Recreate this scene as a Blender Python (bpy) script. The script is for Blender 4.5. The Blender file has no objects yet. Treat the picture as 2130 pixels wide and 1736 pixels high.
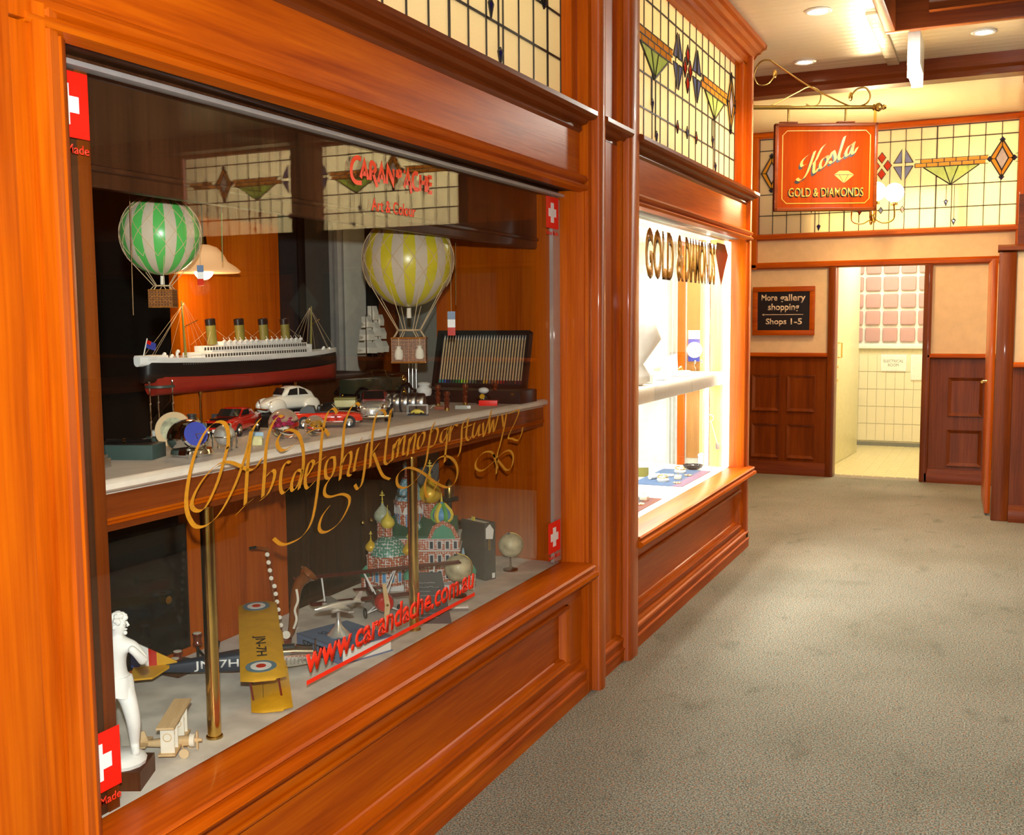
import bpy, bmesh, math, random
from mathutils import Vector, Matrix
random.seed(7)
PI = math.pi
sc = bpy.context.scene
C = sc.collection

# ---------------------------------------------------------------- camera
cam_d = bpy.data.cameras.new('camera')
cam = bpy.data.objects.new('camera', cam_d)
C.objects.link(cam)
cam_d.sensor_width = 36.0
cam_d.lens = 36.0 * 2170.0 / 2130.0
cam_d.clip_start = 0.02
cam_d.clip_end = 100
cam.matrix_world = Matrix(((0.9065457, -0.0322, 0.42087, 0.0),
                           (0.4220203, 0.0887, -0.90224, 0.0),
                           (-0.0085885, 0.99554, 0.09385, 1.556),
                           (0, 0, 0, 1)))
sc.camera = cam
# ---------------------------------------------------------------- world, big lights, exposure
w = bpy.data.worlds.new('World'); sc.world = w
w.use_nodes = True
w.node_tree.nodes['Background'].inputs[0].default_value = (1.0, 0.86, 0.68, 1)
w.node_tree.nodes['Background'].inputs[1].default_value = 0.16
sc.view_settings.view_transform = 'Standard'
sc.view_settings.look = 'None'
sc.view_settings.exposure = 0.52
sc.view_settings.gamma = 1.0
sc.view_settings.use_curve_mapping = False


def lamp(name, kind, loc, energy, color, size=0.1, rot=(0, 0, 0), size_y=None, spot=None, blend=0.5):
    d = bpy.data.lights.new(name, kind)
    d.energy = energy
    d.color = color
    if kind == 'AREA':
        d.size = size
        if size_y:
            d.shape = 'RECTANGLE'
            d.size_y = size_y
    else:
        d.shadow_soft_size = size
    if kind == 'SPOT':
        d.spot_size = spot
        d.spot_blend = blend
    o = bpy.data.objects.new(name, d)
    o.location = loc
    o.rotation_euler = rot
    C.objects.link(o)
    return o


WARM = (1.0, 0.60, 0.26)
NEUT = (1.0, 0.90, 0.76)
DAY = (0.88, 1.0, 0.90)
lamp('camera_flash', 'POINT', (0.02, -0.03, 1.70), 235, (1.0, 0.975, 0.94), 0.02)
lamp('skylight_daylight', 'AREA', (-0.02, 4.7, 7.6), 62, DAY, 0.5, (0, 0, 0), 3.4)
lamp('display_b_tubes', 'AREA', (-1.80, 5.75, 2.03), 50, (1.0, 0.98, 0.86), 0.2, (0, 0, 0), 2.1)
lamp('display_b_lower_fill', 'AREA', (-1.86, 5.75, 1.095), 27, (1.0, 0.98, 0.86), 0.25, (0, 0, 0), 2.2)  # unseen fill lamp added under the shelf to brighten the case floor
lamp('behind_transom_a', 'AREA', (-2.5, 2.9, 2.85), 26, (1.0, 0.86, 0.58), 0.8, (0, -PI / 2, 0), 2.2)
lamp('behind_transom_b', 'AREA', (-2.9, 5.8, 2.85), 48, (1.0, 0.84, 0.55), 0.8, (0, -PI / 2, 0), 2.2)
lamp('behind_transom_far', 'AREA', (-0.35, 11.3, 2.45), 85, (1.0, 0.82, 0.50), 1.4, (-PI / 2, 0, 0), 0.8)
lamp('washroom_ceiling', 'AREA', (-1.1, 12.0, 2.6), 25, (1.0, 0.96, 0.80), 0.9, (0, 0, 0), 0.9)
lamp('behind_transom_nails', 'AREA', (2.8, 9.5, 3.0), 210, (0.98, 0.95, 0.86), 3.2, (-PI / 2, 0, 0), 0.9)

# ---------------------------------------------------------------- materials
MATS = {}


def nt(name):
    m = bpy.data.materials.new(name)
    m.use_nodes = True
    n = m.node_tree
    n.nodes.clear()
    out = n.nodes.new('ShaderNodeOutputMaterial')
    return m, n, out


def mat(name, col=(0.8, 0.8, 0.8), rough=0.5, metal=0.0, emit=None, es=1.0, noise=0.06, nscale=30.0,
        coat=0.0, bump=0.0, bscale=200.0, trans=0.0, ior=1.45, alpha=1.0):
    if name in MATS:
        return MATS[name]
    m, n, out = nt(name)
    p = n.nodes.new('ShaderNodeBsdfPrincipled')
    n.links.new(p.outputs[0], out.inputs[0])
    p.inputs['Roughness'].default_value = rough
    p.inputs['Metallic'].default_value = metal
    p.inputs['Coat Weight'].default_value = coat
    p.inputs['Coat Roughness'].default_value = 0.08
    p.inputs['Transmission Weight'].default_value = trans
    p.inputs['IOR'].default_value = ior
    p.inputs['Alpha'].default_value = alpha
    c = (*col, 1)
    tc = n.nodes.new('ShaderNodeTexCoord')
    if noise > 0:
        nz = n.nodes.new('ShaderNodeTexNoise')
        nz.inputs['Scale'].default_value = nscale
        nz.inputs['Detail'].default_value = 4
        n.links.new(tc.outputs['Object'], nz.inputs['Vector'])
        r = n.nodes.new('ShaderNodeValToRGB')
        r.color_ramp.elements[0].position = 0.3
        r.color_ramp.elements[1].position = 0.7
        r.color_ramp.elements[0].color = tuple(max(0, x * (1 - noise)) for x in col) + (1,)
        r.color_ramp.elements[1].color = tuple(min(1, x * (1 + noise)) for x in col) + (1,)
        n.links.new(nz.outputs['Fac'], r.inputs['Fac'])
        n.links.new(r.outputs['Color'], p.inputs['Base Color'])
    else:
        p.inputs['Base Color'].default_value = c
    if emit:
        p.inputs['Emission Color'].default_value = (*emit, 1)
        p.inputs['Emission Strength'].default_value = es
    if bump > 0:
        nb = n.nodes.new('ShaderNodeTexNoise')
        nb.inputs['Scale'].default_value = bscale
        nb.inputs['Detail'].default_value = 3
        n.links.new(tc.outputs['Object'], nb.inputs['Vector'])
        b = n.nodes.new('ShaderNodeBump')
        b.inputs['Strength'].default_value = bump
        b.inputs['Distance'].default_value = 0.002
        n.links.new(nb.outputs['Fac'], b.inputs['Height'])
        n.links.new(b.outputs['Normal'], p.inputs['Normal'])
    MATS[name] = m
    return m


def wood(name, grain, dark, mid, light, rough=0.36, coat=0.10, gs=1.0, spec=None):
    m, n, out = nt(name)
    p = n.nodes.new('ShaderNodeBsdfPrincipled')
    n.links.new(p.outputs[0], out.inputs[0])
    tc = n.nodes.new('ShaderNodeTexCoord')
    mp = n.nodes.new('ShaderNodeMapping')
    s = [9.0 * gs, 9.0 * gs, 9.0 * gs]
    s['xyz'.index(grain)] = 0.8 * gs
    mp.inputs['Scale'].default_value = s
    n.links.new(tc.outputs['Object'], mp.inputs['Vector'])
    a = n.nodes.new('ShaderNodeTexNoise')
    a.inputs['Scale'].default_value = 1.0
    a.inputs['Detail'].default_value = 5
    a.inputs['Distortion'].default_value = 0.8
    n.links.new(mp.outputs[0], a.inputs['Vector'])
    mp2 = n.nodes.new('ShaderNodeMapping')
    s2 = [120.0 * gs] * 3
    s2['xyz'.index(grain)] = 4.0 * gs
    mp2.inputs['Scale'].default_value = s2
    n.links.new(tc.outputs['Object'], mp2.inputs['Vector'])
    f = n.nodes.new('ShaderNodeTexNoise')
    f.inputs['Scale'].default_value = 1.0
    f.inputs['Detail'].default_value = 3
    n.links.new(mp2.outputs[0], f.inputs['Vector'])
    mx = n.nodes.new('ShaderNodeMix')
    mx.inputs[0].default_value = 0.38
    n.links.new(a.outputs['Fac'], mx.inputs[2])
    n.links.new(f.outputs['Fac'], mx.inputs[3])
    r = n.nodes.new('ShaderNodeValToRGB')
    e = r.color_ramp.elements
    e[0].position = 0.32; e[0].color = (*dark, 1)
    e[1].position = 0.68; e[1].color = (*light, 1)
    q = e.new(0.5); q.color = (*mid, 1)
    n.links.new(mx.outputs[0], r.inputs['Fac'])
    n.links.new(r.outputs['Color'], p.inputs['Base Color'])
    p.inputs['Roughness'].default_value = rough + (0.05 if grain == 'z' else 0)
    p.inputs['Coat Weight'].default_value = coat * .5
    p.inputs['Coat Roughness'].default_value = 0.06
    p.inputs['Specular IOR Level'].default_value = spec if spec is not None else (0.30 if grain == 'z' else 0.14)
    p.inputs['Anisotropic'].default_value = 1.0 if grain == 'z' else 0.3     # polish scatters light across the grain
    p.inputs['Anisotropic Rotation'].default_value = 0.25
    tg = n.nodes.new('ShaderNodeTangent'); tg.direction_type = 'RADIAL'; tg.axis = grain.upper()
    n.links.new(tg.outputs[0], p.inputs['Tangent'])
    b = n.nodes.new('ShaderNodeBump')
    b.inputs['Strength'].default_value = 0.10
    b.inputs['Distance'].default_value = 0.002
    n.links.new(f.outputs['Fac'], b.inputs['Height'])
    n.links.new(b.outputs['Normal'], p.inputs['Normal'])
    MATS[name] = m
    return m


WD, WM, WL = (0.28, 0.039, 0.0006), (0.44, 0.078, 0.0008), (0.56, 0.122, 0.001)
wood('wood_y', 'y', WD, WM, WL)
wood('wood_z', 'z', WD, WM, WL)
wood('wood_x', 'x', WD, WM, WL)
DD, DM, DL = (0.095, 0.017, 0.002), (0.16, 0.031, 0.003), (0.22, 0.048, 0.005)
wood('dark_wood_x', 'x', DD, DM, DL, spec=0.2)
wood('dark_wood_y', 'y', DD, DM, DL, spec=0.2)
wood('dark_wood_z', 'z', DD, DM, DL, spec=0.2)
wood('walnut', 'z', (0.035, 0.014, 0.006), (0.06, 0.022, 0.009), (0.09, 0.035, 0.014), spec=0.2)
wood('pale_pine', 'y', (0.55, 0.36, 0.17), (0.64, 0.44, 0.23), (0.72, 0.53, 0.30), 0.5, 0.0, 6)
wood('shelf_mahogany', 'y', (0.10, 0.020, 0.004), (0.19, 0.038, 0.006), (0.27, 0.060, 0.010))


def glassmat(name, tint=(1, 1, 1), rough=0.0, ior=1.52):
    m, n, out = nt(name)
    t = n.nodes.new('ShaderNodeBsdfTransparent')
    t.inputs[0].default_value = (*tint, 1)
    g = n.nodes.new('ShaderNodeBsdfGlossy')
    g.inputs['Roughness'].default_value = rough
    lw = n.nodes.new('ShaderNodeLayerWeight')
    lw.inputs['Blend'].default_value = 0.5
    pw = n.nodes.new('ShaderNodeMath'); pw.operation = 'POWER'; pw.inputs[1].default_value = 5.0
    n.links.new(lw.outputs['Facing'], pw.inputs[0])
    fr = n.nodes.new('ShaderNodeMapRange')
    f0 = ((ior - 1) / (ior + 1)) ** 2
    fr.inputs['To Min'].default_value = f0
    n.links.new(pw.outputs[0], fr.inputs['Value'])
    # a little handling haze on the pane: slow noise on the gloss only
    tc = n.nodes.new('ShaderNodeTexCoord')
    nz = n.nodes.new('ShaderNodeTexNoise')
    nz.inputs['Scale'].default_value = 6
    n.links.new(tc.outputs['Object'], nz.inputs['Vector'])
    mr = n.nodes.new('ShaderNodeMapRange')
    mr.inputs['To Min'].default_value = rough
    mr.inputs['To Max'].default_value = rough + 0.0015
    n.links.new(nz.outputs['Fac'], mr.inputs['Value'])
    n.links.new(mr.outputs[0], g.inputs['Roughness'])
    mx = n.nodes.new('ShaderNodeMixShader')
    n.links.new(fr.outputs[0], mx.inputs[0])
    n.links.new(t.outputs[0], mx.inputs[1])
    n.links.new(g.outputs[0], mx.inputs[2])
    n.links.new(mx.outputs[0], out.inputs[0])
    MATS[name] = m
    return m


glassmat('shop_glass', (0.97, 0.985, 0.975))
glassmat('thin_glass', (0.96, 0.97, 0.97), 0.0, 1.35)


def leadglass(name, col, thr=0.6):
    """textured translucent cathedral glass"""
    m, n, out = nt(name)
    d = n.nodes.new('ShaderNodeBsdfDiffuse')
    t = n.nodes.new('ShaderNodeBsdfTranslucent')
    g = n.nodes.new('ShaderNodeBsdfGlossy')
    g.inputs['Roughness'].default_value = 0.12
    tc = n.nodes.new('ShaderNodeTexCoord')
    nz = n.nodes.new('ShaderNodeTexNoise')
    nz.inputs['Scale'].default_value = 34
    n.links.new(tc.outputs['Object'], nz.inputs['Vector'])
    r = n.nodes.new('ShaderNodeValToRGB')
    r.color_ramp.elements[0].color = tuple(x * 0.85 for x in col) + (1,)
    r.color_ramp.elements[1].color = tuple(min(1, x * 1.1) for x in col) + (1,)
    n.links.new(nz.outputs['Fac'], r.inputs['Fac'])
    n.links.new(r.outputs['Color'], d.inputs[0])
    n.links.new(r.outputs['Color'], t.inputs[0])
    b = n.nodes.new('ShaderNodeBump')
    b.inputs['Strength'].default_value = 0.5
    b.inputs['Distance'].default_value = 0.004
    n.links.new(nz.outputs['Fac'], b.inputs['Height'])
    n.links.new(b.outputs['Normal'], g.inputs['Normal'])
    m1 = n.nodes.new('ShaderNodeMixShader'); m1.inputs[0].default_value = thr
    n.links.new(d.outputs[0], m1.inputs[1]); n.links.new(t.outputs[0], m1.inputs[2])
    m2 = n.nodes.new('ShaderNodeMixShader'); m2.inputs[0].default_value = 0.07
    n.links.new(m1.outputs[0], m2.inputs[1]); n.links.new(g.outputs[0], m2.inputs[2])
    n.links.new(m2.outputs[0], out.inputs[0])
    MATS[name] = m
    return m


leadglass('pane_clear', (0.92, 0.82, 0.60))
leadglass('pane_amber', (0.95, 0.55, 0.06))
leadglass('pane_green', (0.72, 0.88, 0.40))
leadglass('pane_blue', (0.32, 0.38, 0.72))
leadglass('pane_red', (0.75, 0.08, 0.03))
leadglass('pane_violet', (0.75, 0.72, 0.82))
leadglass('pane_cobalt', (0.05, 0.04, 0.35))
mat('lead', (0.05, 0.045, 0.035), 0.5, 0.4)

# carpet: grey pile with red and dark flecks, worn patches
m, n, out = nt('carpet')
p = n.nodes.new('ShaderNodeBsdfPrincipled'); n.links.new(p.outputs[0], out.inputs[0])
p.inputs['Roughness'].default_value = 0.95
p.inputs['Specular IOR Level'].default_value = 0.1
tc = n.nodes.new('ShaderNodeTexCoord')


def nz(scale, detail=3, lo=0.35, hi=0.65, c0=(0, 0, 0), c1=(1, 1, 1), mapscale=None):
    t = n.nodes.new('ShaderNodeTexNoise')
    t.inputs['Scale'].default_value = scale
    t.inputs['Detail'].default_value = detail
    if mapscale:
        mp = n.nodes.new('ShaderNodeMapping'); mp.inputs['Scale'].default_value = mapscale
        n.links.new(tc.outputs['Object'], mp.inputs['Vector']); n.links.new(mp.outputs[0], t.inputs['Vector'])
    else:
        n.links.new(tc.outputs['Object'], t.inputs['Vector'])
    r = n.nodes.new('ShaderNodeValToRGB')
    r.color_ramp.elements[0].position = lo; r.color_ramp.elements[1].position = hi
    r.color_ramp.elements[0].color = (*c0, 1); r.color_ramp.elements[1].color = (*c1, 1)
    n.links.new(t.outputs['Fac'], r.inputs['Fac'])
    return t, r


def mixc(fac, a, b, mode='MIX'):
    x = n.nodes.new('ShaderNodeMix'); x.data_type = 'RGBA'; x.blend_type = mode
    if isinstance(fac, float):
        x.inputs[0].default_value = fac
    else:
        n.links.new(fac, x.inputs[0])
    for i, v in ((6, a), (7, b)):
        if isinstance(v, tuple):
            x.inputs[i].default_value = (*v, 1)
        else:
            n.links.new(v, x.inputs[i])
    return x.outputs[2]


t1, r1 = nz(170, 2, 0.36, 0.64, (0.085, 0.087, 0.075), (0.375, 0.375, 0.315))
t2, r2 = nz(105, 2, 0.58, 0.64)
t3, r3 = nz(95, 2, 0.60, 0.66, mapscale=(1.1, 1.2, 1.7))
t4, r4 = nz(1.3, 8, 0.40, 0.70, (1.0, 1.0, 1.0), (0.80, 0.80, 0.77))
t5, r5 = nz(6.0, 8, 0.60, 0.80, (1.0, 1.0, 1.0), (0.62, 0.64, 0.62), (1.0, 0.6, 1))
c1 = mixc(r2.outputs[0], r1.outputs[0], (0.36, 0.17, 0.10))
c2 = mixc(r3.outputs[0], c1, (0.10, 0.12, 0.11))
c3 = mixc(1.0, c2, r4.outputs[0], 'MULTIPLY')
c4 = mixc(1.0, c3, r5.outputs[0], 'MULTIPLY')
n.links.new(c4, p.inputs['Base Color'])
bb = n.nodes.new('ShaderNodeBump'); bb.inputs['Strength'].default_value = 0.7; bb.inputs['Distance'].default_value = 0.006
n.links.new(t1.outputs['Fac'], bb.inputs['Height']); n.links.new(bb.outputs[0], p.inputs['Normal'])
MATS['carpet'] = m

# boarded, gloss painted ceiling: fine V joints (too fine to pick apart)
m, n, out = nt('ceiling_boards')
p = n.nodes.new('ShaderNodeBsdfPrincipled'); n.links.new(p.outputs[0], out.inputs[0])
p.inputs['Base Color'].default_value = (0.80, 0.71, 0.49, 1)
p.inputs['Roughness'].default_value = 0.22
tc = n.nodes.new('ShaderNodeTexCoord')
wv = n.nodes.new('ShaderNodeTexWave'); wv.bands_direction = 'Y'; wv.wave_profile = 'SAW'
wv.inputs['Scale'].default_value = 3.4
n.links.new(tc.outputs['Object'], wv.inputs['Vector'])
rr = n.nodes.new('ShaderNodeValToRGB'); rr.color_ramp.elements[0].position = 0.0; rr.color_ramp.elements[1].position = 0.10
n.links.new(wv.outputs['Fac'], rr.inputs['Fac'])
bb = n.nodes.new('ShaderNodeBump'); bb.inputs['Strength'].default_value = 0.6; bb.inputs['Distance'].default_value = 0.004
n.links.new(rr.outputs[0], bb.inputs['Height']); n.links.new(bb.outputs[0], p.inputs['Normal'])
MATS['ceiling_boards'] = m

mat('plaster', (0.78, 0.55, 0.31), 0.7, noise=0.05, nscale=14, bump=0.1)
mat('white_paint', (0.80, 0.79, 0.74), 0.4)
mat('cream_paint', (0.74, 0.70, 0.48), 0.35)
mat('tile', (0.78, 0.72, 0.52), 0.15)
mat('floor_tile', (0.62, 0.54, 0.30), 0.3)
mat('grout', (0.72, 0.66, 0.46), 0.8)
mat('block_glass', (0.50, 0.30, 0.30), 0.08, noise=0.35, nscale=60, bump=0.9, bscale=45)
mat('brass', (0.72, 0.46, 0.12), 0.16, 1.0)
mat('old_brass', (0.42, 0.28, 0.08), 0.28, 1.0)
mat('gold', (0.90, 0.62, 0.20), 0.15, 1.0)
mat('chrome', (0.82, 0.82, 0.80), 0.06, 1.0, noise=0.0)
mat('silver', (0.80, 0.78, 0.72), 0.20, 0.7)
mat('steel', (0.55, 0.55, 0.54), 0.3, 1.0)
mat('aluminium', (0.62, 0.62, 0.62), 0.35, 0.6)
mat('black', (0.008, 0.008, 0.008), 0.35)
mat('black_gloss', (0.006, 0.006, 0.006), 0.08)
mat('charcoal', (0.03, 0.03, 0.032), 0.5)
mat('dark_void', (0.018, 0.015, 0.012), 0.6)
mat('dark_grey', (0.07, 0.068, 0.060), 0.6)
mat('mid_grey', (0.20, 0.20, 0.175), 0.6)
mat('pale_grey', (0.42, 0.42, 0.37), 0.6)
mat('white', (0.82, 0.82, 0.80), 0.35)
mat('plaster_white', (0.84, 0.83, 0.80), 0.6, bump=0.15, bscale=90)
mat('paper', (0.82, 0.80, 0.74), 0.8)
mat('display_board', (0.70, 0.67, 0.60), 0.7, noise=0.22, nscale=9, bump=0.1)
mat('shelf_board', (0.56, 0.48, 0.42), 0.7, noise=0.10, nscale=20)
mat('shelf_edge', (0.82, 0.72, 0.62), 0.45)
mat('red_vinyl', (0.90, 0.012, 0.004), 0.4, noise=0.0)
mat('red_letter', (0.92, 0.035, 0.010), 0.4, noise=0.0)
mat('coral_letter', (0.92, 0.075, 0.025), 0.4, noise=0.0)
mat('white_vinyl', (0.88, 0.88, 0.88), 0.4, noise=0.0)
mat('sign_gilt', (0.45, 0.25, 0.03), 0.4, noise=0.1)
mat('gold_letter', (0.50, 0.215, 0.010), 0.45, 0.0, noise=0.12, nscale=90)
mat('red_paint', (0.50, 0.012, 0.006), 0.12, coat=0.6, noise=0)
mat('scarlet_paint', (0.62, 0.03, 0.012), 0.12, coat=0.6, noise=0)
mat('maroon', (0.16, 0.012, 0.008), 0.3)
mat('hull_red', (0.30, 0.022, 0.012), 0.4)
mat('ivory_paint', (0.78, 0.75, 0.66), 0.12, coat=0.6, noise=0)
mat('green_box', (0.035, 0.065, 0.058), 0.45)
mat('tinted_window', (0.01, 0.012, 0.012), 0.05, noise=0)
mat('tyre', (0.012, 0.012, 0.012), 0.7)
mat('olive', (0.20, 0.18, 0.035), 0.5)
mat('yellow_canvas', (0.68, 0.36, 0.015), 0.5, noise=0.08)
mat('navy', (0.022, 0.032, 0.055), 0.5)
mat('blue', (0.03, 0.05, 0.35), 0.4)
mat('sky_blue', (0.10, 0.32, 0.62), 0.4)
mat('slate_blue', (0.13, 0.20, 0.34), 0.4)
mat('pale_blue', (0.30, 0.45, 0.58), 0.45)
mat('roundel_blue', (0.12, 0.22, 0.28), 0.5)
mat('wicker_rim', (0.36, 0.13, 0.02), 0.4, noise=0.3, nscale=150)
m, n, out = nt('wicker')          # basket weave: staggered strands
p = n.nodes.new('ShaderNodeBsdfPrincipled'); n.links.new(p.outputs[0], out.inputs[0])
p.inputs['Roughness'].default_value = 0.45
tc = n.nodes.new('ShaderNodeTexCoord'); mp = n.nodes.new('ShaderNodeMapping'); mp.inputs['Rotation'].default_value = (PI / 2, 0, 0)
n.links.new(tc.outputs['Object'], mp.inputs['Vector'])
bk = n.nodes.new('ShaderNodeTexBrick'); bk.inputs['Scale'].default_value = 60
bk.inputs['Color1'].default_value = (0.44, 0.17, 0.03, 1); bk.inputs['Color2'].default_value = (0.24, 0.075, 0.012, 1); bk.inputs['Mortar'].default_value = (0.05, 0.015, 0.004, 1)
bk.inputs['Mortar Size'].default_value = 0.05
n.links.new(mp.outputs[0], bk.inputs['Vector']); n.links.new(bk.outputs['Color'], p.inputs['Base Color'])
bb = n.nodes.new('ShaderNodeBump'); bb.inputs['Strength'].default_value = 0.6; bb.inputs['Distance'].default_value = 0.002
n.links.new(bk.outputs['Fac'], bb.inputs['Height']); bb.invert = True; n.links.new(bb.outputs[0], p.inputs['Normal'])
MATS['wicker'] = m
mat('cord', (0.62, 0.45, 0.26), 0.7)
mat('linen', (0.80, 0.74, 0.62), 0.8)
mat('brick_red', (0.32, 0.075, 0.030), 0.6)
mat('dome_gold', (0.80, 0.50, 0.04), 0.35, 0.2)
mat('dome_yellow', (0.80, 0.62, 0.08), 0.4)
mat('dome_green', (0.07, 0.32, 0.20), 0.45)
mat('leaf_green', (0.12, 0.42, 0.10), 0.45)
mat('roof_green', (0.025, 0.10, 0.055), 0.5)
mat('stone_white', (0.66, 0.65, 0.64), 0.6)
mat('fluoro', (1, 1, 1), 0.5, emit=(1.0, 0.98, 0.90), es=9.0, noise=0)
mat('strip_light', (1, 1, 1), 0.5, emit=(1.0, 0.97, 0.80), es=5.0, noise=0)
mat('bulb', (1, 1, 1), 0.5, emit=(1.0, 0.80, 0.45), es=14.0, noise=0)
mat('halogen', (1, 1, 1), 0.5, emit=(1.0, 0.85, 0.55), es=20.0, noise=0)
mat('opal', (1, 0.9, 0.75), 0.3, emit=(1.0, 0.86, 0.58), es=4.0, noise=0)
mat('sky_panel', (0.9, 0.95, 0.9), 0.5, emit=(0.88, 1.0, 0.92), es=1.5, noise=0)


# ---------------------------------------------------------------- helpers
class B:
    def __init__(s):
        s.bm = bmesh.new()

    def box(s, x0, x1, y0, y1, z0, z1, bev=0.0):
        r = bmesh.ops.create_cube(s.bm, size=1.0)
        vs = r['verts']
        for v in vs:
            v.co = Vector((x0 + (v.co.x + .5) * (x1 - x0), y0 + (v.co.y + .5) * (y1 - y0), z0 + (v.co.z + .5) * (z1 - z0)))
        if bev > 0:
            es = list({e for v in vs for e in v.link_edges})
            bmesh.ops.bevel(s.bm, geom=es, offset=bev, segments=2, affect='EDGES', profile=0.6)
        return s

    def prism(s, pts, axis, a, b):
        """polygon pts in the two other axes (cyclic order), extruded along axis from a to b"""
        def P(p, t):
            return {'x': (t, p[0], p[1]), 'y': (p[0], t, p[1]), 'z': (p[0], p[1], t)}[axis]
        v0 = [s.bm.verts.new(P(p, a)) for p in pts]
        v1 = [s.bm.verts.new(P(p, b)) for p in pts]
        k = len(pts)
        for i in range(k):
            s.bm.faces.new((v0[i], v0[(i + 1) % k], v1[(i + 1) % k], v1[i]))
        s.bm.faces.new(v0[::-1]); s.bm.faces.new(v1)
        return s

    def cyl(s, p0, p1, r0, r1=None, seg=12):
        r1 = r0 if r1 is None else r1
        p0, p1 = Vector(p0), Vector(p1)
        d = (p1 - p0).normalized()
        u = d.orthogonal().normalized(); v = d.cross(u)
        a, b = [], []
        for i in range(seg):
            t = 2 * PI * i / seg
            w_ = u * math.cos(t) + v * math.sin(t)
            a.append(s.bm.verts.new(p0 + w_ * max(r0, 1e-5)))
            b.append(s.bm.verts.new(p1 + w_ * max(r1, 1e-5)))
        for i in range(seg):
            j = (i + 1) % seg
            s.bm.faces.new((a[i], a[j], b[j], b[i]))
        s.bm.faces.new(a[::-1]); s.bm.faces.new(b)
        return s

    def tube(s, pts, r, seg=6, closed=False):
        pts = [Vector(p) for p in pts]
        k = len(pts)
        rs = r if isinstance(r, (list, tuple)) else [r] * k
        rings = []
        u = None
        for i, p in enumerate(pts):
            if closed:
                d = pts[(i + 1) % k] - pts[i - 1]
            else:
                d = pts[min(i + 1, k - 1)] - pts[max(i - 1, 0)]
            d = d.normalized() if d.length > 1e-9 else Vector((0, 0, 1))
            if u is None:
                u = d.orthogonal().normalized()
            else:
                u = u - d * u.dot(d)
                u = u.normalized() if u.length > 1e-6 else d.orthogonal().normalized()
            v = d.cross(u)
            rings.append([s.bm.verts.new(p + (u * math.cos(2 * PI * q / seg) + v * math.sin(2 * PI * q / seg)) * rs[i]) for q in range(seg)])
        n_ = k if closed else k - 1
        for i in range(n_):
            A, Bq = rings[i], rings[(i + 1) % k]
            for q in range(seg):
                s.bm.faces.new((A[q], A[(q + 1) % seg], Bq[(q + 1) % seg], Bq[q]))
        if not closed:
            s.bm.faces.new(rings[0][::-1]); s.bm.faces.new(rings[-1])
        return s

    def lathe(s, prof, c=(0, 0, 0), seg=20, mtx=None):
        """profile list of (radius, z)"""
        c = Vector(c)
        rings = []
        for (r, z) in prof:
            ring = []
            for i in range(seg):
                t = 2 * PI * i / seg
                q = Vector((r * math.cos(t), r * math.sin(t), z))
                if mtx is not None:
                    q = mtx @ q
                ring.append(s.bm.verts.new(c + q))
            rings.append(ring)
        for a, b in zip(rings[:-1], rings[1:]):
            for i in range(seg):
                j = (i + 1) % seg
                s.bm.faces.new((a[i], a[j], b[j], b[i]))
        s.bm.faces.new(rings[0][::-1]); s.bm.faces.new(rings[-1])
        return s

    def ball(s, c, r, seg=16, rings=10, sc_=(1, 1, 1)):
        m_ = Matrix.Translation(c) @ Matrix.Diagonal((r * sc_[0], r * sc_[1], r * sc_[2], 1))
        bmesh.ops.create_uvsphere(s.bm, u_segments=seg, v_segments=rings, radius=1.0, matrix=m_)
        return s

    def loft(s, rings):
        vr = [[s.bm.verts.new(p) for p in r] for r in rings]
        k = len(vr[0])
        for a, b in zip(vr[:-1], vr[1:]):
            for i in range(k):
                j = (i + 1) % k
                s.bm.faces.new((a[i], a[j], b[j], b[i]))
        s.bm.faces.new(vr[0][::-1]); s.bm.faces.new(vr[-1])
        return s

    def poly(s, pts):
        s.bm.faces.new([s.bm.verts.new(p) for p in pts])
        return s

    def slab(s, pts, nrm):
        """closed plate from a 3D polygon thickened along nrm"""
        nrm = Vector(nrm)
        a = [s.bm.verts.new(p) for p in pts]
        b = [s.bm.verts.new(Vector(p) + nrm) for p in pts]
        k = len(a)
        for i in range(k):
            s.bm.faces.new((a[i], a[(i + 1) % k], b[(i + 1) % k], b[i]))
        s.bm.faces.new(a[::-1]); s.bm.faces.new(b)
        return s

    def ribbon(s, pts, wv, dv):
        """pen stroke: path swept by a fixed nib vector wv, thickness dv"""
        wv, dv = Vector(wv) / 2, Vector(dv)
        for p, q in zip(pts[:-1], pts[1:]):
            p, q = Vector(p), Vector(q)
            s.slab([p - wv, p + wv, q + wv, q - wv], dv)
        return s

    def stroke(s, pts, width, nrm, dv):
        """constant-width stroke in the plane with normal nrm, round joins approximated"""
        nrm = Vector(nrm).normalized(); dv = Vector(dv)
        P_ = [Vector(p) for p in pts]
        L, R_ = [], []
        for i, p in enumerate(P_):
            d = P_[min(i + 1, len(P_) - 1)] - P_[max(i - 1, 0)]
            sd = nrm.cross(d).normalized() * width / 2
            if 0 < i < len(P_) - 1:
                d1 = (P_[i] - P_[i - 1]).normalized(); d2 = (P_[i + 1] - P_[i]).normalized()
                cc = max(0.5, math.sqrt(max(0.0, (1 + d1.dot(d2)) / 2)))
                sd = sd / cc
            L.append(p + sd); R_.append(p - sd)
        for i in range(len(P_) - 1):
            s.slab([L[i], R_[i], R_[i + 1], L[i + 1]], dv)
        return s

    def o(s, name, material, parent=None, smooth=40, kind=None):
        me = bpy.data.meshes.new(name)
        bmesh.ops.recalc_face_normals(s.bm, faces=s.bm.faces[:])
        s.bm.to_mesh(me); s.bm.free()
        if smooth:
            for f in me.polygons:
                f.use_smooth = True
            me.set_sharp_from_angle(angle=math.radians(smooth))
        me.materials.append(MATS[material] if isinstance(material, str) else material)
        ob = bpy.data.objects.new(name, me)
        C.objects.link(ob)
        if parent:
            ob.parent = parent
        if kind:
            ob['kind'] = kind
        return ob


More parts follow.
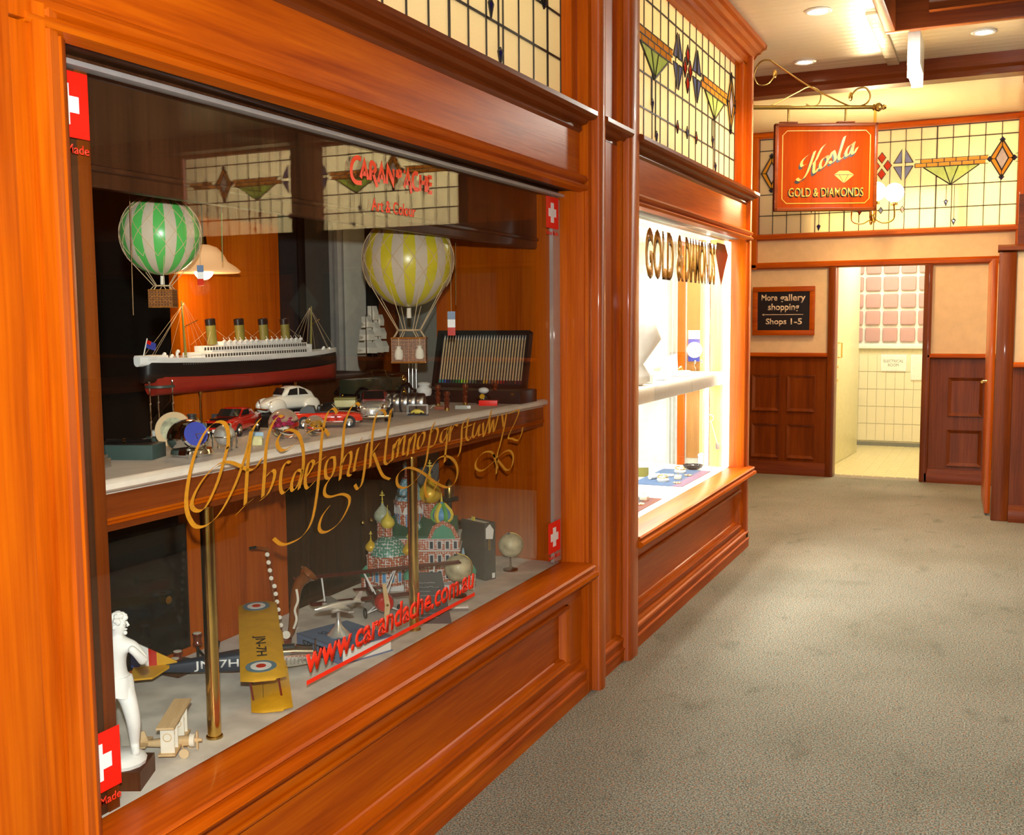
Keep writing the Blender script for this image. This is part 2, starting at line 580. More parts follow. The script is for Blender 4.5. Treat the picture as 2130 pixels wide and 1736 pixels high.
def tag(o, label, cat, group=None):
    o['label'] = label; o['category'] = cat
    if group:
        o['group'] = group
    return o


def thing(name, label, cat, loc=(0, 0, 0), rz=0.0, group=None, rot=None):
    o = bpy.data.objects.new(name, None)
    o.empty_display_size = 0.05
    C.objects.link(o)
    o.location = loc
    o.rotation_euler = rot if rot else (0, 0, rz)
    return tag(o, label, cat, group)


def struct(name, loc=(0, 0, 0), rz=0.0):
    o = bpy.data.objects.new(name, None)
    o.empty_display_size = 0.1
    C.objects.link(o)
    o.location = loc; o.rotation_euler = (0, 0, rz)
    o['kind'] = 'structure'
    return o


def S(o):
    o['kind'] = 'structure'
    return o


def place(ob, parent=None, loc=(0, 0, 0), rot=(0, 0, 0), scale=(1, 1, 1)):
    c = ob.copy(); C.objects.link(c)
    c.parent = parent
    c.location = loc; c.rotation_euler = rot; c.scale = scale
    return c


def unit_mesh(name, material, bev=0.0):
    """unit box mesh (0..1 in x,y centred, see use) shared by many alike pieces"""
    b = B().box(-.5, .5, -.5, .5, -.5, .5)
    me = bpy.data.meshes.new(name)
    b.bm.to_mesh(me); b.bm.free()
    me.materials.append(MATS[material])
    return me


def piece(name, me, parent, loc, scale, rot=(0, 0, 0)):
    o = bpy.data.objects.new(name, me)
    C.objects.link(o)
    o.parent = parent
    o.location = loc; o.scale = scale; o.rotation_euler = rot
    return o


def text(name, body, material, w=None, h=None, depth=0.001, bold=0.0, shear=0.0, parent=None, loc=(0, 0, 0), rot=(0, 0, 0),
         align='LEFT', space=1.0):
    cu = bpy.data.curves.new(name, 'FONT')
    cu.body = body; cu.size = 1.0; cu.offset = bold; cu.shear = shear; cu.extrude = 0.0
    cu.space_character = space; cu.resolution_u = 3
    cu.align_x = 'CENTER'
    tmp = bpy.data.objects.new(name + '_tmp', cu)
    C.objects.link(tmp)
    bpy.context.view_layer.update()
    me = bpy.data.meshes.new_from_object(tmp.evaluated_get(bpy.context.evaluated_depsgraph_get()))
    bpy.data.objects.remove(tmp); bpy.data.curves.remove(cu)
    xs = [v.co.x for v in me.vertices]; ys = [v.co.y for v in me.vertices]
    x0, x1, y0, y1 = min(xs), max(xs), min(ys), max(ys)
    sx = w / (x1 - x0) if w else None
    sy = h / (y1 - y0) if h else None
    sx = sx or sy; sy = sy or sx
    off = {'LEFT': x0, 'CENTER': (x0 + x1) / 2}[align]
    for v in me.vertices:
        v.co = Vector(((v.co.x - off) * sx, (v.co.y - y0) * sy, 0))
    bm = bmesh.new(); bm.from_mesh(me)
    r = bmesh.ops.extrude_face_region(bm, geom=bm.faces[:])
    for e in r['geom']:
        if isinstance(e, bmesh.types.BMVert):
            e.co.z += depth
    bmesh.ops.recalc_face_normals(bm, faces=bm.faces[:])
    bm.to_mesh(me); bm.free()
    me.name = name
    me.materials.clear(); me.materials.append(MATS[material])
    ob = bpy.data.objects.new(name, me)
    C.objects.link(ob)
    ob.parent = parent; ob.location = loc; ob.rotation_euler = rot
    return ob


def catmull(pts, k=6):
    P_ = [Vector(p) for p in pts]
    out_ = []
    for i in range(len(P_) - 1):
        p0, p1, p2, p3 = P_[max(i - 1, 0)], P_[i], P_[i + 1], P_[min(i + 2, len(P_) - 1)]
        for j in range(k):
            t = j / k
            out_.append(0.5 * ((2 * p1) + (p2 - p0) * t + (2 * p0 - 5 * p1 + 4 * p2 - p3) * t * t + (3 * p1 - p0 - 3 * p2 + p3) * t ** 3))
    out_.append(P_[-1])
    return out_


ON_GLASS = (PI / 2, 0, PI / 2)     # text lying in the y-z plane, read from +x
FACE_CAM = (PI / 2, 0, 0)          # text lying in the x-z plane, read from -y
wood('sign_wood', 'z', (0.18, 0.021, 0.0007), (0.25, 0.031, 0.0007), (0.29, 0.040, 0.0007), 0.6, 0.0)
MATS['sign_wood'].node_tree.nodes['Principled BSDF'].inputs['Specular IOR Level'].default_value = 0.1

# ================================================================ SETTING
S(B().box(-7, 7, -3, 10.44, -0.05, 0.0).o('floor', 'carpet'))

# ceiling: boarded, with an opening for the skylight well (x -0.62..1.6, y 2.9..6.55)
CZ = 3.34
ceil = struct('ceiling')
cb = B()
cb.box(-7, -0.62, -3, 10.6, CZ, CZ + .05); cb.box(1.62, 7, -3, 10.6, CZ, CZ + .05)
cb.box(-0.62, 1.62, -3, 2.9, CZ, CZ + .05); cb.box(-0.62, 1.62, 6.58, 10.6, CZ, CZ + .05)
cb.o('boarding', 'ceiling_boards', ceil, smooth=0)
B().box(-0.66, 1.66, 6.56, 6.62, 3.19, 4.0, .008).o('well_board', 'dark_wood_x', ceil)
B().box(-0.66, -0.60, 2.86, 6.56, 3.19, 4.0, .008).o('well_board', 'dark_wood_y', ceil)
B().box(1.60, 1.66, 2.86, 6.56, 3.19, 4.0, .008).o('well_board', 'dark_wood_y', ceil)
B().box(-0.66, 1.66, 2.86, 2.92, 3.19, 4.0, .008).o('well_board', 'dark_wood_x', ceil)
B().prism([(6.50, 3.27), (6.56, 3.27), (6.56, 3.38), (6.53, 3.38), (6.52, 3.33), (6.50, 3.31)], 'x', -0.42, 1.6).o('well_moulding', 'dark_wood_x', ceil)
lw = B(); lw.box(-0.70, -0.64, 2.80, 6.68, 4.0, 7.8); lw.box(1.64, 1.70, 2.80, 6.68, 4.0, 7.8); lw.box(-0.70, 1.70, 2.80, 2.86, 4.0, 7.8); lw.box(-0.70, 1.70, 6.62, 6.68, 4.0, 7.8)
lw.o('light_well', 'mid_grey', ceil, smooth=0)
B().box(-0.70, 1.70, 2.80, 6.68, 7.8, 7.83).o('skylight_panel', 'sky_panel', ceil, smooth=0)
B().box(-0.78, -0.70, 6.64, 8.02, CZ - .02, CZ, .006).o('cover_strip', 'ceiling_boards', ceil)

tr1 = struct('trim_1')      # cross beam
B().prism([(8.02, CZ), (8.02, 3.26), (8.05, 3.24), (8.05, 3.20), (8.20, 3.20), (8.20, 3.24), (8.23, 3.26), (8.23, CZ)], 'x', -6, 6).o('beam', 'dark_wood_x', tr1)


def downlight(name, x, y, e, label):
    t = thing(name, label, 'downlight', (x, y, CZ), group='recessed ceiling downlights')
    B().lathe([(.075, -.001), (.078, -.006), (.066, -.012), (.052, -.008), (.052, -.001)], seg=24).o('trim_ring', 'white_paint', t)
    B().lathe([(.0, -.007), (.040, -.008), (.050, -.004), (.0, -.003)], seg=20).o('lens', 'halogen', t)
    lp = lamp('downlight_lamp', 'SPOT', (x, y, CZ - .03), e, WARM, 0.05, (0, 0, 0), spot=2.3, blend=0.7)


downlight('downlight', -1.02, 6.48, 75, 'recessed halogen downlight nearest the shopfront cornice')
downlight('downlight', -1.30, 7.70, 75, 'recessed halogen downlight beside the cross beam, above the hanging sign')
downlight('downlight', -0.15, 7.42, 75, 'recessed halogen downlight beyond the skylight frame at top right')

# ---------------------------------------------------------------- leaded transom lights
UNIT = {k: unit_mesh(k, k) for k in ('pane_clear', 'pane_amber', 'pane_cobalt', 'lead')}


def transom(name, loc, rz, W, H, cu, fine=True):
    """leaded light: local x along its width, z up, front at -y"""
    t = struct(name, loc, rz)
    ncol = max(2, round(W / .135)); cw = W / ncol
    zr = [0, .20 * H, .42 * H, .88 * H, H]
    for i in range(ncol):
        for a, b in zip(zr[:-1], zr[1:]):
            piece('pane', UNIT['pane_clear'], t, ((i + .5) * cw, 0, (a + b) / 2), (cw - .004, .004, b - a - .004))
    ld = B()
    for i in range(ncol + 1):
        wd = .011 if i % 6 == 0 else .006
        ld.box(i * cw - wd / 2, i * cw + wd / 2, -.006, .006, 0, H)
    for z in zr:
        ld.box(0, W, -.006, .006, z - .004, z + .004)
    zb = .645 * H
    FY = -.007

    def deco(pts, m_, lead=True):
        if any(not (0.004 < cu + u < W - .004) for u, v in pts):
            return
        P3 = [(cu + u, FY, v) for u, v in pts]
        B().slab(P3, (0, -.004, 0)).o('pane', m_, t, smooth=0)
        if lead:
            loop = [Vector((p[0], FY - .001, p[2])) for p in P3 + [P3[0], P3[1]]]
            ld.stroke(loop, .006, (0, -1, 0), (0, -.006, 0))

    # amber brick band, two courses
    for (u0, u1) in ((-2.6, -1.13), (-.91, -.29), (.29, .91), (1.13, 2.6)):
        for r_ in range(2):
            u = u0 + (0.05 if r_ else 0)
            z0 = zb - .036 + r_ * .036
            while u < u1 - .03:
                ue = min(u + .10, u1)
                if 0.01 < cu + u and cu + ue < W - .01:
                    piece('pane', UNIT['pane_amber'], t, (cu + (u + ue) / 2, FY - .002, z0 + .018), (ue - u - .008, .006, .028))
                    ld.box(cu + u - .004, cu + u + .004, FY - .006, FY, z0, z0 + .036)
                u = ue
        a, b = max(cu + u0, 0), min(cu + u1, W)
        if b > a:
            for dz in (-.038, -.002, .034):
                ld.box(a, b, FY - .006, FY, zb + dz, zb + dz + .005)
    for sg in (-1, 1):
        # large violet diamond in a yellow frame with cobalt corners
        c0 = sg * 1.02
        D = lambda u, v: (c0 + u, zb + v)
        deco([D(-.05, 0), D(0, -.10), D(.05, 0), D(0, .10)], 'pane_violet')
        for q in ((-1, -1), (-1, 1), (1, -1), (1, 1)):
            deco([D(q[0] * .055, 0), D(q[0] * .10, 0), D(0, q[1] * .17), D(0, q[1] * .11)], 'pane_amber')
        for q in ((-.10, 0), (.10, 0), (0, .165), (0, -.165)):
            deco([D(q[0] - .022, q[1]), D(q[0], q[1] - .024), D(q[0] + .022, q[1]), D(q[0], q[1] + .024)], 'pane_cobalt')
        # green triangle under the band
        c1 = sg * .60
        deco([(c1 - .235, zb - .04), (c1, zb - .225 * H), (c1 - .06, zb - .04)], 'pane_green')
        deco([(c1 - .06, zb - .04), (c1, zb - .225 * H), (c1 + .06, zb - .04)], 'pane_green')
        deco([(c1 + .06, zb - .04), (c1, zb - .225 * H), (c1 + .235, zb - .04)], 'pane_green')
        # blue diamond parted by a white cross
        c2 = sg * .19
        for q in ((-1, -1), (-1, 1), (1, -1), (1, 1)):
            deco([(c2 + q[0] * .014, zb + q[1] * .016), (c2 + q[0] * .085, zb + q[1] * .016), (c2 + q[0] * .014, zb + q[1] * .14)], 'pane_blue')
        # hanging drops
        for (u, v) in ((c1 - .035, .245 * H), (c1 + .035, .055 * H)):
            deco([(u - .016, v + .015), (u, v - .03), (u + .016, v + .015), (u, v + .028)], 'pane_cobalt')
            if 0.05 < cu + u < W - .05:
                ld.box(cu + u - .002, cu + u + .002, -.008, .0, v, .42 * H)
        u = sg * .19
        deco([(u - .02, .20 * H), (u, .20 * H - .03), (u + .02, .20 * H), (u, .20 * H + .03)], 'pane_red')
    # red rose in the middle
    for (dx, dz) in ((0, .075), (0, -.075), (-.052, 0), (.052, 0)):
        deco([(dx - .036, zb + dz), (dx, zb + dz - .05), (dx + .036, zb + dz), (dx, zb + dz + .05)], 'pane_red')
    deco([(-.02, .20 * H), (0, .20 * H - .03), (.02, .20 * H), (0, .20 * H + .03)], 'pane_blue')
    ld.o('leading', 'lead', t, smooth=0)
    return t


# ---------------------------------------------------------------- left wall: two shopfronts of polished timber
wl = struct('wall_left')


def prof(name, pts, y0, y1, m_='wood_y', par=None):
    return B().prism(pts, 'y', y0, y1).o(name, m_, par or wl, smooth=16)


SKIRT = [(-1.60, 0), (-1.507, 0), (-1.507, .050), (-1.502, .053), (-1.503, .061), (-1.512, .064), (-1.512, .094), (-1.506, .098), (-1.509, .107), (-1.520, .112), (-1.524, .122), (-1.54, .128), (-1.60, .128)]
SILL = [(-1.64, .548), (-1.520, .556), (-1.478, .550), (-1.470, .543), (-1.478, .535), (-1.478, .528), (-1.462, .522), (-1.457, .510), (-1.466, .498),
        (-1.490, .494), (-1.508, .484), (-1.530, .470), (-1.545, .465), (-1.64, .465)]
HEADM = [(-1.64, 2.080), (-1.552, 2.080), (-1.552, 2.062), (-1.540, 2.057), (-1.525, 2.060), (-1.505, 2.064), (-1.498, 2.075), (-1.508, 2.084), (-1.520, 2.088), (-1.508, 2.096),
         (-1.500, 2.108), (-1.512, 2.120), (-1.532, 2.126), (-1.545, 2.135), (-1.64, 2.135)]
LEDGE = [(-1.60, 2.290), (-1.540, 2.290), (-1.528, 2.300), (-1.530, 2.316), (-1.508, 2.322), (-1.498, 2.334), (-1.470, 2.338), (-1.462, 2.350), (-1.462, 2.366),
         (-1.475, 2.372), (-1.530, 2.380), (-1.60, 2.384)]
CORN = [(-1.62, 3.215), (-1.545, 3.215), (-1.535, 3.235), (-1.515, 3.240), (-1.500, 3.262), (-1.478, 3.270), (-1.462, 3.290), (-1.440, 3.296), (-1.436, 3.322),
        (-1.45, 3.34), (-1.62, 3.34)]


def shopfront(y0, y1, py0, py1):
    """timber between y0 and y1; base panel py0..py1"""
    prof('skirting', SKIRT, y0, y1)
    prof('base_rail', [(-1.62, .128), (-1.538, .128), (-1.538, .170), (-1.62, .170)], y0, y1)
    prof('base_rail', [(-1.62, .415), (-1.538, .415), (-1.538, .466), (-1.62, .466)], y0, y1)
    B().box(-1.62, -1.538, y0, py0, .17, .415).o('stile', 'wood_z', wl)
    B().box(-1.62, -1.538, py1, y1, .17, .415).o('stile', 'wood_z', wl)
    B().box(-1.62, -1.560, py0, py1, .17, .415).o('base_panel', 'wood_y', wl)
    prof('panel_moulding', [(-1.56, .165), (-1.522, .165), (-1.520, .173), (-1.529, .176), (-1.530, .183), (-1.537, .185), (-1.541, .193), (-1.554, .196), (-1.56, .200)], py0, py1)
    prof('panel_moulding', [(-1.56, .415), (-1.528, .415), (-1.522, .409), (-1.524, .402), (-1.534, .400), (-1.536, .393), (-1.545, .391), (-1.549, .385), (-1.56, .383)], py0, py1)
    B().prism([(-1.56, py1), (-1.526, py1), (-1.532, py1 - .018), (-1.56, py1 - .032)], 'z', .17, .415).o('panel_moulding', 'wood_z', wl)
    B().prism([(-1.56, py0), (-1.526, py0), (-1.532, py0 + .018), (-1.56, py0 + .032)], 'z', .17, .415).o('panel_moulding', 'wood_z', wl)
    prof('window_sill', SILL, y0, y1)
    prof('head_moulding', HEADM, y0 - .0, y1)
    B().box(-1.70, -1.552, y0, y1, 2.066, 2.080).o('head_soffit', 'walnut', wl, smooth=0)  # mirrored dark interior put into the soffit colour as walnut
    B().box(-1.64, -1.540, y0, y1, 2.13, 2.295).o('frieze_board', 'wood_y', wl)
    prof('ledge_moulding', LEDGE, y0, y1, 'dark_wood_y')
    prof('transom_rail', [(-1.64, 2.38), (-1.545, 2.38), (-1.560, 2.41), (-1.585, 2.42), (-1.64, 2.42)], y0, y1)
    prof('transom_rail', [(-1.64, 3.17), (-1.56, 3.17), (-1.545, 3.19), (-1.545, 3.22), (-1.64, 3.22)], y0, y1)
    prof('cornice', CORN, y0, y1 + .03)


# left shopfront, its timber running out of the frame on the left
shopfront(1.30, 3.955, 1.46, 3.80)
# jamb on the near side: flat board, recessed fillet, stepped moulding
B().box(-1.70, -1.498, .90, 1.262, 0, 3.34, .006).o('jamb_board', 'wood_z', wl)
B().box(-1.70, -1.512, 1.262, 1.310, 0, 2.065, .003).o('jamb_fillet', 'wood_z', wl)
B().box(-1.70, -1.506, 1.262, 1.310, 2.068, 3.34, .003).o('jamb_fillet', 'wood_z', wl)
B().prism([(-1.70, 1.310), (-1.502, 1.310), (-1.500, 1.335), (-1.512, 1.340), (-1.506, 1.350), (-1.512, 1.372), (-1.526, 1.378), (-1.522, 1.388), (-1.530, 1.404), (-1.548, 1.412),
           (-1.70, 1.412)], 'z', .50, 2.10).o('jamb_moulding', 'wood_z', wl)
B().box(-1.70, -1.53, 1.310, 1.405, 0, .5).o('jamb_base', 'wood_z', wl)
B().box(-1.70, -1.545, 1.310, 1.40, 2.38, 3.22).o('jamb_board', 'wood_z', wl)
B().box(-1.70, -1.50, -3, .90, 0, 3.34).o('near_boarding', 'wood_z', wl)
# far jamb
B().box(-1.635, -1.520, 3.952, 4.005, .50, 2.07, .003).o('jamb_board', 'wood_z', wl)
B().box(-1.66, -1.506, 3.962, 4.005, 0, 3.34, .004).o('jamb_board', 'wood_z', wl)
B().box(-1.66, -1.550, 3.90, 3.962, 2.40, 3.20, .003).o('transom_stile', 'wood_z', wl)

# pilaster between the two shops
for (a, b, xf) in ((4.005, 4.078, -1.468), (4.415, 4.548, -1.478)):
    B().prism([(-1.70, a), (xf - .014, a), (xf - .004, a + .006), (xf, a + .02), (xf, b - .02), (xf - .004, b - .006), (xf - .014, b), (-1.70, b)], 'z', 0, 3.34).o('pilaster_strip', 'wood_z', wl)
B().box(-1.70, -1.530, 4.078, 4.415, 0, 3.34).o('pilaster_panel', 'wood_z', wl)
B().prism([(-1.53, 4.375), (-1.515, 4.375), (-1.508, 4.395), (-1.515, 4.415), (-1.53, 4.415)], 'z', .128, 3.3).o('pilaster_bead', 'wood_z', wl)
prof('pilaster_skirting', SKIRT, 4.078, 4.415)
prof('pilaster_ledge', LEDGE, 4.078, 4.415, 'dark_wood_y')

# right shopfront
shopfront(4.548, 7.03, 4.60, 6.86)
B().box(-1.64, -1.525, 6.925, 7.03, .50, 2.07, .004).o('jamb_board', 'wood_z', wl)
B().box(-1.66, -1.512, 6.975, 7.03, 0, 3.30, .004).o('jamb_board', 'wood_z', wl)
B().box(-1.66, -1.545, 6.86, 6.98, 2.40, 3.20, .004).o('transom_stile', 'wood_z', wl)
B().box(-7, -1.63, 7.0, 7.06, 0, 3.34).o('return_wall', 'wood_z', wl)
prof('cornice_return', CORN, 7.03, 7.075)

# shop windows: plate glass in a grey channel
w1 = struct('window_1')
B().box(-1.624, -1.616, 1.40, 3.955, .548, 2.056).o('pane', 'shop_glass', w1, smooth=0)
B().box(-1.634, -1.604, 1.40, 3.955, 2.042, 2.052).o('channel', 'aluminium', w1)
B().box(-1.640, -1.6245, 3.880, 3.952, .560, 2.03).o('channel', 'aluminium', w1)
w2 = struct('window_2')
B().box(-1.624, -1.616, 4.55, 6.93, .548, 2.056).o('pane', 'shop_glass', w2, smooth=0)
B().box(-1.640, -1.6245, 6.80, 6.925, .556, 2.05).o('light_strip', 'strip_light', w2)

transom('window_3', (-1.60, 1.40, 2.415), PI / 2, 2.50, .76, 1.30)
transom('window_4', (-1.60, 4.55, 2.415), PI / 2, 2.31, .76, 1.16)

# ---------------------------------------------------------------- far wall with panelled dado, door opening and leaded light
FY = 10.46
wf = struct('wall_far')
b = B()
b.box(-6, -1.50, FY, FY + .12, 0, 2.36); b.box(-0.58, .9, FY, FY + .12, 0, 2.36); b.box(-1.50, -.58, FY, FY + .12, 2.06, 2.36)
b.box(-6, -2.25, FY, FY + .12, 2.36, 3.34); b.box(.12, .9, FY, FY + .12, 2.36, 3.34)
b.o('plaster', 'plaster', wf, smooth=0)


def rail(name, pts, x0, x1, par=wf, m_='wood_x'):
    return B().prism(pts, 'x', x0, x1).o(name, m_, par)


def hprof(y, z0, z1, d):
    return [(y, z0), (y - d * .5, z0), (y - d, z0 + (z1 - z0) * .25), (y - d, z0 + (z1 - z0) * .7), (y - d * .6, z1), (y, z1)]


rail('picture_rail', hprof(FY, 2.02, 2.085, .05), -6, -.02)
rail('sill_rail', hprof(FY, 2.30, 2.36, .06), -2.25, .12)
rail('head_rail', hprof(FY, 3.28, 3.34, .06), -2.3, .2)
for x0, x1 in ((-2.30, -2.19), (.10, .22)):
    B().box(x0, x1, FY - .05, FY + .1, 2.02, 3.34, .006).o('post', 'wood_z', wf)


def dado(par, x0, x1, y, cols, zs=((.165, .50), (.63, .985)), cap=(1.16, 1.205), m_='dark_wood_z'):
    b_ = B(); b_.box(x0, x1, y - .02, y, 0, cap[0]); b_.o('dado_board', m_, par, smooth=0)
    rail('dado_rail', hprof(y - .02, cap[0], cap[1], .035), x0, x1, par)
    rail('skirting', [(y - .02, 0), (y - .055, 0), (y - .055, .085), (y - .048, .10), (y - .04, .13), (y - .02, .13)], x0, x1, par, 'dark_wood_x')
    for (a, c) in cols:
        for (z0, z1) in zs:
            # raised mitred frame, sunk field and raised centre
            q = B()
            yf = y - .02
            o_ = [(a, z0), (c, z0), (c, z1), (a, z1)]
            i_ = [(a + .03, z0 + .03), (c - .03, z0 + .03), (c - .03, z1 - .03), (a + .03, z1 - .03)]
            for k in range(4):
                p0, p1, p2, p3 = o_[k], o_[(k + 1) % 4], i_[(k + 1) % 4], i_[k]
                q.poly([(p0[0], yf, p0[1]), (p1[0], yf, p1[1]), (p1[0], yf - .016, p1[1]), (p0[0], yf - .016, p0[1])])
                q.poly([(p0[0], yf - .016, p0[1]), (p1[0], yf - .016, p1[1]), (p2[0], yf - .002, p2[1]), (p3[0], yf - .002, p3[1])])
            q.poly([(p[0], yf - .002, p[1]) for p in i_])
            q.o('panel', m_, par, smooth=0)


dado(wf, -3.6, -1.50, FY, [(-2.98, -2.72), (-2.60, -2.32), (-2.22, -1.955), (-1.875, -1.61)])
dado(wf, -.60, .0, FY, [(-.415, -.12)])
# door casing
for x0, x1 in ((-1.50, -1.43), (-.645, -.575)):
    B().box(x0, x1, FY - .055, FY + .13, 0, 2.03, .008).o('door_casing', 'dark_wood_z', wf)
transom('window_5', (-2.19, FY + .04, 2.36), 0, 2.29, .92, 1.14)

# washroom lobby through the doorway
wr = struct('wall_washroom')
B().box(-1.95, -.30, FY + .12, 13.3, -.03, .004).o('floor_bed', 'grout', wr, smooth=0)
tm = unit_mesh('floor_tile', 'floor_tile')
ny, nx = 20, 11
for i in range(nx):
    for j in range(ny):
        piece('floor_tile', tm, wr, (-1.62 + i * .10, FY + .19 + j * .13, .006), (.092, .122, .006))
B().box(-1.95, -.30, 13.14, 13.24, 0, 2.7).o('rear_bed', 'grout', wr, smooth=0)
B().box(-1.72, -1.62, FY + .12, 13.2, 0, 2.7).o('side_plaster', 'cream_paint', wr, smooth=0)
B().box(-.40, -.30, FY + .12, 13.2, 0, 2.7).o('side_plaster', 'cream_paint', wr, smooth=0)
B().box(-1.95, -.30, FY + .12, 13.2, 2.7, 2.74).o('lobby_ceiling', 'white_paint', wr, smooth=0)
wt = unit_mesh('wall_tile', 'tile')
for i in range(12):
    for j in range(5):
        piece('wall_tile', wt, wr, (-1.57 + i * .103, 13.135, .17 + j * .207), (.099, .014, .202))
B().box(-1.62, -.40, 13.10, 13.14, 0, .05).o('cove_skirting', 'mid_grey', wr)
B().box(-1.62, -.40, 13.09, 13.14, 1.17, 1.23, .01).o('block_sill', 'white_paint', wr)
gw = struct('window_6', (0, 0, 0))
gb_b = B().box(-.5, .5, -.5, .5, -.5, .5, .12)
gme = bpy.data.meshes.new('glass_block'); gb_b.bm.to_mesh(gme); gb_b.bm.free(); gme.materials.append(MATS['block_glass'])
for i in range(6):
    for j in range(6):
        piece('glass_block', gme, gw, (-1.565 + i * .195, 13.12, 1.335 + j * .20), (.165, .06, .165))
B().box(-1.62, -.40, 13.125, 13.14, 1.23, 2.5).o('block_mortar', 'white_paint', gw, smooth=0)
d1 = struct('door_1', (-1.585, FY + .22, .01), math.radians(86))
B().box(0, 1.75, -.02, .02, 0, 2.35, .004).o('door_leaf', 'cream_paint', d1)
B().tube([(.62, -.02, 1.12), (.62, -.06, 1.12), (.62, -.06, 1.27), (.62, -.02, 1.27)], .008).o('door_handle', 'brass', d1)
for z in (.88, 1.02):
    B().cyl((.62, -.028, z), (.62, -.02, z), .012).o('door_screw', 'brass', d1)

# right-hand nib wall and open door leaf by the right edge
wr2 = struct('wall_right')
NY = 8.66
B().box(.10, .55, NY, NY + .12, 0, 2.06).o('plaster', 'plaster', wr2, smooth=0)
B().box(.55, 6, NY, NY + .12, 0, 2.06).o('shop_screen', 'walnut', wr2, smooth=0)
for k in range(4):
    B().box(.95 + k * .5, 1.35 + k * .5, NY - .006, NY, 1.26, 1.98).o('shop_pane', 'dark_grey', wr2, smooth=0)
dado(wr2, .10, 6, NY, [(.30 + k * .42, .60 + k * .42) for k in range(12)])
B().box(-.02, .10, NY - .03, NY + .14, 0, 2.02, .008).o('post', 'dark_wood_z', wr2)
rail('capping', hprof(NY + .05, 2.02, 2.075, .10), -.03, 6, wr2, 'dark_wood_x')
B().box(.10, 6, NY, NY + .10, 2.075, 2.44).o('beam', 'dark_wood_x', wr2)
B().box(.10, 6, NY, NY + .10, 3.26, 3.34).o('beam', 'wood_x', wr2)
B().box(.55, 1.28, NY, NY + .10, 2.44, 3.26).o('panel_board', 'wood_z', wr2)
B().box(4.62, 6, NY, NY + .10, 2.44, 3.26).o('panel_board', 'wood_z', wr2)
B().box(1.24, 1.32, NY - .03, NY + .1, 2.44, 3.26).o('post', 'dark_wood_z', wr2)
B().box(2.86, 3.16, NY - .08, NY + .1, 0, 3.26, .01).o('post', 'dark_wood_z', wr2)
B().box(3.20, 4.70, NY - .03, NY + .01, 1.2, 2.02).o('fascia', 'wood_x', wr2)
transom('window_7', (1.32, NY + .05, 2.44), 0, 3.28, .82, 1.75)
B().box(5.95, 6.05, -3, NY, 0, 3.34).o('plaster', 'plaster', wr2, smooth=0)
d2 = struct('door_2', (-.045, NY + .16, .01), math.radians(92.5))
B().box(0, .80, -.02, .02, .01, 1.97, .004).o('door_leaf', 'wood_z', d2)
B().tube([(.30, .02, 1.02), (.30, .06, 1.02), (.20, .06, 1.02)], .010).o('door_handle', 'brass', d2)

# ---------------------------------------------------------------- interiors behind the shop windows
wa = struct('wall_display')
# display of the left shop
B().box(-2.20, -1.63, 1.35, 3.95, .50, .549).o('display_floor', 'display_board', wa, smooth=0)
B().box(-2.22, -1.63, 1.35, 3.97, 2.058, 2.09).o('display_ceiling', 'walnut', wa, smooth=0)
B().box(-2.20, -1.795, 3.955, 3.99, .50, 2.06).o('end_panel', 'wood_z', wa)
B().box(-1.80, -1.64, 3.940, 3.99, .50, 2.06, .004).o('end_stile', 'wood_z', wa)
B().box(-2.20, -1.70, 1.30, 1.36, .50, 2.06).o('end_panel', 'dark_wood_z', wa)
B().box(-1.66, -1.638, 1.36, 1.520, .549, 2.05).o('end_stile', 'walnut', wa)
B().box(-1.662, -1.634, 1.520, 1.550, .549, 2.05, .002).o('end_stile', 'dark_wood_z', wa)
B().prism([(-1.76, 1.845), (-1.75, 1.838), (-1.725, 1.838), (-1.720, 1.845), (-1.720, 2.06), (-1.76, 2.06)], 'y', 1.412, 3.94).o('pelmet_board', 'walnut', wa)
prof('pelmet_bead', [(-1.72, 1.868), (-1.712, 1.872), (-1.712, 1.880), (-1.72, 1.884)], 1.412, 3.94, 'walnut', wa)
# rear screen: timber panel, openings either side
B().box(-2.24, -2.205, 2.40, 2.88, .50, 2.06).o('screen_panel', 'wood_z', wa)
B().box(-2.24, -2.205, 1.36, 2.40, .50, .57).o('screen_rail', 'wood_y', wa)
B().box(-2.24, -2.205, 2.88, 3.95, .50, .56).o('screen_rail', 'walnut', wa)
B().box(-2.24, -2.205, 1.36, 3.95, 1.92, 2.06).o('screen_rail', 'wood_y', wa)
B().box(-2.245, -2.21, 1.36, 2.40, .57, .95).o('cupboard_front', 'black_gloss', wa)
B().cyl((-2.21, 2.30, .74), (-2.195, 2.30, .74), .014, .012, 16).o('lock', 'brass', wa)
B().box(-2.24, -2.205, 1.36, 2.40, 1.10, 1.20).o('screen_rail', 'walnut', wa)
# the shop behind: dim room with grey frames
wb = struct('wall_shop')
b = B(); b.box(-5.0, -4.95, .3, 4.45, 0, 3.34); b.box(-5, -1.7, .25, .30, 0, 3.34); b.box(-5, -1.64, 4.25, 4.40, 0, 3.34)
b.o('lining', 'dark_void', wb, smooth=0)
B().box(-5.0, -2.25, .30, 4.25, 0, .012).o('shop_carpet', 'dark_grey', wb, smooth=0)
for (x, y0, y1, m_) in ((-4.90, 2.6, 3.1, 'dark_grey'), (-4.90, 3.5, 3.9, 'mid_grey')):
    B().box(x - .03, x, y0, y1, .1, 2.3).o('lining_panel', m_, wb, smooth=0)
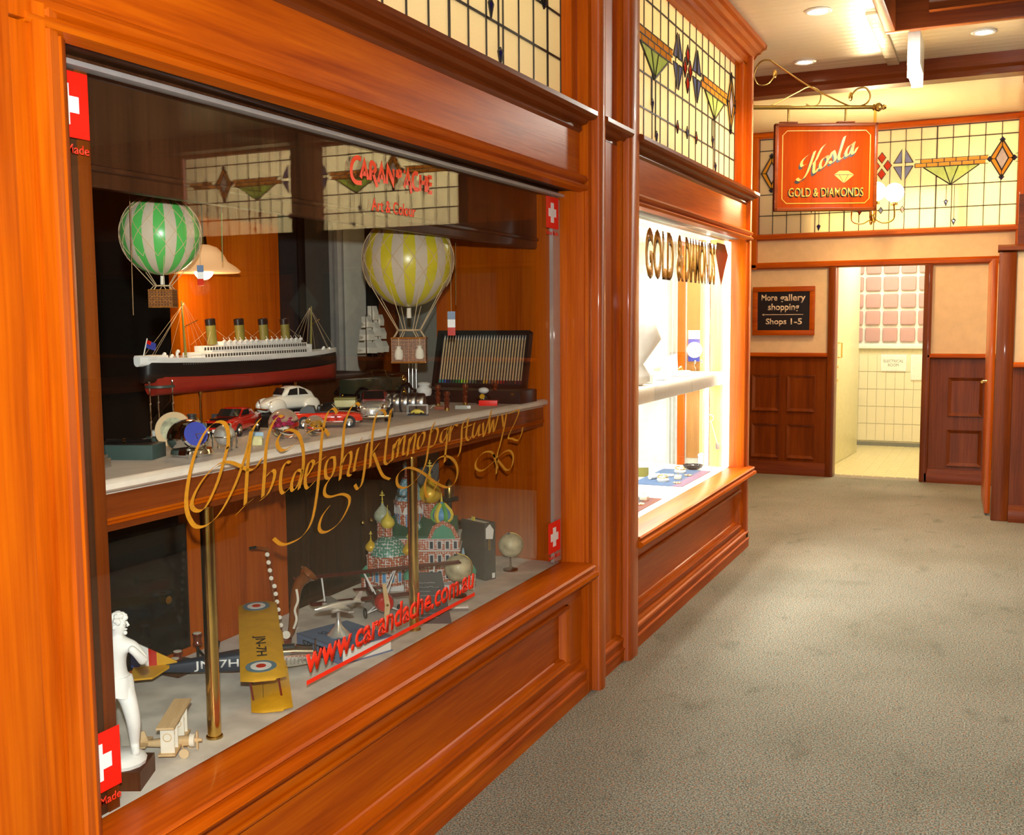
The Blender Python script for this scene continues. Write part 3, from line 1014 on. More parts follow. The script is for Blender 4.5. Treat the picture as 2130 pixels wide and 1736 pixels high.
# stock-room door frames seen between ship and church
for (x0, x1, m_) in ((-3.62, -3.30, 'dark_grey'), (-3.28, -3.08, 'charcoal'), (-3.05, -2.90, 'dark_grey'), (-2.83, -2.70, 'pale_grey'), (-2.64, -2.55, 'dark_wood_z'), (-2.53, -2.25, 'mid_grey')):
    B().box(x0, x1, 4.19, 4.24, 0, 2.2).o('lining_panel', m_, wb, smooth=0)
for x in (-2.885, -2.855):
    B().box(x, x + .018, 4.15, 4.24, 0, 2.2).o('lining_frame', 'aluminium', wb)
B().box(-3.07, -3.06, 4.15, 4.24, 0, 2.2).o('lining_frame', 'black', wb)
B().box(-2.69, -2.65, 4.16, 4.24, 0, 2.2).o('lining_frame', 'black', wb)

# display of the right shop
B().box(-2.9, -1.63, 4.56, 6.99, .50, .549).o('display_floor', 'white', wa, smooth=0)
B().box(-2.9, -1.63, 4.56, 6.99, 2.07, 2.10).o('display_ceiling', 'white_paint', wa, smooth=0)
wood('honey_wood', 'z', (0.50, 0.30, 0.10), (0.60, 0.38, 0.14), (0.68, 0.46, 0.20))
B().box(-1.76, -1.645, 6.93, 6.99, .549, 2.07).o('end_panel', 'honey_wood', wa)
B().box(-1.785, -1.765, 6.90, 6.93, .549, 2.07).o('light_strip', 'strip_light', wa)
B().box(-1.83, -1.785, 6.93, 6.99, .549, 2.07).o('end_panel', 'honey_wood', wa)
B().box(-1.935, -1.83, 6.95, 6.99, .549, 2.07).o('end_panel', 'pale_grey', wa)
wood('tan_wood', 'z', (0.26, 0.12, 0.03), (0.34, 0.16, 0.045), (0.40, 0.20, 0.06))
B().box(-1.925, -1.835, 6.945, 6.952, .60, 2.07).o('end_lining', 'tan_wood', wa)
B().box(-1.985, -1.935, 6.93, 6.99, .549, 2.07).o('end_panel', 'wood_z', wa)
mat('mint_wall', (0.66, 0.72, 0.62), 0.6)
B().box(-2.9, -2.06, 6.96, 6.99, .549, 2.07).o('end_lining', 'mint_wall', wa, smooth=0)
for x in (-2.055, -2.03, -2.0):
    B().box(x, x + .012, 6.94, 6.99, .549, 2.07).o('sliding_track', 'aluminium', wa)
B().box(-2.06, -1.985, 6.955, 6.99, .549, 2.07).o('end_lining', 'pale_grey', wa)
B().box(-2.93, -2.90, 4.56, 7.0, .5, 2.1).o('rear_lining', 'mint_wall', wa, smooth=0)
B().prism([(-1.69, 1.195), (-1.672, 1.190), (-1.665, 1.178), (-1.665, 1.122), (-1.672, 1.110), (-1.69, 1.105), (-2.15, 1.105), (-2.15, 1.195)], 'y', 4.56, 6.925).o('padded_shelf', 'shelf_edge', wa)
prof('shelf_light', [(-1.64, 1.99), (-1.655, 1.99), (-1.655, 2.01), (-1.64, 2.01)], 4.6, 6.8, 'strip_light', wa)

# ================================================================ LETTERING AND STICKERS ON THE GLASS
ALPHA = [[(1.8999,1.263),(1.9032,1.2942),(1.8967,1.3166),(1.8798,1.3268),(1.8569,1.3262),(1.8251,1.3081),(1.7868,1.2572),(1.7617,1.1887),(1.7577,1.1439),(1.771,1.1131),(1.7919,1.0977),(1.8281,1.0988),(1.8722,1.1225),(1.9222,1.1763),(1.9619,1.2395),(1.9896,1.2954),(2.0193,1.3204)],
         [(1.9846,1.2959),(1.9708,1.2303),(1.9624,1.1744),(1.9549,1.1226)],
         [(1.9234,1.1044),(1.9528,1.1189),(1.9814,1.1297)],
         [(1.8983,1.2663),(1.8837,1.2333),(1.8582,1.1858),(1.819,1.1393),(1.7911,1.1344),(1.774,1.1488),(1.784,1.1739),(1.8169,1.2054),(1.8604,1.2293),(1.9012,1.2311),(1.9424,1.2157),(1.9725,1.2024),(1.9978,1.2055),(2.0211,1.224)],
         [(2.107,1.3176),(2.0896,1.3212),(2.0618,1.2986),(2.0407,1.2549),(2.0312,1.1936),(2.021,1.1304)],
         [(2.0117,1.1236),(2.0394,1.1338),(2.0618,1.1599),(2.0696,1.1821),(2.0586,1.1899),(2.0364,1.1783)],
         [(2.1318,1.1994),(2.1153,1.2028),(2.0965,1.1805),(2.0906,1.1429),(2.1028,1.126),(2.136,1.1404)],
         [(2.1801,1.1712),(2.1589,1.1763),(2.1394,1.1529),(2.1356,1.1318),(2.1467,1.1275),(2.1689,1.1464),(2.188,1.1855)],
         [(2.1659,1.1272),(2.1845,1.1728),(2.1892,1.2118),(2.1834,1.2431),(2.1674,1.2701),(2.1343,1.283),(2.0997,1.2771),(2.0825,1.2578),(2.0911,1.2399),(2.1126,1.2339),(2.155,1.2454),(2.2047,1.2663),(2.2571,1.2752),(2.2872,1.2668),(2.3036,1.2502)],
         [(2.1982,1.1532),(2.2226,1.1721),(2.2322,1.1878),(2.2176,1.1928),(2.2021,1.1748),(2.1932,1.1407),(2.2034,1.1232),(2.2314,1.136)],
         [(2.3438,1.3071),(2.3301,1.3202),(2.3064,1.3167),(2.2867,1.2904),(2.271,1.2468),(2.2607,1.185),(2.2417,1.0976),(2.2164,1.0344),(2.1746,1.003),(2.1209,0.9951),(2.0866,0.9994),(2.0571,1.0198)],
         [(2.2304,1.18),(2.2841,1.1947)],
         [(2.3269,1.1894),(2.3009,1.189),(2.2845,1.1683),(2.2864,1.1407),(2.3081,1.1368),(2.3266,1.1627),(2.3261,1.1895)],
         [(2.3081,1.1368),(2.2823,1.1185),(2.2775,1.0965),(2.3027,1.0852),(2.3586,1.0838),(2.3925,1.0681),(2.3865,1.0439),(2.3474,1.0107),(2.2988,0.9951),(2.2631,0.9963),(2.2486,1.0127),(2.2635,1.0396),(2.2969,1.0604)],
         [(2.4533,1.3196),(2.4392,1.3273),(2.4179,1.3205),(2.3963,1.3012),(2.3759,1.2635),(2.3649,1.1949),(2.3498,1.1248)],
         [(2.3553,1.1589),(2.3809,1.1874),(2.4043,1.1939),(2.4051,1.1712),(2.3886,1.1357),(2.4033,1.1289)],
         [(2.4425,1.1999),(2.4266,1.1637),(2.4206,1.1407),(2.4412,1.1466)],
         [(2.4545,1.2214),(2.4633,1.2272)],
         [(2.4905,1.2088),(2.4815,1.1809),(2.4709,1.1339),(2.4564,1.0974),(2.4354,1.0861),(2.4215,1.1006)],
         [(2.5017,1.2269),(2.5108,1.2318)],
         [(2.5908,1.2796),(2.5775,1.2956),(2.549,1.293),(2.5263,1.2633),(2.5144,1.211),(2.501,1.1396)],
         [(2.5113,1.1763),(2.5417,1.1957),(2.551,1.202)],
         [(2.5211,1.177),(2.5431,1.1389),(2.5693,1.1046),(2.6062,1.0894)],
         [(2.6091,1.2705),(2.6214,1.2954),(2.6024,1.2412),(2.586,1.1782),(2.5801,1.144),(2.5966,1.1359),(2.613,1.1449)],
         [(2.6327,1.1904),(2.6214,1.1428)],
         [(2.6252,1.166),(2.6513,1.1984),(2.6639,1.1986),(2.6495,1.1494)],
         [(2.6533,1.1728),(2.6837,1.2051),(2.6956,1.2038),(2.684,1.1564),(2.7008,1.1554)],
         [(2.7254,1.1991),(2.7095,1.1471)],
         [(2.7143,1.1693),(2.7459,1.2047),(2.7601,1.2022),(2.7441,1.1533),(2.7616,1.1549)],
         [(2.804,1.2066),(2.7827,1.1961),(2.7715,1.1721),(2.7815,1.1594),(2.8073,1.1787),(2.8155,1.2033),(2.8019,1.2078)],
         [(2.8802,1.2328),(2.8576,1.2097),(2.841,1.1642),(2.8154,1.1032),(2.7618,1.0681),(2.7021,1.0507),(2.6532,1.0622),(2.6464,1.0897),(2.6743,1.1063),(2.7242,1.1079),(2.7957,1.0835),(2.8785,1.0405),(2.9566,1.0123),(3.0107,1.0211),(3.0309,1.0579),(3.0058,1.0951),(2.9483,1.1162),(2.8918,1.1117),(2.847,1.0829),(2.8135,1.0446),(2.8228,1.0035),(2.86,1.0117),(2.9031,1.0435)],
         [(2.8485,1.1956),(2.8862,1.2133),(2.9012,1.1982),(2.8757,1.1614),(2.8429,1.1576)],
         [(2.9625,1.2058),(2.9303,1.198),(2.9171,1.172),(2.9338,1.1636),(2.9596,1.1867),(2.9706,1.2078),(2.9512,1.1352),(2.9432,1.0975)],
         [(2.9881,1.2099),(2.9773,1.1621)],
         [(2.9826,1.1844),(3.0115,1.211),(3.0351,1.2065)],
         [(3.1161,1.2251),(3.0838,1.2178),(3.0661,1.1956),(3.0614,1.1563),(3.0507,1.1206),(3.0346,1.105)],
         [(3.111,1.2199),(3.0946,1.1642),(3.1165,1.1492),(3.1319,1.1602)],
         [(3.0808,1.1964),(3.138,1.2001)],
         [(3.1583,1.2051),(3.1421,1.1649),(3.1622,1.157),(3.1966,1.1957),(3.188,1.1601),(3.2061,1.1594)],
         [(3.2228,1.1979),(3.2269,1.1502),(3.2488,1.1776),(3.2906,1.2365)],
         [(3.2766,1.2168),(3.2724,1.1561),(3.3034,1.2024),(3.3078,1.1585),(3.3451,1.2138)],
         [(3.3775,1.2152),(3.3864,1.1702)],
         [(3.4161,1.2181),(3.392,1.1635),(3.3567,1.1058),(3.3335,1.0718),(3.325,1.0058)],
         [(3.3366,1.0225),(3.2978,1.0823),(3.2308,1.0945),(3.1716,1.0752),(3.1645,1.048),(3.2161,1.0328),(3.2971,1.0509),(3.3815,1.0752),(3.4393,1.0758),(3.4698,1.0489),(3.4527,1.0132),(3.4088,1.0085),(3.3525,1.0438),(3.2951,1.0814)],
         [(3.4422,1.2134),(3.5196,1.2182),(3.4979,1.1847),(3.4287,1.1288),(3.4608,1.1179),(3.5145,1.1057),(3.5454,1.128),(3.5551,1.15)]]
CARAN = [[(2.4887,1.9988),(2.4703,2.0015),(2.4499,1.991),(2.4398,1.9698),(2.4422,1.9465),(2.4609,1.934),(2.4896,1.9351)],
         [(2.485,1.9487),(2.5056,1.9946),(2.5234,1.9476)],
         [(2.494,1.9618),(2.5146,1.9624)],
         [(2.5342,1.9479),(2.5384,1.9942),(2.556,1.9936),(2.5615,1.9812),(2.5498,1.9704),(2.5375,1.9704)],
         [(2.548,1.9701),(2.5696,1.9331)],
         [(2.5755,1.947),(2.5954,1.9968),(2.6099,1.947)],
         [(2.5833,1.963),(2.6032,1.9635)],
         [(2.6209,1.9473),(2.6264,1.9959),(2.6602,1.9507),(2.6587,1.9932)],
         [(2.6772,1.9721),(2.6788,1.9947)],
         [(2.6872,1.9938),(2.7017,1.9917),(2.7012,1.9789),(2.6864,1.9732),(2.6872,1.9938)],
         [(2.724,1.9983),(2.7198,1.9889)],
         [(2.7195,1.9474),(2.7397,1.9983),(2.7605,1.9343)],
         [(2.7259,1.962),(2.7516,1.9629)],
         [(2.801,1.9957),(2.7828,1.9965),(2.7702,1.981),(2.7714,1.9591),(2.7832,1.9493),(2.8036,1.9501)],
         [(2.8154,1.9954),(2.8129,1.9474)],
         [(2.8146,1.9736),(2.8458,1.9738)],
         [(2.8495,1.9964),(2.847,1.9479)],
         [(2.8633,1.9955),(2.861,1.9488)],
         [(2.8633,1.9949),(2.8876,1.9957)],
         [(2.8626,1.9728),(2.8869,1.9743)],
         [(2.861,1.9494),(2.8874,1.9494)]]
KOSTA = [[(0.3339,0.4353),(0.3105,0.4122),(0.2919,0.3751),(0.2715,0.3305),(0.2499,0.3126)],
         [(0.2648,0.3918),(0.2425,0.323),(0.2202,0.2598),(0.1972,0.2197),(0.1749,0.2041),(0.16,0.2041),(0.1489,0.2145)],
         [(0.2473,0.3832),(0.212,0.3602),(0.1831,0.3305),(0.1767,0.3026),(0.1879,0.2952),(0.2046,0.3063)],
         [(0.2622,0.3212),(0.2622,0.297),(0.2596,0.2636),(0.2696,0.2506),(0.2901,0.2821)],
         [(0.3429,0.3602),(0.3142,0.336),(0.3012,0.297),(0.3124,0.2803),(0.3384,0.3044),(0.354,0.3453),(0.3421,0.3594),(0.3626,0.3509)],
         [(0.3626,0.3416),(0.386,0.3918),(0.4016,0.3565),(0.3986,0.3305),(0.3774,0.3137),(0.3644,0.3249)],
         [(0.4618,0.4865),(0.4432,0.4197),(0.4246,0.3565),(0.435,0.3371),(0.4555,0.3528)],
         [(0.5224,0.4401),(0.4915,0.4234),(0.4722,0.3825),(0.4796,0.3583),(0.5019,0.3825),(0.5261,0.4494)],
         [(0.5261,0.4494),(0.5131,0.3899),(0.525,0.3732),(0.5465,0.4141)]]

GX = -1.6155
b = B()
for st in ALPHA:
    pts = catmull([(GX, y, z) for (y, z) in st], 5)
    b.ribbon(pts, (0, .0125, .0050), (.0006, 0, 0))
tag(b.o('alphabet_lettering', 'gold_letter', smooth=0), 'gold calligraphic alphabet with long flourishes written across the left shop window', 'lettering')
b = B()
for k, st in enumerate(CARAN):
    pts = catmull([(GX, y, z) for (y, z) in st], 4) if len(st) > 4 and k not in (7, 9) else [(GX, y, z) for (y, z) in st]
    b.stroke(pts, .0125 if k not in (8, 9, 10) else .008, (1, 0, 0), (.0006, 0, 0))
tag(b.o('brand_lettering', 'coral_letter', smooth=0), 'coral red brand name in tall capitals high on the left shop window', 'lettering')
tag(text('slogan_lettering', 'Art & Colour', 'coral_letter', .245, .036, .0006, .012, loc=(GX, 2.538, 1.864), rot=ON_GLASS), 'coral red words Art & Colour under the brand name on the glass', 'lettering')
t = thing('web_address_lettering', 'underlined scarlet web address low on the left shop window', 'lettering', (GX, 2.176, .607))
text('letters', 'www.carandache.com.au', 'red_letter', .965, .075, .0006, .03, .12, parent=t, loc=(0, 0, .028), rot=ON_GLASS)
B().box(0, .0006, 0, .968, -.001, .011).o('underline', 'red_letter', t, smooth=0)


def swiss(y0, z0, w_, h_, label, cap):
    t = thing('flag_sticker', label, 'sticker', (GX, y0, z0), group='red stickers with a white cross on the window corners')
    B().box(0, .0006, 0, w_, 0, h_).o('red_field', 'red_vinyl', t, smooth=0)
    cx_, cz_ = w_ / 2, h_ / 2
    a, q = w_ * .125, w_ * .31
    pts = [(-a, -q), (a, -q), (a, -a), (q, -a), (q, a), (a, a), (a, q), (-a, q), (-a, a), (-q, a), (-q, -a), (-a, -a)]
    B().slab([(.0007, cx_ + u, cz_ + v) for u, v in pts], (.0005, 0, 0)).o('white_cross', 'white_vinyl', t, smooth=0)
    text('caption', 'Swiss Made', 'red_letter', w_ * .98, .018, .0006, .01, parent=t, loc=(0, 0, cap), rot=ON_GLASS)


swiss(1.407, 1.908, .124, .124, 'red sticker with white cross at the top left corner of the window', -.030)
swiss(3.791, 1.911, .124, .122, 'small looking red cross sticker at the top right corner of the window', -.026)
swiss(3.797, .610, .126, .126, 'red cross sticker at the bottom right corner by the sill', -.026)
swiss(1.414, .610, .124, .124, 'large red cross sticker at the bottom left beside the white statue', -.028)
# right window: gilt letters and jewel
t = thing('gilt_window_lettering', 'tall gilt words GOLD & DIAMONDS across the top of the lit window', 'lettering', (GX, 5.045, 1.765))
for k, (wd, y0, wy) in enumerate((('GOLD', 0, .50), ('&', .56, .14), ('DIAMONDS', .73, .68))):
    text('word', wd, 'gold_letter', wy, .245, .0006, .030, parent=t, loc=(.0010, y0, 0), rot=ON_GLASS)
    text('word_shadow', wd, 'walnut', wy, .245, .0005, .040, parent=t, loc=(0, y0 + .012, -.012), rot=ON_GLASS)
b = B(); b.slab([(GX, 6.50, 2.02), (GX, 6.72, 2.02), (GX, 6.80, 1.955), (GX, 6.62, 1.755), (GX, 6.47, 1.955)], (.0006, 0, 0))
tag(b.o('jewel_decal', 'maroon', smooth=0), 'maroon cut-gem decal at the right end of the gilt window lettering', 'decal')

# ================================================================ HANGING SIGN AND WALL SIGNS
SD = math.atan2(.4220, .9065)
t = thing('hanging_sign', 'orange timber trade sign hanging from a curled brass bracket at the shop corner', 'sign', (-1.402, 7.177, 2.259), SD)
bd = B().box(0, .683, -.02, .02, 0, .575, .006).o('board', 'sign_wood', t)
fr = B()
for a in ((0, .683, 0, .022), (0, .683, .553, .575)):
    fr.box(a[0], a[1], -.026, .026, a[2], a[3], .004)
for a in ((0, .022), (.661, .683)):
    fr.box(a[0], a[1], -.026, .026, 0, .575, .004)
fr.o('frame', 'dark_wood_x', t)
q = .03
gl = [(.05 + q, .05), (.633 - q, .05), (.633, .05 + q), (.633, .525 - q), (.633 - q, .525), (.05 + q, .525), (.05, .525 - q), (.05, .05 + q), (.05 + q, .05), (.10, .05)]
B().stroke([(u, -.0215, v) for u, v in gl], .006, (0, -1, 0), (0, -.001, 0)).o('gilt_line', 'gold_letter', t, smooth=0)
for (dx, dz, yy, m_, nm) in ((-.009, -.017, -.0210, 'black', 'script_shadow'), (0, 0, -.0225, 'sign_gilt', 'script')):
    b = B()
    for st in KOSTA:
        b.ribbon(catmull([(u + dx, yy, v + dz) for u, v in st], 5), (.019, 0, .012), (0, -.001, 0))
    b.o(nm, m_, t, smooth=0)
text('capitals_shadow', 'GOLD & DIAMONDS', 'black', .50, .060, .001, .02, parent=t, loc=(.088, -.0205, .088), rot=FACE_CAM)
text('capitals', 'GOLD & DIAMONDS', 'sign_gilt', .50, .060, .001, .005, parent=t, loc=(.094, -.0220, .092), rot=FACE_CAM)
B().slab([(.395, -.0205, .236), (.43, -.0205, .262), (.49, -.0205, .262), (.53, -.0205, .236), (.462, -.0205, .18)], (0, -.002, 0)).o('gem_emblem', 'sign_gilt', t, smooth=0)
B().stroke([(.395, -.0230, .236), (.53, -.0230, .236)], .003, (0, -1, 0), (0, -.0006, 0)).stroke([(.43, -.0230, .236), (.462, -.0230, .18), (.49, -.0230, .236)], .003, (0, -1, 0), (0, -.0006, 0)).o('gem_facets', 'walnut', t, smooth=0)
br = thing('sign_bracket', 'scrolled brass bracket bar with ball finial carrying the hanging sign', 'bracket', (-1.53, 7.105, 2.93), SD)
B().tube([(-.03, 0, .01), (.80, 0, .005)], .014, 10).o('bar', 'old_brass', br)
B().lathe([(.0, -.03), (.012, -.03), (.022, -.02), (.016, -.01), (.026, 0), (.03, .015), (.02, .03), (.012, .034), (.018, .045), (.012, .06), (0, .065)], (.82, 0, .005), 14, Matrix.Rotation(PI / 2, 4, 'Y')).o('finial', 'old_brass', br)
for u in (.235, .615):
    B().cyl((u, 0, .0), (u, 0, -.09), .007).o('hanger', 'old_brass', br)
    B().box(u - .06, u + .06, -.015, .015, -.0945, -.086, .003).o('hanger_plate', 'dark_wood_x', br)
B().tube(catmull([(-.01, 0, .10), (0, 0, .22), (.04, 0, .30), (.10, 0, .315), (.16, 0, .28), (.36, 0, .15), (.60, 0, .03), (.68, 0, .01), (.75, 0, .03), (.775, 0, .08), (.745, 0, .13), (.69, 0, .125), (.655, 0, .09)], 6), .006, 6).o('scroll', 'old_brass', br)
B().tube(catmull([(-.01, 0, .13), (0, 0, .03), (.06, 0, .01), (.12, 0, .02), (.28, 0, .10), (.37, 0, .14), (.44, 0, .11), (.44, 0, .04), (.39, 0, .015), (.35, 0, .03)], 6), .004, 6).o('scroll', 'old_brass', br)
B().tube(catmull([(.0, 0, .22), (.03, 0, .16), (.09, 0, .16), (.13, 0, .20)], 6), .004, 6).o('scroll', 'old_brass', br)
for (u, v, a) in ((.14, .225, .9), (.645, .075, .9)):
    B().ball((u, 0, v), .03, 8, 6, (.5, .12, 1.0)).o('leaf', 'brass', br)
B().box(-.045, -.022, -.03, .03, -.04, .36, .004).o('back_plate', 'old_brass', br)

t = thing('direction_sign', 'black sign in a timber frame saying More gallery shopping, Shops 1-5', 'sign', (-2.225, 10.44, 1.375))
for (x0, x1, z0, z1) in ((0, .60, 0, .05), (0, .60, .425, .475), (0, .05, .05, .425), (.55, .60, .05, .425)):
    B().box(x0, x1, -.03, 0, z0, z1, .006).o('frame', 'wood_x', t)
B().box(.05, .55, -.014, 0, .05, .425).o('plate', 'black', t, smooth=0)
mat('sign_cream', (0.80, 0.62, 0.44), 0.6)
text('word', 'More', 'sign_cream', .155, .062, .001, .02, parent=t, loc=(.085, -.015, .338), rot=FACE_CAM)
text('word', 'gallery', 'sign_cream', .245, .085, .001, .02, parent=t, loc=(.265, -.015, .315), rot=FACE_CAM)
text('word', 'shopping', 'sign_cream', .30, .085, .001, .02, parent=t, loc=(.30, -.015, .225), rot=FACE_CAM, align='CENTER')
text('word', 'Shops', 'sign_cream', .20, .075, .001, .02, parent=t, loc=(.13, -.015, .090), rot=FACE_CAM)
text('word', '1-5', 'sign_cream', .11, .060, .001, .02, parent=t, loc=(.37, -.015, .105), rot=FACE_CAM)
B().box(.10, .49, -.0152, -.0140, .200, .205).prism([(.092, .2025), (.112, .214), (.112, .191)], 'y', -.0152, -.014).o('arrow', 'sign_cream', t, smooth=0)
t = thing('door_notice', 'framed white notice on the tiled washroom wall', 'notice', (-1.27, 13.128, .90))
B().box(0, .285, -.012, 0, 0, .20, .003).o('frame', 'white', t)
B().box(.012, .273, -.014, -.011, .012, .188).o('sheet', 'paper', t, smooth=0)
text('print', 'ELECTRICAL\nROOM', 'mid_grey', .22, .08, .001, parent=t, loc=(.142, -.0145, .06), rot=FACE_CAM, align='CENTER')
t = thing('door_notice', 'second white notice half hidden by the washroom door frame', 'notice', (-.935, 13.128, .80))
B().box(0, .22, -.012, 0, 0, .30, .003).o('frame', 'white', t)
B().box(.012, .208, -.014, -.011, .012, .288).o('sheet', 'paper', t, smooth=0)
t = thing('shop_name_lettering', 'brown words Unique Nails on the fascia across the gallery', 'lettering', (3.46, 8.625, 1.74))
text('word', 'Unique', 'walnut', .54, .16, .002, .02, parent=t, loc=(0, 0, -.03), rot=FACE_CAM)
text('word', 'Nails', 'walnut', .38, .13, .002, .02, parent=t, loc=(.60, 0, 0), rot=FACE_CAM)
for k, (x, z) in enumerate(((3.02, 1.73), (2.60, 1.72))):
    t = tag(B().slab([(x - .17, 8.56 if k == 0 else 8.64, z), (x, 8.56 if k == 0 else 8.64, z - .2), (x + .17, 8.56 if k == 0 else 8.64, z), (x, 8.56 if k == 0 else 8.64, z + .2)], (0, -.01, 0)).o('diamond_plaque', 'pale_grey'),
            ('grey diamond plaque on the dark post across the gallery', 'grey diamond plaque on the plaster beside the dark post')[k], 'plaque')

# fluorescent fitting hung from the skylight frame
t = thing('fluorescent_fitting', 'white twin tube fitting hanging under the skylight frame', 'lamp', (-.505, 6.65, 2.93))
B().box(-.035, .035, 0, .34, .085, .27, .004).o('housing', 'white_paint', t)
for u in (-.018, .018):
    B().tube([(u, .0, .03), (u, .34, .03)], .014, 10).o('tube', 'fluoro', t)
for v in (.01, .32):
    B().box(-.034, .034, v, v + .012, .012, .09, .002).o('lamp_holder', 'white_paint', t)
lamp('fluorescent_glow', 'AREA', (-.505, 6.82, 2.925), 26, (1.0, 0.97, 0.86), 0.08, (0, 0, 0), 0.34)
lamp('fluorescent_side_glow', 'POINT', (-.505, 6.60, 2.90), 15, (1.0, 0.95, 0.80), 0.05)
# wall lights: pair of opal globes on brass arms, in front of the far leaded light
t = thing('globe_chandelier', 'brass chandelier with glowing opal globes behind the hanging sign', 'lamp', (-1.02, 9.55, 2.40))
B().lathe([(0, -.04), (.02, -.03), (.03, 0), (.018, .03), (.012, .12), (.012, .94), (0, .94)], seg=14).o('stem', 'brass', t)
for k, (ux, uy) in enumerate(((.17, 0), (-.17, 0), (.04, -.16), (-.04, .16))):
    B().tube(catmull([(0, 0, .0), (ux * .5, uy * .5, -.05), (ux, uy, -.02), (ux, uy, .10)], 6), .007, 6).o('arm', 'brass', t)
    g_ = B().lathe([(.0, .09), (.03, .095), (.03, .115), (.012, .13), (0, .13)], (ux, uy, 0), 14).o('gallery_cup', 'brass', t)
    B().ball((ux, uy, .20), .08, 20, 14).o('globe', 'opal', t)
lamp('chandelier_glow', 'POINT', (-1.02, 9.40, 2.62), 105, (1.0, 0.70, 0.34), 0.1)

# ================================================================ LEFT WINDOW: SHELF AND POLES
t = thing('display_shelf', 'mahogany display shelf with pale covered top and rounded white edge', 'shelf', (0, 0, 0))
B().box(-2.20, -1.695, 1.415, 3.95, 1.195, 1.226).o('top', 'shelf_board', t, smooth=0)
SE = [(-1.696, 1.227), (-1.684, 1.226), (-1.676, 1.219), (-1.676, 1.208), (-1.684, 1.201), (-1.696, 1.200)]
for (a, b_) in ((1.415, 2.475), (2.478, 3.40), (3.403, 3.95)):
    B().prism(SE, 'y', a, b_).o('edging', 'shelf_edge', t)
B().prism([(-1.72, 1.115), (-1.696, 1.115), (-1.696, 1.128), (-1.692, 1.131), (-1.696, 1.135), (-1.692, 1.139), (-1.696, 1.143), (-1.696, 1.195), (-1.72, 1.195)], 'y', 1.415, 3.95).o('fascia', 'shelf_mahogany', t)
B().prism([(-1.696, 1.128), (-1.690, 1.131), (-1.695, 1.135), (-1.690, 1.139), (-1.696, 1.143)], 'y', 1.415, 3.95).o('fascia_bead', 'wood_y', t)
for k, y in enumerate((1.916, 2.878)):
    t = thing('brass_pole', ('polished brass pole nearest the biplane, holding up the shelf', 'polished brass pole in front of the model church')[k], 'pole', (-1.700, y, .549))
    B().lathe([(.016, 0), (.0165, .004), (.0165, .565), (.016, .57)], seg=20).o('tube', 'brass', t)
    B().lathe([(.0168, 0), (.0205, .001), (.0200, .006), (.0168, .008)], seg=20).o('foot_ring', 'old_brass', t)

# unseen counter added across the gallery so the window mirrors something dark
t = thing('added_dark_counter', 'added unseen dark timber counter that darkens the reflection in the shop window', 'counter', (2.15, 3.6, 0), 0)
B().box(-.45, .45, -2.4, 2.4, .10, 1.12).o('carcass', 'walnut', t)
B().box(-.40, .40, -2.35, 2.35, 0, .10).o('plinth', 'black', t)
B().box(-.50, .50, -2.45, 2.45, 1.12, 1.16, .008).o('worktop', 'dark_wood_y', t)
for k in range(6):
    B().box(-.465, -.45, -2.3 + k * .78, -1.62 + k * .78, .2, 1.05, .006).o('front_panel', 'walnut', t)

# ================================================================ HANGING THINGS
def striped(name, c0, c1, nst):
    m, n, out = nt(name)
    p = n.nodes.new('ShaderNodeBsdfPrincipled'); n.links.new(p.outputs[0], out.inputs[0])
    p.inputs['Roughness'].default_value = 0.28
    tc = n.nodes.new('ShaderNodeTexCoord')
    g = n.nodes.new('ShaderNodeTexGradient'); g.gradient_type = 'RADIAL'
    n.links.new(tc.outputs['Object'], g.inputs[0])
    a = n.nodes.new('ShaderNodeMath'); a.operation = 'MULTIPLY'; a.inputs[1].default_value = nst
    n.links.new(g.outputs['Fac'], a.inputs[0])
    f = n.nodes.new('ShaderNodeMath'); f.operation = 'FRACT'; n.links.new(a.outputs[0], f.inputs[0])
    c = n.nodes.new('ShaderNodeMath'); c.operation = 'GREATER_THAN'; c.inputs[1].default_value = 0.5; n.links.new(f.outputs[0], c.inputs[0])
    x = n.nodes.new('ShaderNodeMix'); x.data_type = 'RGBA'
    n.links.new(c.outputs[0], x.inputs[0]); x.inputs[6].default_value = (*c0, 1); x.inputs[7].default_value = (*c1, 1)
    n.links.new(x.outputs[2], p.inputs['Base Color'])
    MATS[name] = m


striped('green_stripes', (0.10, 0.50, 0.10), (0.62, 0.52, 0.38), 11)
striped('yellow_stripes', (0.62, 0.52, 0.03), (0.58, 0.49, 0.38), 12)


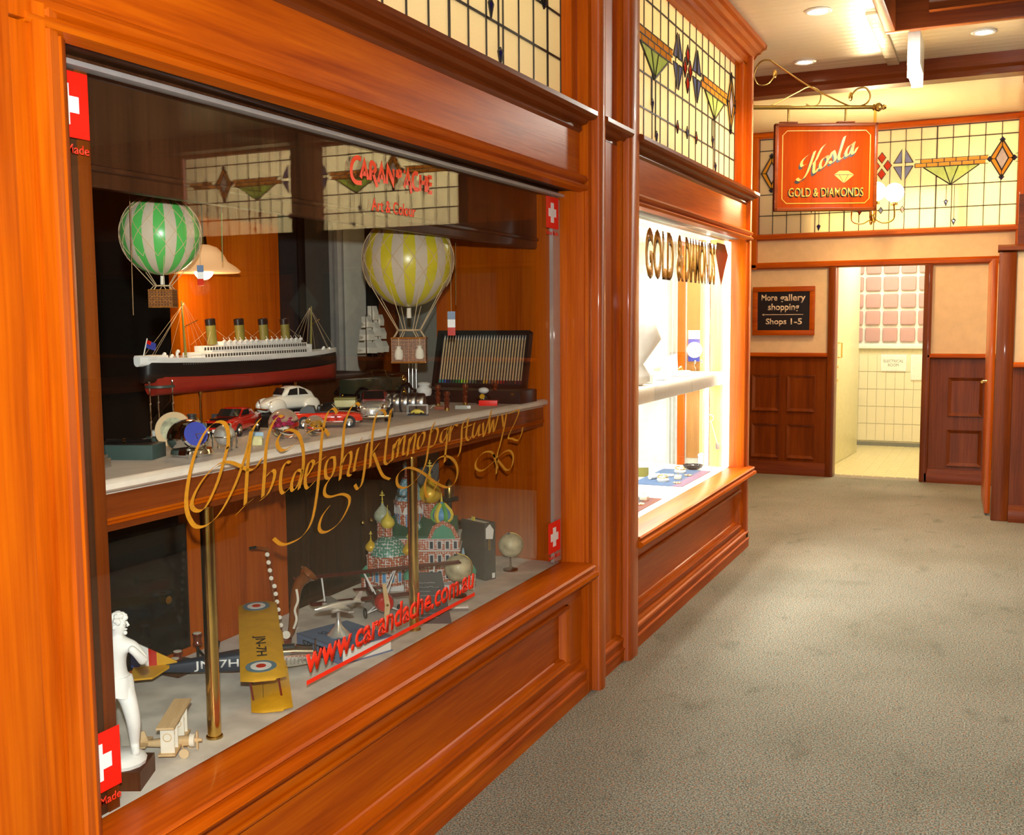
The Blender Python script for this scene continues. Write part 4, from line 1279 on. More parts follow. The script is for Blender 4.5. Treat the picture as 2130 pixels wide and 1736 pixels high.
def balloon(loc, R_, bw, bh, gap, skin_, label, spin, flag, nrm=14):
    """basket base at loc; envelope radius R_; basket width bw, height bh; gap from basket rim to envelope foot"""
    t = thing('model_balloon', label, 'balloon', loc, spin)
    zc = bh + gap + R_ * .985
    prof_ = []
    for k in range(25):
        a = -PI / 2 + PI * k / 24
        rr_ = R_ * math.cos(a); zz = R_ * math.sin(a)
        if a < 0:
            zz *= 1.04
        prof_.append((max(rr_, .0005), zz))
    e = B().lathe(prof_, seg=44).o('envelope', skin_, t)
    e.location = (0, 0, zc)
    net = B()
    RN = R_ * 1.016
    for k in range(nrm):
        for sg in (-1, 1):
            pts = []
            for j in range(19):
                f_ = j / 18
                a = 1.25 - f_ * 1.85
                ph = 2 * PI * k / nrm + sg * f_ * 2 * PI / nrm * 3.0
                pts.append((RN * math.cos(a) * math.cos(ph), RN * math.cos(a) * math.sin(ph), zc + RN * math.sin(a) * (1.04 if a < 0 else 1)))
            net.tube(pts, R_ * .0085, 4)
    net.o('net', 'cord', t)
    zr = bh + gap * .22
    rp = B()
    nb = 8
    for k in range(nb):
        ph = 2 * PI * (k + .5) / nb
        a = -.60
        x0, y0, z0 = RN * math.cos(a) * math.cos(ph), RN * math.cos(a) * math.sin(ph), zc + RN * math.sin(a) * 1.04
        x1, y1 = bw * .36 * math.cos(ph), bw * .36 * math.sin(ph)
        rp.tube([(x0, y0, z0), (x1, y1, zr)], R_ * .010, 4)
        sx = max(-1, min(1, math.cos(ph) * 1.4)) * bw * .46; sy = max(-1, min(1, math.sin(ph) * 1.4)) * bw * .34
        rp.tube([(x1, y1, zr), (sx, sy, bh)], R_ * .010, 4)
    rp.o('ropes', 'cord', t)
    B().tube([(bw * .37 * math.cos(2 * PI * i / 16), bw * .37 * math.sin(2 * PI * i / 16), zr) for i in range(16)], R_ * .018, 5, True).o('load_ring', 'cord', t)
    B().cyl((0, 0, zc - R_ * 1.06), (0, 0, zc - R_ * 1.06 - R_ * .22), R_ * .05, R_ * .055, 12).o('burner_tube', 'linen', t)
    bk = B().prism([(-bw * .5, -bw * .36), (bw * .5, -bw * .36), (bw * .5, bw * .36), (-bw * .5, bw * .36)], 'z', 0, bh).o('basket', 'wicker', t)
    rim = B()
    for z in (.03, .97):
        for s1, s2 in (((-.5, -.36), (.5, -.36)), ((.5, -.36), (.5, .36)), ((.5, .36), (-.5, .36)), ((-.5, .36), (-.5, -.36))):
            rim.tube([(s1[0] * bw, s1[1] * bw, bh * z), (s2[0] * bw, s2[1] * bw, bh * z)], bw * .028, 5)
    for i in range(9):
        u = -.5 + i / 8
        rim.tube([(u * bw, -.365 * bw, 0), (u * bw, -.365 * bw, bh)], bw * .012, 4)
    rows = 8
    for j in range(1, rows):
        rim.tube([(-.5 * bw, -.366 * bw, bh * j / rows), (.5 * bw, -.366 * bw, bh * j / rows)], bw * .009, 4)
        rim.tube([(.505 * bw, -.36 * bw, bh * j / rows), (.505 * bw, .36 * bw, bh * j / rows)], bw * .009, 4)
    rim.o('wicker_weave', 'wicker_rim', t)
    # little tricolour pennant on a string
    fx, fz, fh = flag
    fl = B().tube([(fx, 0, zc - .15 * R_), (fx, 0, fz + fh)], .0008, 4).o('pennant_string', 'cord', t)
    for k, m_ in enumerate(('slate_blue', 'white', 'scarlet_paint')):
        z1 = fz + fh * (1 - k / 3); z0 = fz + fh * (1 - (k + 1) / 3)
        B().box(fx - fh * .16, fx + fh * .16, -.0006, .0006, z0, z1).o('pennant_stripe', m_, t, smooth=0)
    return t


VS = math.radians(25)
t = balloon((-1.95, 2.066, 1.593), .0995, .060, .046, .042, 'green_stripes', 'small hot air balloon model with green and cream stripes in a net', VS, (.098, .055, .052))
t2 = balloon((-1.90, 3.215, 1.405), .160, .118, .090, .115, 'yellow_stripes', 'larger hot air balloon model with yellow and cream stripes in a net', VS, (.150, .095, .085))
for (u, z) in ((-.033, .012), (.040, .014)):
    s_ = B().lathe([(0, 0), (.013, .001), (.0165, .012), (.014, .032), (.007, .041), (.010, .047), (.0, .050)], (u, -.053, z), 12).o('sandbag', 'linen', t2)
    B().tube([(u, -.053, z + .048), (u, -.050, .088)], .0015, 4).o('bag_cord', 'cord', s_)
# silver cords hanging behind the pelmet
for k, (y, z0, lab) in enumerate(((1.812, 1.572, 'long silver tinsel cord hanging left of the green balloon'), (2.123, 1.707, 'short silver tinsel cord hanging right of the pendant lamp'),
                                  (3.382, 1.608, 'silver tinsel cord hanging right of the yellow balloon'))):
    tag(B().tube(catmull([(-1.80, y + .004, 2.058), (-1.80, y + .002, 1.85), (-1.80, y, (z0 + 1.85) / 2), (-1.80, y - .002, z0)], 8), .0017, 5).o('silver_tinsel', 'chrome'), lab, 'cord', 'silver hanging cords')

t = thing('pendant_lamp', 'glowing pendant lamp with bell shaped amber glass shade behind the green balloon', 'lamp', (-2.085, 2.375, 1.70))
mat('amber_shade', (0.80, 0.50, 0.28), 0.25, trans=0.0, emit=(1.0, 0.45, 0.15), es=0.35)
B().lathe([(.100, -.004), (.104, .000), (.092, .012), (.068, .028), (.056, .050), (.040, .068), (.018, .076), (.016, .072), (.036, .062), (.050, .046), (.062, .026), (.088, .008)], seg=36).o('shade', 'amber_shade', t)
B().ball((0, 0, .004), .028, 20, 14).o('bulb', 'bulb', t)
B().cyl((0, 0, .072), (0, 0, .10), .013, .010, 14).o('lamp_cap', 'brass', t)
B().cyl((0, 0, .10), (0, 0, .358), .002).o('flex', 'black', t)
lamp('pendant_glow', 'POINT', (-2.085, 2.375, 1.66), 1.2, (1.0, 0.66, 0.34), 0.03)

# ================================================================ OCEAN LINER
t = thing('ocean_liner_model', 'long ocean liner model with four olive funnels and black and red hull', 'model ship', (-2.15, 2.65, 1.226), math.radians(1))


def hull_ring(y, w_, z0, z1, flat=.45):
    pts = []
    for k in range(13):
        a = PI * k / 12
        s_ = math.sin(a) ** flat if 0 < k < 12 else 0
        pts.append((w_ * math.cos(a), y, z1 - (z1 - z0) * s_))
    return pts


HW = [(-.49, .012), (-.46, .026), (-.40, .038), (-.28, .045), (0, .047), (.25, .045), (.36, .036), (.43, .022), (.47, .009), (.485, .002)]


def hull(z0, z1, taper, name, m_, y0=-.49, y1=.485, grow=1.0):
    R2 = []
    for (y, w_) in HW:
        yy = max(y0, min(y1, y))
        sheer = .012 * (y / .49) ** 2
        R2.append([(x * grow, yq, zq) for (x, yq, zq) in hull_ring(yy, w_ * taper, z0 + (sheer if name != 'keel' else 0), z1 + sheer)])
    B().loft(R2).o(name, m_, t, smooth=50)


hull(.124, .168, .92, 'keel', 'hull_red', -.44, .475)
hull(.150, .208, .985, 'hull', 'black', -.475, .482)
hull(.196, .222, 1.0, 'upper_hull', 'white')
B().box(-.036, .036, -.27, .27, .220, .240, .002).o('deck_house', 'white', t)
B().box(-.034, .034, -.22, .26, .240, .258, .002).o('deck_house', 'white', t)
B().box(-.026, .026, -.16, .24, .258, .270, .002).o('deck_house', 'white', t)
wn = B()
for r_, z in enumerate((.226, .246)):
    for k in range(40):
        y = -.255 + k * .0128
        wn.box(.0345, .0368 if r_ == 0 else .0348, y, y + .008, z, z + .009)
wn.o('promenade_windows', 'dark_grey', t, smooth=0, kind='stuff')
ph = B()
for k in range(70):
    ph.box(.0472, .0476, -.36 + k * .0098, -.357 + k * .0098, .209, .2115)
ph.o('portholes', 'mid_grey', t, smooth=0, kind='stuff')
for y in (-.178, -.045, .075, .190):
    f_ = B().lathe([(.0, .0), (.0135, .0), (.0135, .062), (0, .062)], (0, 0, 0), 16).o('funnel', 'olive', t)
    f_.location = (0, y, .262); f_.rotation_euler = (.10, 0, 0); f_.scale = (1.0, 1.25, 1)
    B().lathe([(.0, .0), (.0140, .0), (.0140, .018), (.011, .019), (.011, .012), (0, .012)], (0, 0, .058), 16).o('funnel_top', 'black', f_)
rg = B()
for (y, z) in ((-.178, .315), (-.045, .315), (.075, .315), (.190, .315)):
    for dy in (-.06, .06):
        for dx in (-.03, .03):
            rg.tube([(0, y, z), (dx, y + dy, .262)], .0004, 3)
for (y0_, z0_, ys) in ((-.295, .385, (-.46, -.40, -.24, -.20)), (.33, .375, (.46, .40, .26, .22))):
    for yy in ys:
        for dx in (-.03, .03):
            rg.tube([(0, y0_, z0_), (dx * (.5 if abs(yy) > .42 else 1), yy, .225)], .0004, 3)
rg.o('rigging', 'cord', t, kind='stuff')
for (y, h_, ln) in ((-.295, .39, -.02), (.33, .38, .02)):
    B().tube([(0, y, .215), (0, y + ln * .5, h_)], [.0042, .0022], 8).o('mast', 'olive', t)
    B().tube([(0, y + ln * .3, .315), (.0, y + .055, .335)], .0016, 5).o('derrick', 'old_brass', t)
B().tube([(0, -.470, .222), (0, -.448, .285)], .0016, 5).o('ensign_staff', 'white', t)
B().slab([(0, -.449, .281), (0, -.415, .270), (0, -.418, .250), (0, -.456, .260)], (.0006, 0, 0)).o('ensign', 'blue', t, smooth=0)
B().slab([(.0008, -.449, .281), (.0008, -.434, .276), (.0008, -.438, .266), (.0008, -.4525, .271)], (.0006, 0, 0)).o('ensign_canton', 'red_paint', t, smooth=0)
for s_ in range(16):
    y = -.16 + s_ * .026
    if s_ in (7,):
        continue
    bt = B().ball((.031, y, .270), .008, 8, 6, (.55, 1.3, .6)).o('lifeboat', 'white', t)
    B().tube([(.034, y - .008, .258), (.038, y - .009, .275), (.033, y - .008, .282)], .0009, 4).o('davit', 'white', bt)
B().box(-.030, .030, -.47, -.40, .226, .238, .002).o('poop_house', 'white', t)
rl = B()
for k in range(26):
    y = -.475 + k * .0085
    ww = .043 if y > -.40 else .030
    rl.box(ww, ww + .0006, y, y + .0008, .224, .234)
rl.box(.030, .0306, -.475, -.40, .2335, .2345); rl.box(.043, .0436, -.40, -.265, .2335, .2345)
rl.o('railing', 'white', t, smooth=0, kind='stuff')
for (y, h_) in ((-.40, .018), (-.345, .024), (-.37, .012), (.385, .014), (.42, .01)):
    B().cyl((.012, y, .222), (.012, y, .222 + h_), .004, .004, 8).ball((.016, y, .222 + h_), .0055, 8, 6).o('vent_cowl', 'white', t)
B().box(-.032, .032, .262, .292, .222, .252, .002).o('bridge_house', 'white', t)
for y in (-.24, .236):
    B().lathe([(.009, 0 if y < 0 else .0375), (.009, .004), (.004, .008), (.0035, .110), (.006, .118), (.006, .128)], (0, y, 0), 12).o('stand_pillar', 'brass', t)
t = thing('ship_plaque', 'small black plaque with gilt script standing under the liner', 'plaque', (-2.165, 2.52, 1.227), VS)
B().slab([(-.032, 0, 0), (.032, 0, 0), (.032, .012, .045), (-.032, .012, .045)], (0, .003, 0)).o('plate', 'charcoal', t, smooth=0)
text('script', 'Titanic', 'gold_letter', .046, .016, .0006, .01, .3, parent=t, loc=(-.023, .0045, .020), rot=(PI / 2 - .26, 0, 0))

# ================================================================ MODEL CARS
def sring(x, w_, z0, z1, n_=20, p_=3.0):
    zc, h_ = (z0 + z1) / 2, (z1 - z0) / 2
    out_ = []
    for k in range(n_):
        a = 2 * PI * k / n_
        ca, sa = math.cos(a), math.sin(a)
        out_.append((x, w_ * math.copysign(abs(ca) ** (2 / p_), ca), zc + h_ * math.copysign(abs(sa) ** (2 / p_), sa)))
    return out_


def wheels(t, xs, yw, r_, hub='chrome', wd=.014):
    for x in xs:
        for s_ in (-1, 1):
            wh = B().cyl((x, s_ * (yw - wd), r_), (x, s_ * yw, r_), r_, r_, 20).o('wheel', 'tyre', t)
            B().lathe([(0, 0), (r_ * .62, 0), (r_ * .58, .002), (r_ * .2, .001), (r_ * .15, .003), (0, .003)], (x, s_ * yw, r_), 16, Matrix.Rotation(-s_ * PI / 2, 4, 'X')).o('hub', hub, wh)


def lamps(t, x, ys, z, r_, m_='chrome'):
    for y in ys:
        B().ball((x, y, z), r_, 12, 8, (.5, 1, 1)).o('headlamp', m_, t)


# ivory beetle-shaped saloon
t = thing('model_car', 'ivory rounded saloon model car with domed roof behind the glass balls', 'model car', (-2.060, 2.720, 1.262), math.radians(-108), 'model cars on the shelf')
B().loft([sring(-.105, .014, .022, .034), sring(-.098, .026, .018, .046), sring(-.06, .034, .014, .058), sring(0, .036, .014, .060), sring(.05, .033, .014, .058), sring(.080, .026, .016, .050), sring(.098, .014, .020, .040), sring(.103, .006, .024, .034)]).o('body', 'ivory_paint', t, smooth=60)
B().loft([sring(-.092, .018, .040, .050), sring(-.070, .029, .045, .072), sring(-.030, .033, .050, .088), sring(.004, .033, .050, .088), sring(.026, .031, .050, .078), sring(.040, .028, .050, .062)]).o('cabin', 'ivory_paint', t, smooth=60)
for s_ in (-1, 1):
    for (x, sx) in ((.066, 1.25), (-.064, 1.2)):
        B().ball((x, s_ * .036, .026), .026, 14, 10, (sx, .52, .95)).o('fender', 'ivory_paint', t)
    B().box(-.04, .04, s_ * .036 - .006, s_ * .036 + .006, .013, .017).o('running_board', 'tyre', t)
    B().slab([(-.012, s_ * .0338, .060), (.026, s_ * .0325, .060), (.016, s_ * .0320, .078), (-.012, s_ * .0330, .082)], (0, s_ * .0008, 0)).o('side_window', 'tinted_window', t, smooth=0)
    B().slab([(-.018, s_ * .0338, .060), (-.054, s_ * .0325, .060), (-.040, s_ * .0325, .076), (-.018, s_ * .0330, .082)], (0, s_ * .0008, 0)).o('side_window', 'tinted_window', t, smooth=0)
B().slab([(.0415, -.024, .061), (.0415, .024, .061), (.0285, .022, .081), (.0285, -.022, .081)], (.0015, 0, .001)).o('windscreen', 'tinted_window', t, smooth=0)
lamps(t, .087, (-.034, .034), .036, .0085)
for x in (.104, -.106):
    B().tube([(x, -.034, .020), (x + .003, 0, .020), (x, .034, .020)], .0028, 6).o('bumper', 'chrome', t)
wheels(t, (.066, -.064), .044, .019)

# red coupe with black bonnet stripe
t = thing('model_car', 'dark red coupe model car with black bonnet facing the glass', 'model car', (-2.040, 2.43, 1.226), math.radians(-72), 'model cars on the shelf')
B().loft([sring(-.122, .038, .026, .050, p_=5), sring(-.112, .043, .018, .056, p_=5), sring(-.04, .046, .014, .058, p_=5), sring(.04, .046, .014, .055, p_=5), sring(.105, .044, .016, .051, p_=5), sring(.118, .040, .020, .046, p_=5)]).o('body', 'red_paint', t, smooth=50)
B().loft([sring(-.090, .030, .048, .056, p_=5), sring(-.050, .035, .050, .076, p_=5), sring(-.005, .035, .050, .078, p_=5), sring(.012, .034, .050, .074, p_=5), sring(.044, .036, .048, .054, p_=5)]).o('cabin', 'red_paint', t, smooth=50)
B().slab([(.046, -.033, .0555), (.046, .033, .0555), (.016, .031, .0745), (.016, -.031, .0745)], (.0015, 0, .001)).o('windscreen', 'tinted_window', t, smooth=0)
for s_ in (-1, 1):
    B().slab([(-.03, s_ * .0362, .057), (.034, s_ * .0362, .057), (.012, s_ * .0350, .072), (-.026, s_ * .0352, .073)], (0, s_ * .0009, 0)).o('side_window', 'tinted_window', t, smooth=0)
B().box(.046, .112, -.026, .026, .050, .0545, .001).o('bonnet_stripe', 'black_gloss', t)
B().box(.116, .121, -.034, .034, .030, .043, .001).o('grille', 'black_gloss', t)
lamps(t, .119, (-.036, .036), .038, .006)
B().box(.117, .124, -.043, .043, .018, .023, .001).o('bumper', 'chrome', t)
B().box(.122, .1255, -.014, .014, .016, .025).o('number_plate', 'white', t, smooth=0)
wheels(t, (.072, -.072), .047, .019)

# scarlet convertible
t = thing('model_car', 'scarlet open convertible model car with chrome wheels right of the amber ball', 'model car', (-1.890, 2.690, 1.226), math.radians(33), 'model cars on the shelf')
B().loft([sring(-.110, .030, .024, .044, p_=4), sring(-.100, .038, .018, .050, p_=4), sring(-.03, .042, .014, .050, p_=4), sring(.04, .042, .014, .050, p_=4), sring(.09, .038, .016, .046, p_=4), sring(.108, .028, .020, .040, p_=4)]).o('body', 'scarlet_paint', t, smooth=50)
B().box(-.040, .028, -.034, .034, .045, .053, .004).o('cockpit', 'black', t)
B().prism([(-.085, .047), (-.035, .047), (-.040, .066), (-.060, .068), (-.080, .058)], 'y', -.034, .034).o('folded_hood', 'black', t)
B().tube([(.034, -.034, .050), (.016, -.031, .072), (.016, .031, .072), (.034, .034, .050)], .0014, 5).o('windscreen_frame', 'chrome', t)
for y in (-.016, .016):
    B().box(-.030, -.020, y - .012, y + .012, .05, .068, .003).o('seat', 'black', t)
lamps(t, .104, (-.028, .028), .036, .006)
B().box(-.1, .1, -.0435, .0435, .019, .0215).o('sill_trim', 'chrome', t)
wheels(t, (.068, -.068), .0445, .019)

# chrome roadster seen head-on, red interior
t = thing('model_car', 'chrome fronted saloon model car with maroon roof facing the glass', 'model car', (-1.885, 2.955, 1.226), math.radians(-62), 'model cars on the shelf')
t.scale = (1.15, 1.2, 1.2)
B().loft([sring(-.11, .030, .024, .045), sring(-.09, .040, .016, .054), sring(0, .043, .014, .058), sring(.06, .040, .014, .054), sring(.095, .030, .018, .048), sring(.104, .020, .022, .040)]).o('body', 'silver', t, smooth=60)
B().loft([sring(-.070, .030, .050, .060), sring(-.040, .034, .052, .080), sring(.000, .033, .052, .080), sring(.028, .032, .050, .060)]).o('cabin', 'maroon', t, smooth=60)
B().slab([(.031, -.029, .060), (.031, .029, .060), (.008, .026, .079), (.008, -.026, .079)], (.001, 0, .001)).o('windscreen', 'tinted_window', t, smooth=0)
gr = B()
for k in range(9):
    gr.box(.100, .107, -.018 + k * .0042, -.0165 + k * .0042, .020, .043)
gr.box(.100, .106, -.020, .020, .018, .021); gr.box(.100, .106, -.020, .020, .042, .045)
gr.o('grille', 'chrome', t, smooth=0)
B().box(.09, .101, -.019, .019, .02, .044).o('radiator', 'dark_grey', t, smooth=0)
lamps(t, .098, (-.032, .032), .040, .009)
B().tube([(.106, -.045, .018), (.113, 0, .017), (.106, .045, .018)], .004, 8).o('bumper', 'chrome', t)
wheels(t, (.062, -.066), .046, .019)

# long black and green vintage tourer
t = thing('model_car', 'long black and green vintage tourer model with brass radiator and spoked wheels', 'model car', (-2.10, 3.30, 1.262), math.radians(84), 'model cars on the shelf')
mat('bottle_green', (0.03, 0.04, 0.022), 0.25, coat=0.5)
B().box(-.16, .02, -.040, .040, .030, .082, .006).o('body', 'bottle_green', t)
B().prism([(.02, .032), (.128, .032), (.128, .078), (.02, .084)], 'y', -.030, .030).o('bonnet', 'bottle_green', t)
B().box(.128, .140, -.031, .031, .032, .086, .004).o('radiator', 'gold', t)
for s_ in (-1, 1):
    B().ball((.136, s_ * .028, .068), .013, 12, 8).o('headlamp', 'gold', t)
    B().tube(catmull([(.165, s_ * .048, .028), (.14, s_ * .048, .052), (.10, s_ * .048, .046), (.06, s_ * .048, .018), (-.07, s_ * .048, .018), (-.11, s_ * .048, .046), (-.15, s_ * .048, .050), (-.175, s_ * .048, .030)], 4), .005, 6).o('mudguard', 'black_gloss', t)
B().box(-.15, .165, -.028, .028, .018, .030).o('chassis', 'black', t)
B().tube([(.028, -.034, .082), (.018, -.034, .108), (.018, .034, .108), (.028, .034, .082)], .002, 5).o('windscreen_frame', 'old_brass', t)
for x in (.115, -.125):
    for s_ in (-1, 1):
        wh = B().tube([(x + .021 * math.cos(2 * PI * k / 20), s_ * .048, .023 + .021 * math.sin(2 * PI * k / 20)) for k in range(20)], .0036, 6, True).o('wheel', 'tyre', t)
        sp = B()
        for k in range(12):
            a = 2 * PI * k / 12
            sp.tube([(x, s_ * .048, .023), (x + .019 * math.cos(a), s_ * .048, .023 + .019 * math.sin(a))], .0012, 4)
        sp.cyl((x, s_ * .044, .023), (x, s_ * .052, .023), .005)
        sp.o('spokes', 'gold', wh)
tag(B().box(-2.195, -2.000, 2.60, 3.60, 1.226, 1.262, .003).o('display_riser', 'black'), 'low black riser on the shelf under the ivory car and vintage tourer', 'riser')

# ================================================================ SMALL THINGS ON THE SHELF
SZ = 1.226
# green pen box with its lid raised
t = thing('pen_box', 'dark green open pen box with raised lid at the left end of the shelf', 'box', (-1.915, 1.905, SZ), math.radians(20))
B().box(-.10, .07, -.045, .035, 0, .036, .002).o('base', 'green_box', t)
B().box(-.093, .063, -.040, .030, .0355, .0365).o('lining', 'black', t, smooth=0)
B().slab([(-.10, -.045, .038), (-.10, .035, .038), (-.165, .035, .115), (-.165, -.045, .115)], (-.010, 0, -.006)).o('lid', 'green_box', t, smooth=0)
B().slab([(-.152, -.035, .093), (-.152, .025, .093), (-.126, .025, .062), (-.126, -.035, .062)], (.001, 0, .001)).o('lid_plate', 'gold', t, smooth=0)
t = thing('fountain_pen', 'black fountain pen with a gold ring lying in the green box', 'pen', (-1.915, 1.905, SZ + .0365), math.radians(20))
B().cyl((-.06, -.01, .0055), (.05, .0, .0055), .0055, .004, 12).o('barrel', 'black_gloss', t)
B().cyl((-.02, -.0065, .0055), (-.014, -.006, .0055), .0062, .0062, 12).o('ring', 'gold', t)
tag(B().box(-1.86, -1.835, 1.735, 1.760, SZ, SZ + .022, .002).box(-1.855, -1.840, 1.740, 1.755, SZ + .022, SZ + .030, .002).o('table_lighter', 'steel'), 'tiny steel lighter at the near left end of the shelf', 'lighter')

t = thing('hourglass', 'tall hourglass with silver posts and white sand', 'hourglass', (-2.125, 2.225, SZ), 0)
B().lathe([(0, 0), (.042, 0), (.042, .010), (0, .010)], seg=24).o('base_plate', 'green_box', t)
B().lathe([(0, .148), (.040, .148), (.040, .154), (0, .154)], seg=24).o('top_plate', 'green_box', t)
B().lathe([(.028, .012), (.031, .030), (.026, .055), (.008, .076), (.0045, .081), (.008, .086), (.026, .107), (.030, .128), (.024, .146)], seg=24).o('glass_bulbs', 'thin_glass', t)
B().lathe([(0, .012), (.027, .013), (.029, .028), (0, .029)], seg=20).o('sand', 'white', t)
for k in range(3):
    a = 2 * PI * k / 3 + .4
    x, y = .035 * math.cos(a), .035 * math.sin(a)
    B().lathe([(.003, .008), (.0035, .02), (.002, .025), (.0024, .05), (.0042, .054), (.0024, .058), (.002, .10), (.0042, .104), (.0024, .108), (.002, .145), (.004, .150), (.002, .160), (.0045, .166), (0, .170)], (x, y, 0), 8).o('post', 'chrome', t)

t = thing('map_disc', 'round cream disc with a small map leaning behind the silver clock', 'dial', (-1.955, 2.085, SZ), VS)
mx_ = Matrix.Rotation(math.radians(72), 4, 'X')
B().lathe([(0, 0), (.046, 0), (.048, .004), (.046, .008), (.033, .006), (0, .006)], (0, .01, .048), 32, mx_).o('rim', 'cord', t)
mat('map_print', (0.42, 0.42, 0.28), 0.5, noise=0.5, nscale=40)
B().lathe([(0, .0064), (.032, .0064), (.032, .0072), (0, .0072)], (0, .01, .048), 28, mx_).o('map', 'map_print', t)

t = thing('desk_clock', 'polished silver domed desk clock with tilted blue dial', 'clock', (-1.80, 1.985, SZ), math.radians(10))
t.scale = (1.3, 1.3, 1.3)
B().lathe([(0, 0), (.030, 0), (.040, .006), (.038, .014), (0, .016)], seg=28).o('foot', 'chrome', t)
B().ball((-.006, 0, .036), .040, 28, 18, (1, 1, .86)).o('case', 'chrome', t)
md = Vector((.74, -.63, .22)).to_track_quat('Z', 'Y').to_matrix().to_4x4()
nd = md.to_3x3() @ Vector((0, 0, 1))
B().lathe([(.020, -.010), (.026, -.006), (.026, .004), (.0225, .006), (.0225, .002), (.020, -.010)], Vector((-.006, 0, .036)) + nd * .0405, 28, md).o('bezel', 'chrome', t)
d_ = B().lathe([(0, 0), (.0225, 0), (.0225, .0025), (0, .0025)], Vector((-.006, 0, .036)) + nd * .0405, 28, md).o('dial', 'blue', t)
hx = md.to_3x3() @ Vector((1, 0, 0)); hy = md.to_3x3() @ Vector((0, 1, 0))
c_ = Vector((-.006, 0, .036)) + nd * .0436
B().tube([c_, c_ + hx * .014], .0007, 4).tube([c_, c_ - hy * .010 + hx * .003], .0007, 4).o('hands', 'gold', d_)
for k in range(2):
    B().ball((.018 + k * .01, -.036 + k * .02, .008), .008, 12, 8).o('knob', 'chrome', t)

t = thing('metal_flask', 'small dark metal flask with brass neck beside the red coupe', 'flask', (-2.005, 2.215, SZ), 0)
B().lathe([(0, 0), (.020, 0), (.024, .020), (.020, .040), (.010, .056), (.010, .072), (.013, .074), (.013, .078), (0, .078)], seg=20).o('body', 'charcoal', t)
B().tube([(.012, 0, .074), (.026, 0, .060), (.026, 0, .020)], .002, 6).o('handle', 'old_brass', t)

t = thing('crystal_ball_stand', 'clear crystal ball cradled on a silver four legged stand', 'crystal ball', (-1.812, 2.120, SZ), VS)
mat('solid_glass', (1, 1, 1), 0.0, trans=1.0, ior=1.5, noise=0)
B().ball((0, 0, .037), .0275, 32, 20).o('ball', 'solid_glass', t)
B().tube([(.031 * math.cos(2 * PI * i / 28), .031 * math.sin(2 * PI * i / 28), .034) for i in range(28)], .0022, 6, True).o('ring', 'chrome', t)
for k in range(4):
    a = PI / 4 + k * PI / 2
    B().lathe([(.0028, 0), (.0018, .006), (.0028, .020), (.0018, .026), (.0030, .034), (.0018, .040), (0, .043)], (.034 * math.cos(a), .034 * math.sin(a), 0), 8).o('leg', 'chrome', t)
B().ball((0, 0, .037), .019, 16, 10).o('core', 'white', t)  # blown-out glare inside the ball put in as a white core

t = thing('toy_bench', 'tiny cream toy bench in front of the red coupe', 'toy', (-1.79, 2.225, SZ), VS)
mat('cream_plastic', (0.62, 0.58, 0.30), 0.4)
B().box(-.014, .014, -.010, .010, 0, .018, .003).o('seat', 'cream_plastic', t)
B().cyl((-.014, -.004, .019), (.014, -.004, .019), .006, .006, 12).o('roll', 'cream_plastic', t)
B().box(-.014, .014, .008, .013, .015, .034, .002).o('back_panel', 'pale_blue', t)


def paperweight(loc, r_, core, label, seed):
    t = thing('glass_ball', label, 'paperweight', loc, 0, 'glass ball paperweights')
    B().ball((0, 0, r_), r_, 36, 24).o('glass', 'solid_glass', t)
    rnd = random.Random(seed)
    b_ = B()
    for k in range(26):
        v = Vector((rnd.gauss(0, 1), rnd.gauss(0, 1), rnd.gauss(.2, .8))).normalized() * r_ * rnd.uniform(.15, .62)
        b_.ball((v.x, v.y, r_ + v.z * .8 + r_ * .08), r_ * rnd.uniform(.06, .17), 6, 4, (1, 1, .6))
    b_.o('inclusion', core, t)


mat('pink_glass', (0.60, 0.03, 0.16), 0.3, noise=0.4, nscale=80)
mat('amber_glass', (0.75, 0.38, 0.02), 0.3, noise=0.4, nscale=120)
paperweight((-1.815, 2.372, SZ), .043, 'pink_glass', 'large clear glass ball with a pink swirl inside', 3)
paperweight((-1.775, 2.462, SZ), .030, 'amber_glass', 'smaller glass ball with amber flecks inside', 5)

t = thing('card_box', 'pale olive cardboard box standing behind the chrome fronted car', 'box', (-2.03, 3.00, 1.262), VS)
t.scale = (.8, .8, .62)
B().box(-.045, .045, -.03, .03, 0, .050, .002).o('carton', 'cream_plastic', t)
B().box(-.046, .046, -.031, .031, .036, .051, .002).o('lid', 'olive', t)

# stack of clear film canisters lying down: one segmented metal cylinder
t = thing('segmented_cylinder', 'dark metal cylinder of engraved rings lying on its side', 'cylinder', (-1.935, 3.235, SZ), math.radians(20))
mc = Matrix.Rotation(PI / 2, 4, 'Y')
for k in range(5):
    B().lathe([(.0, 0), (.032, 0), (.034, .004), (.034, .022), (.032, .026), (0, .026)], (-.07 + k * .029, 0, .034), 24, mc).o('segment', 'steel', t)
    B().lathe([(.030, -.002), (.036, -.001), (.036, .0015), (.030, .002)], (-.07 + k * .029, 0, .034), 24, mc).o('band', 'charcoal', t)

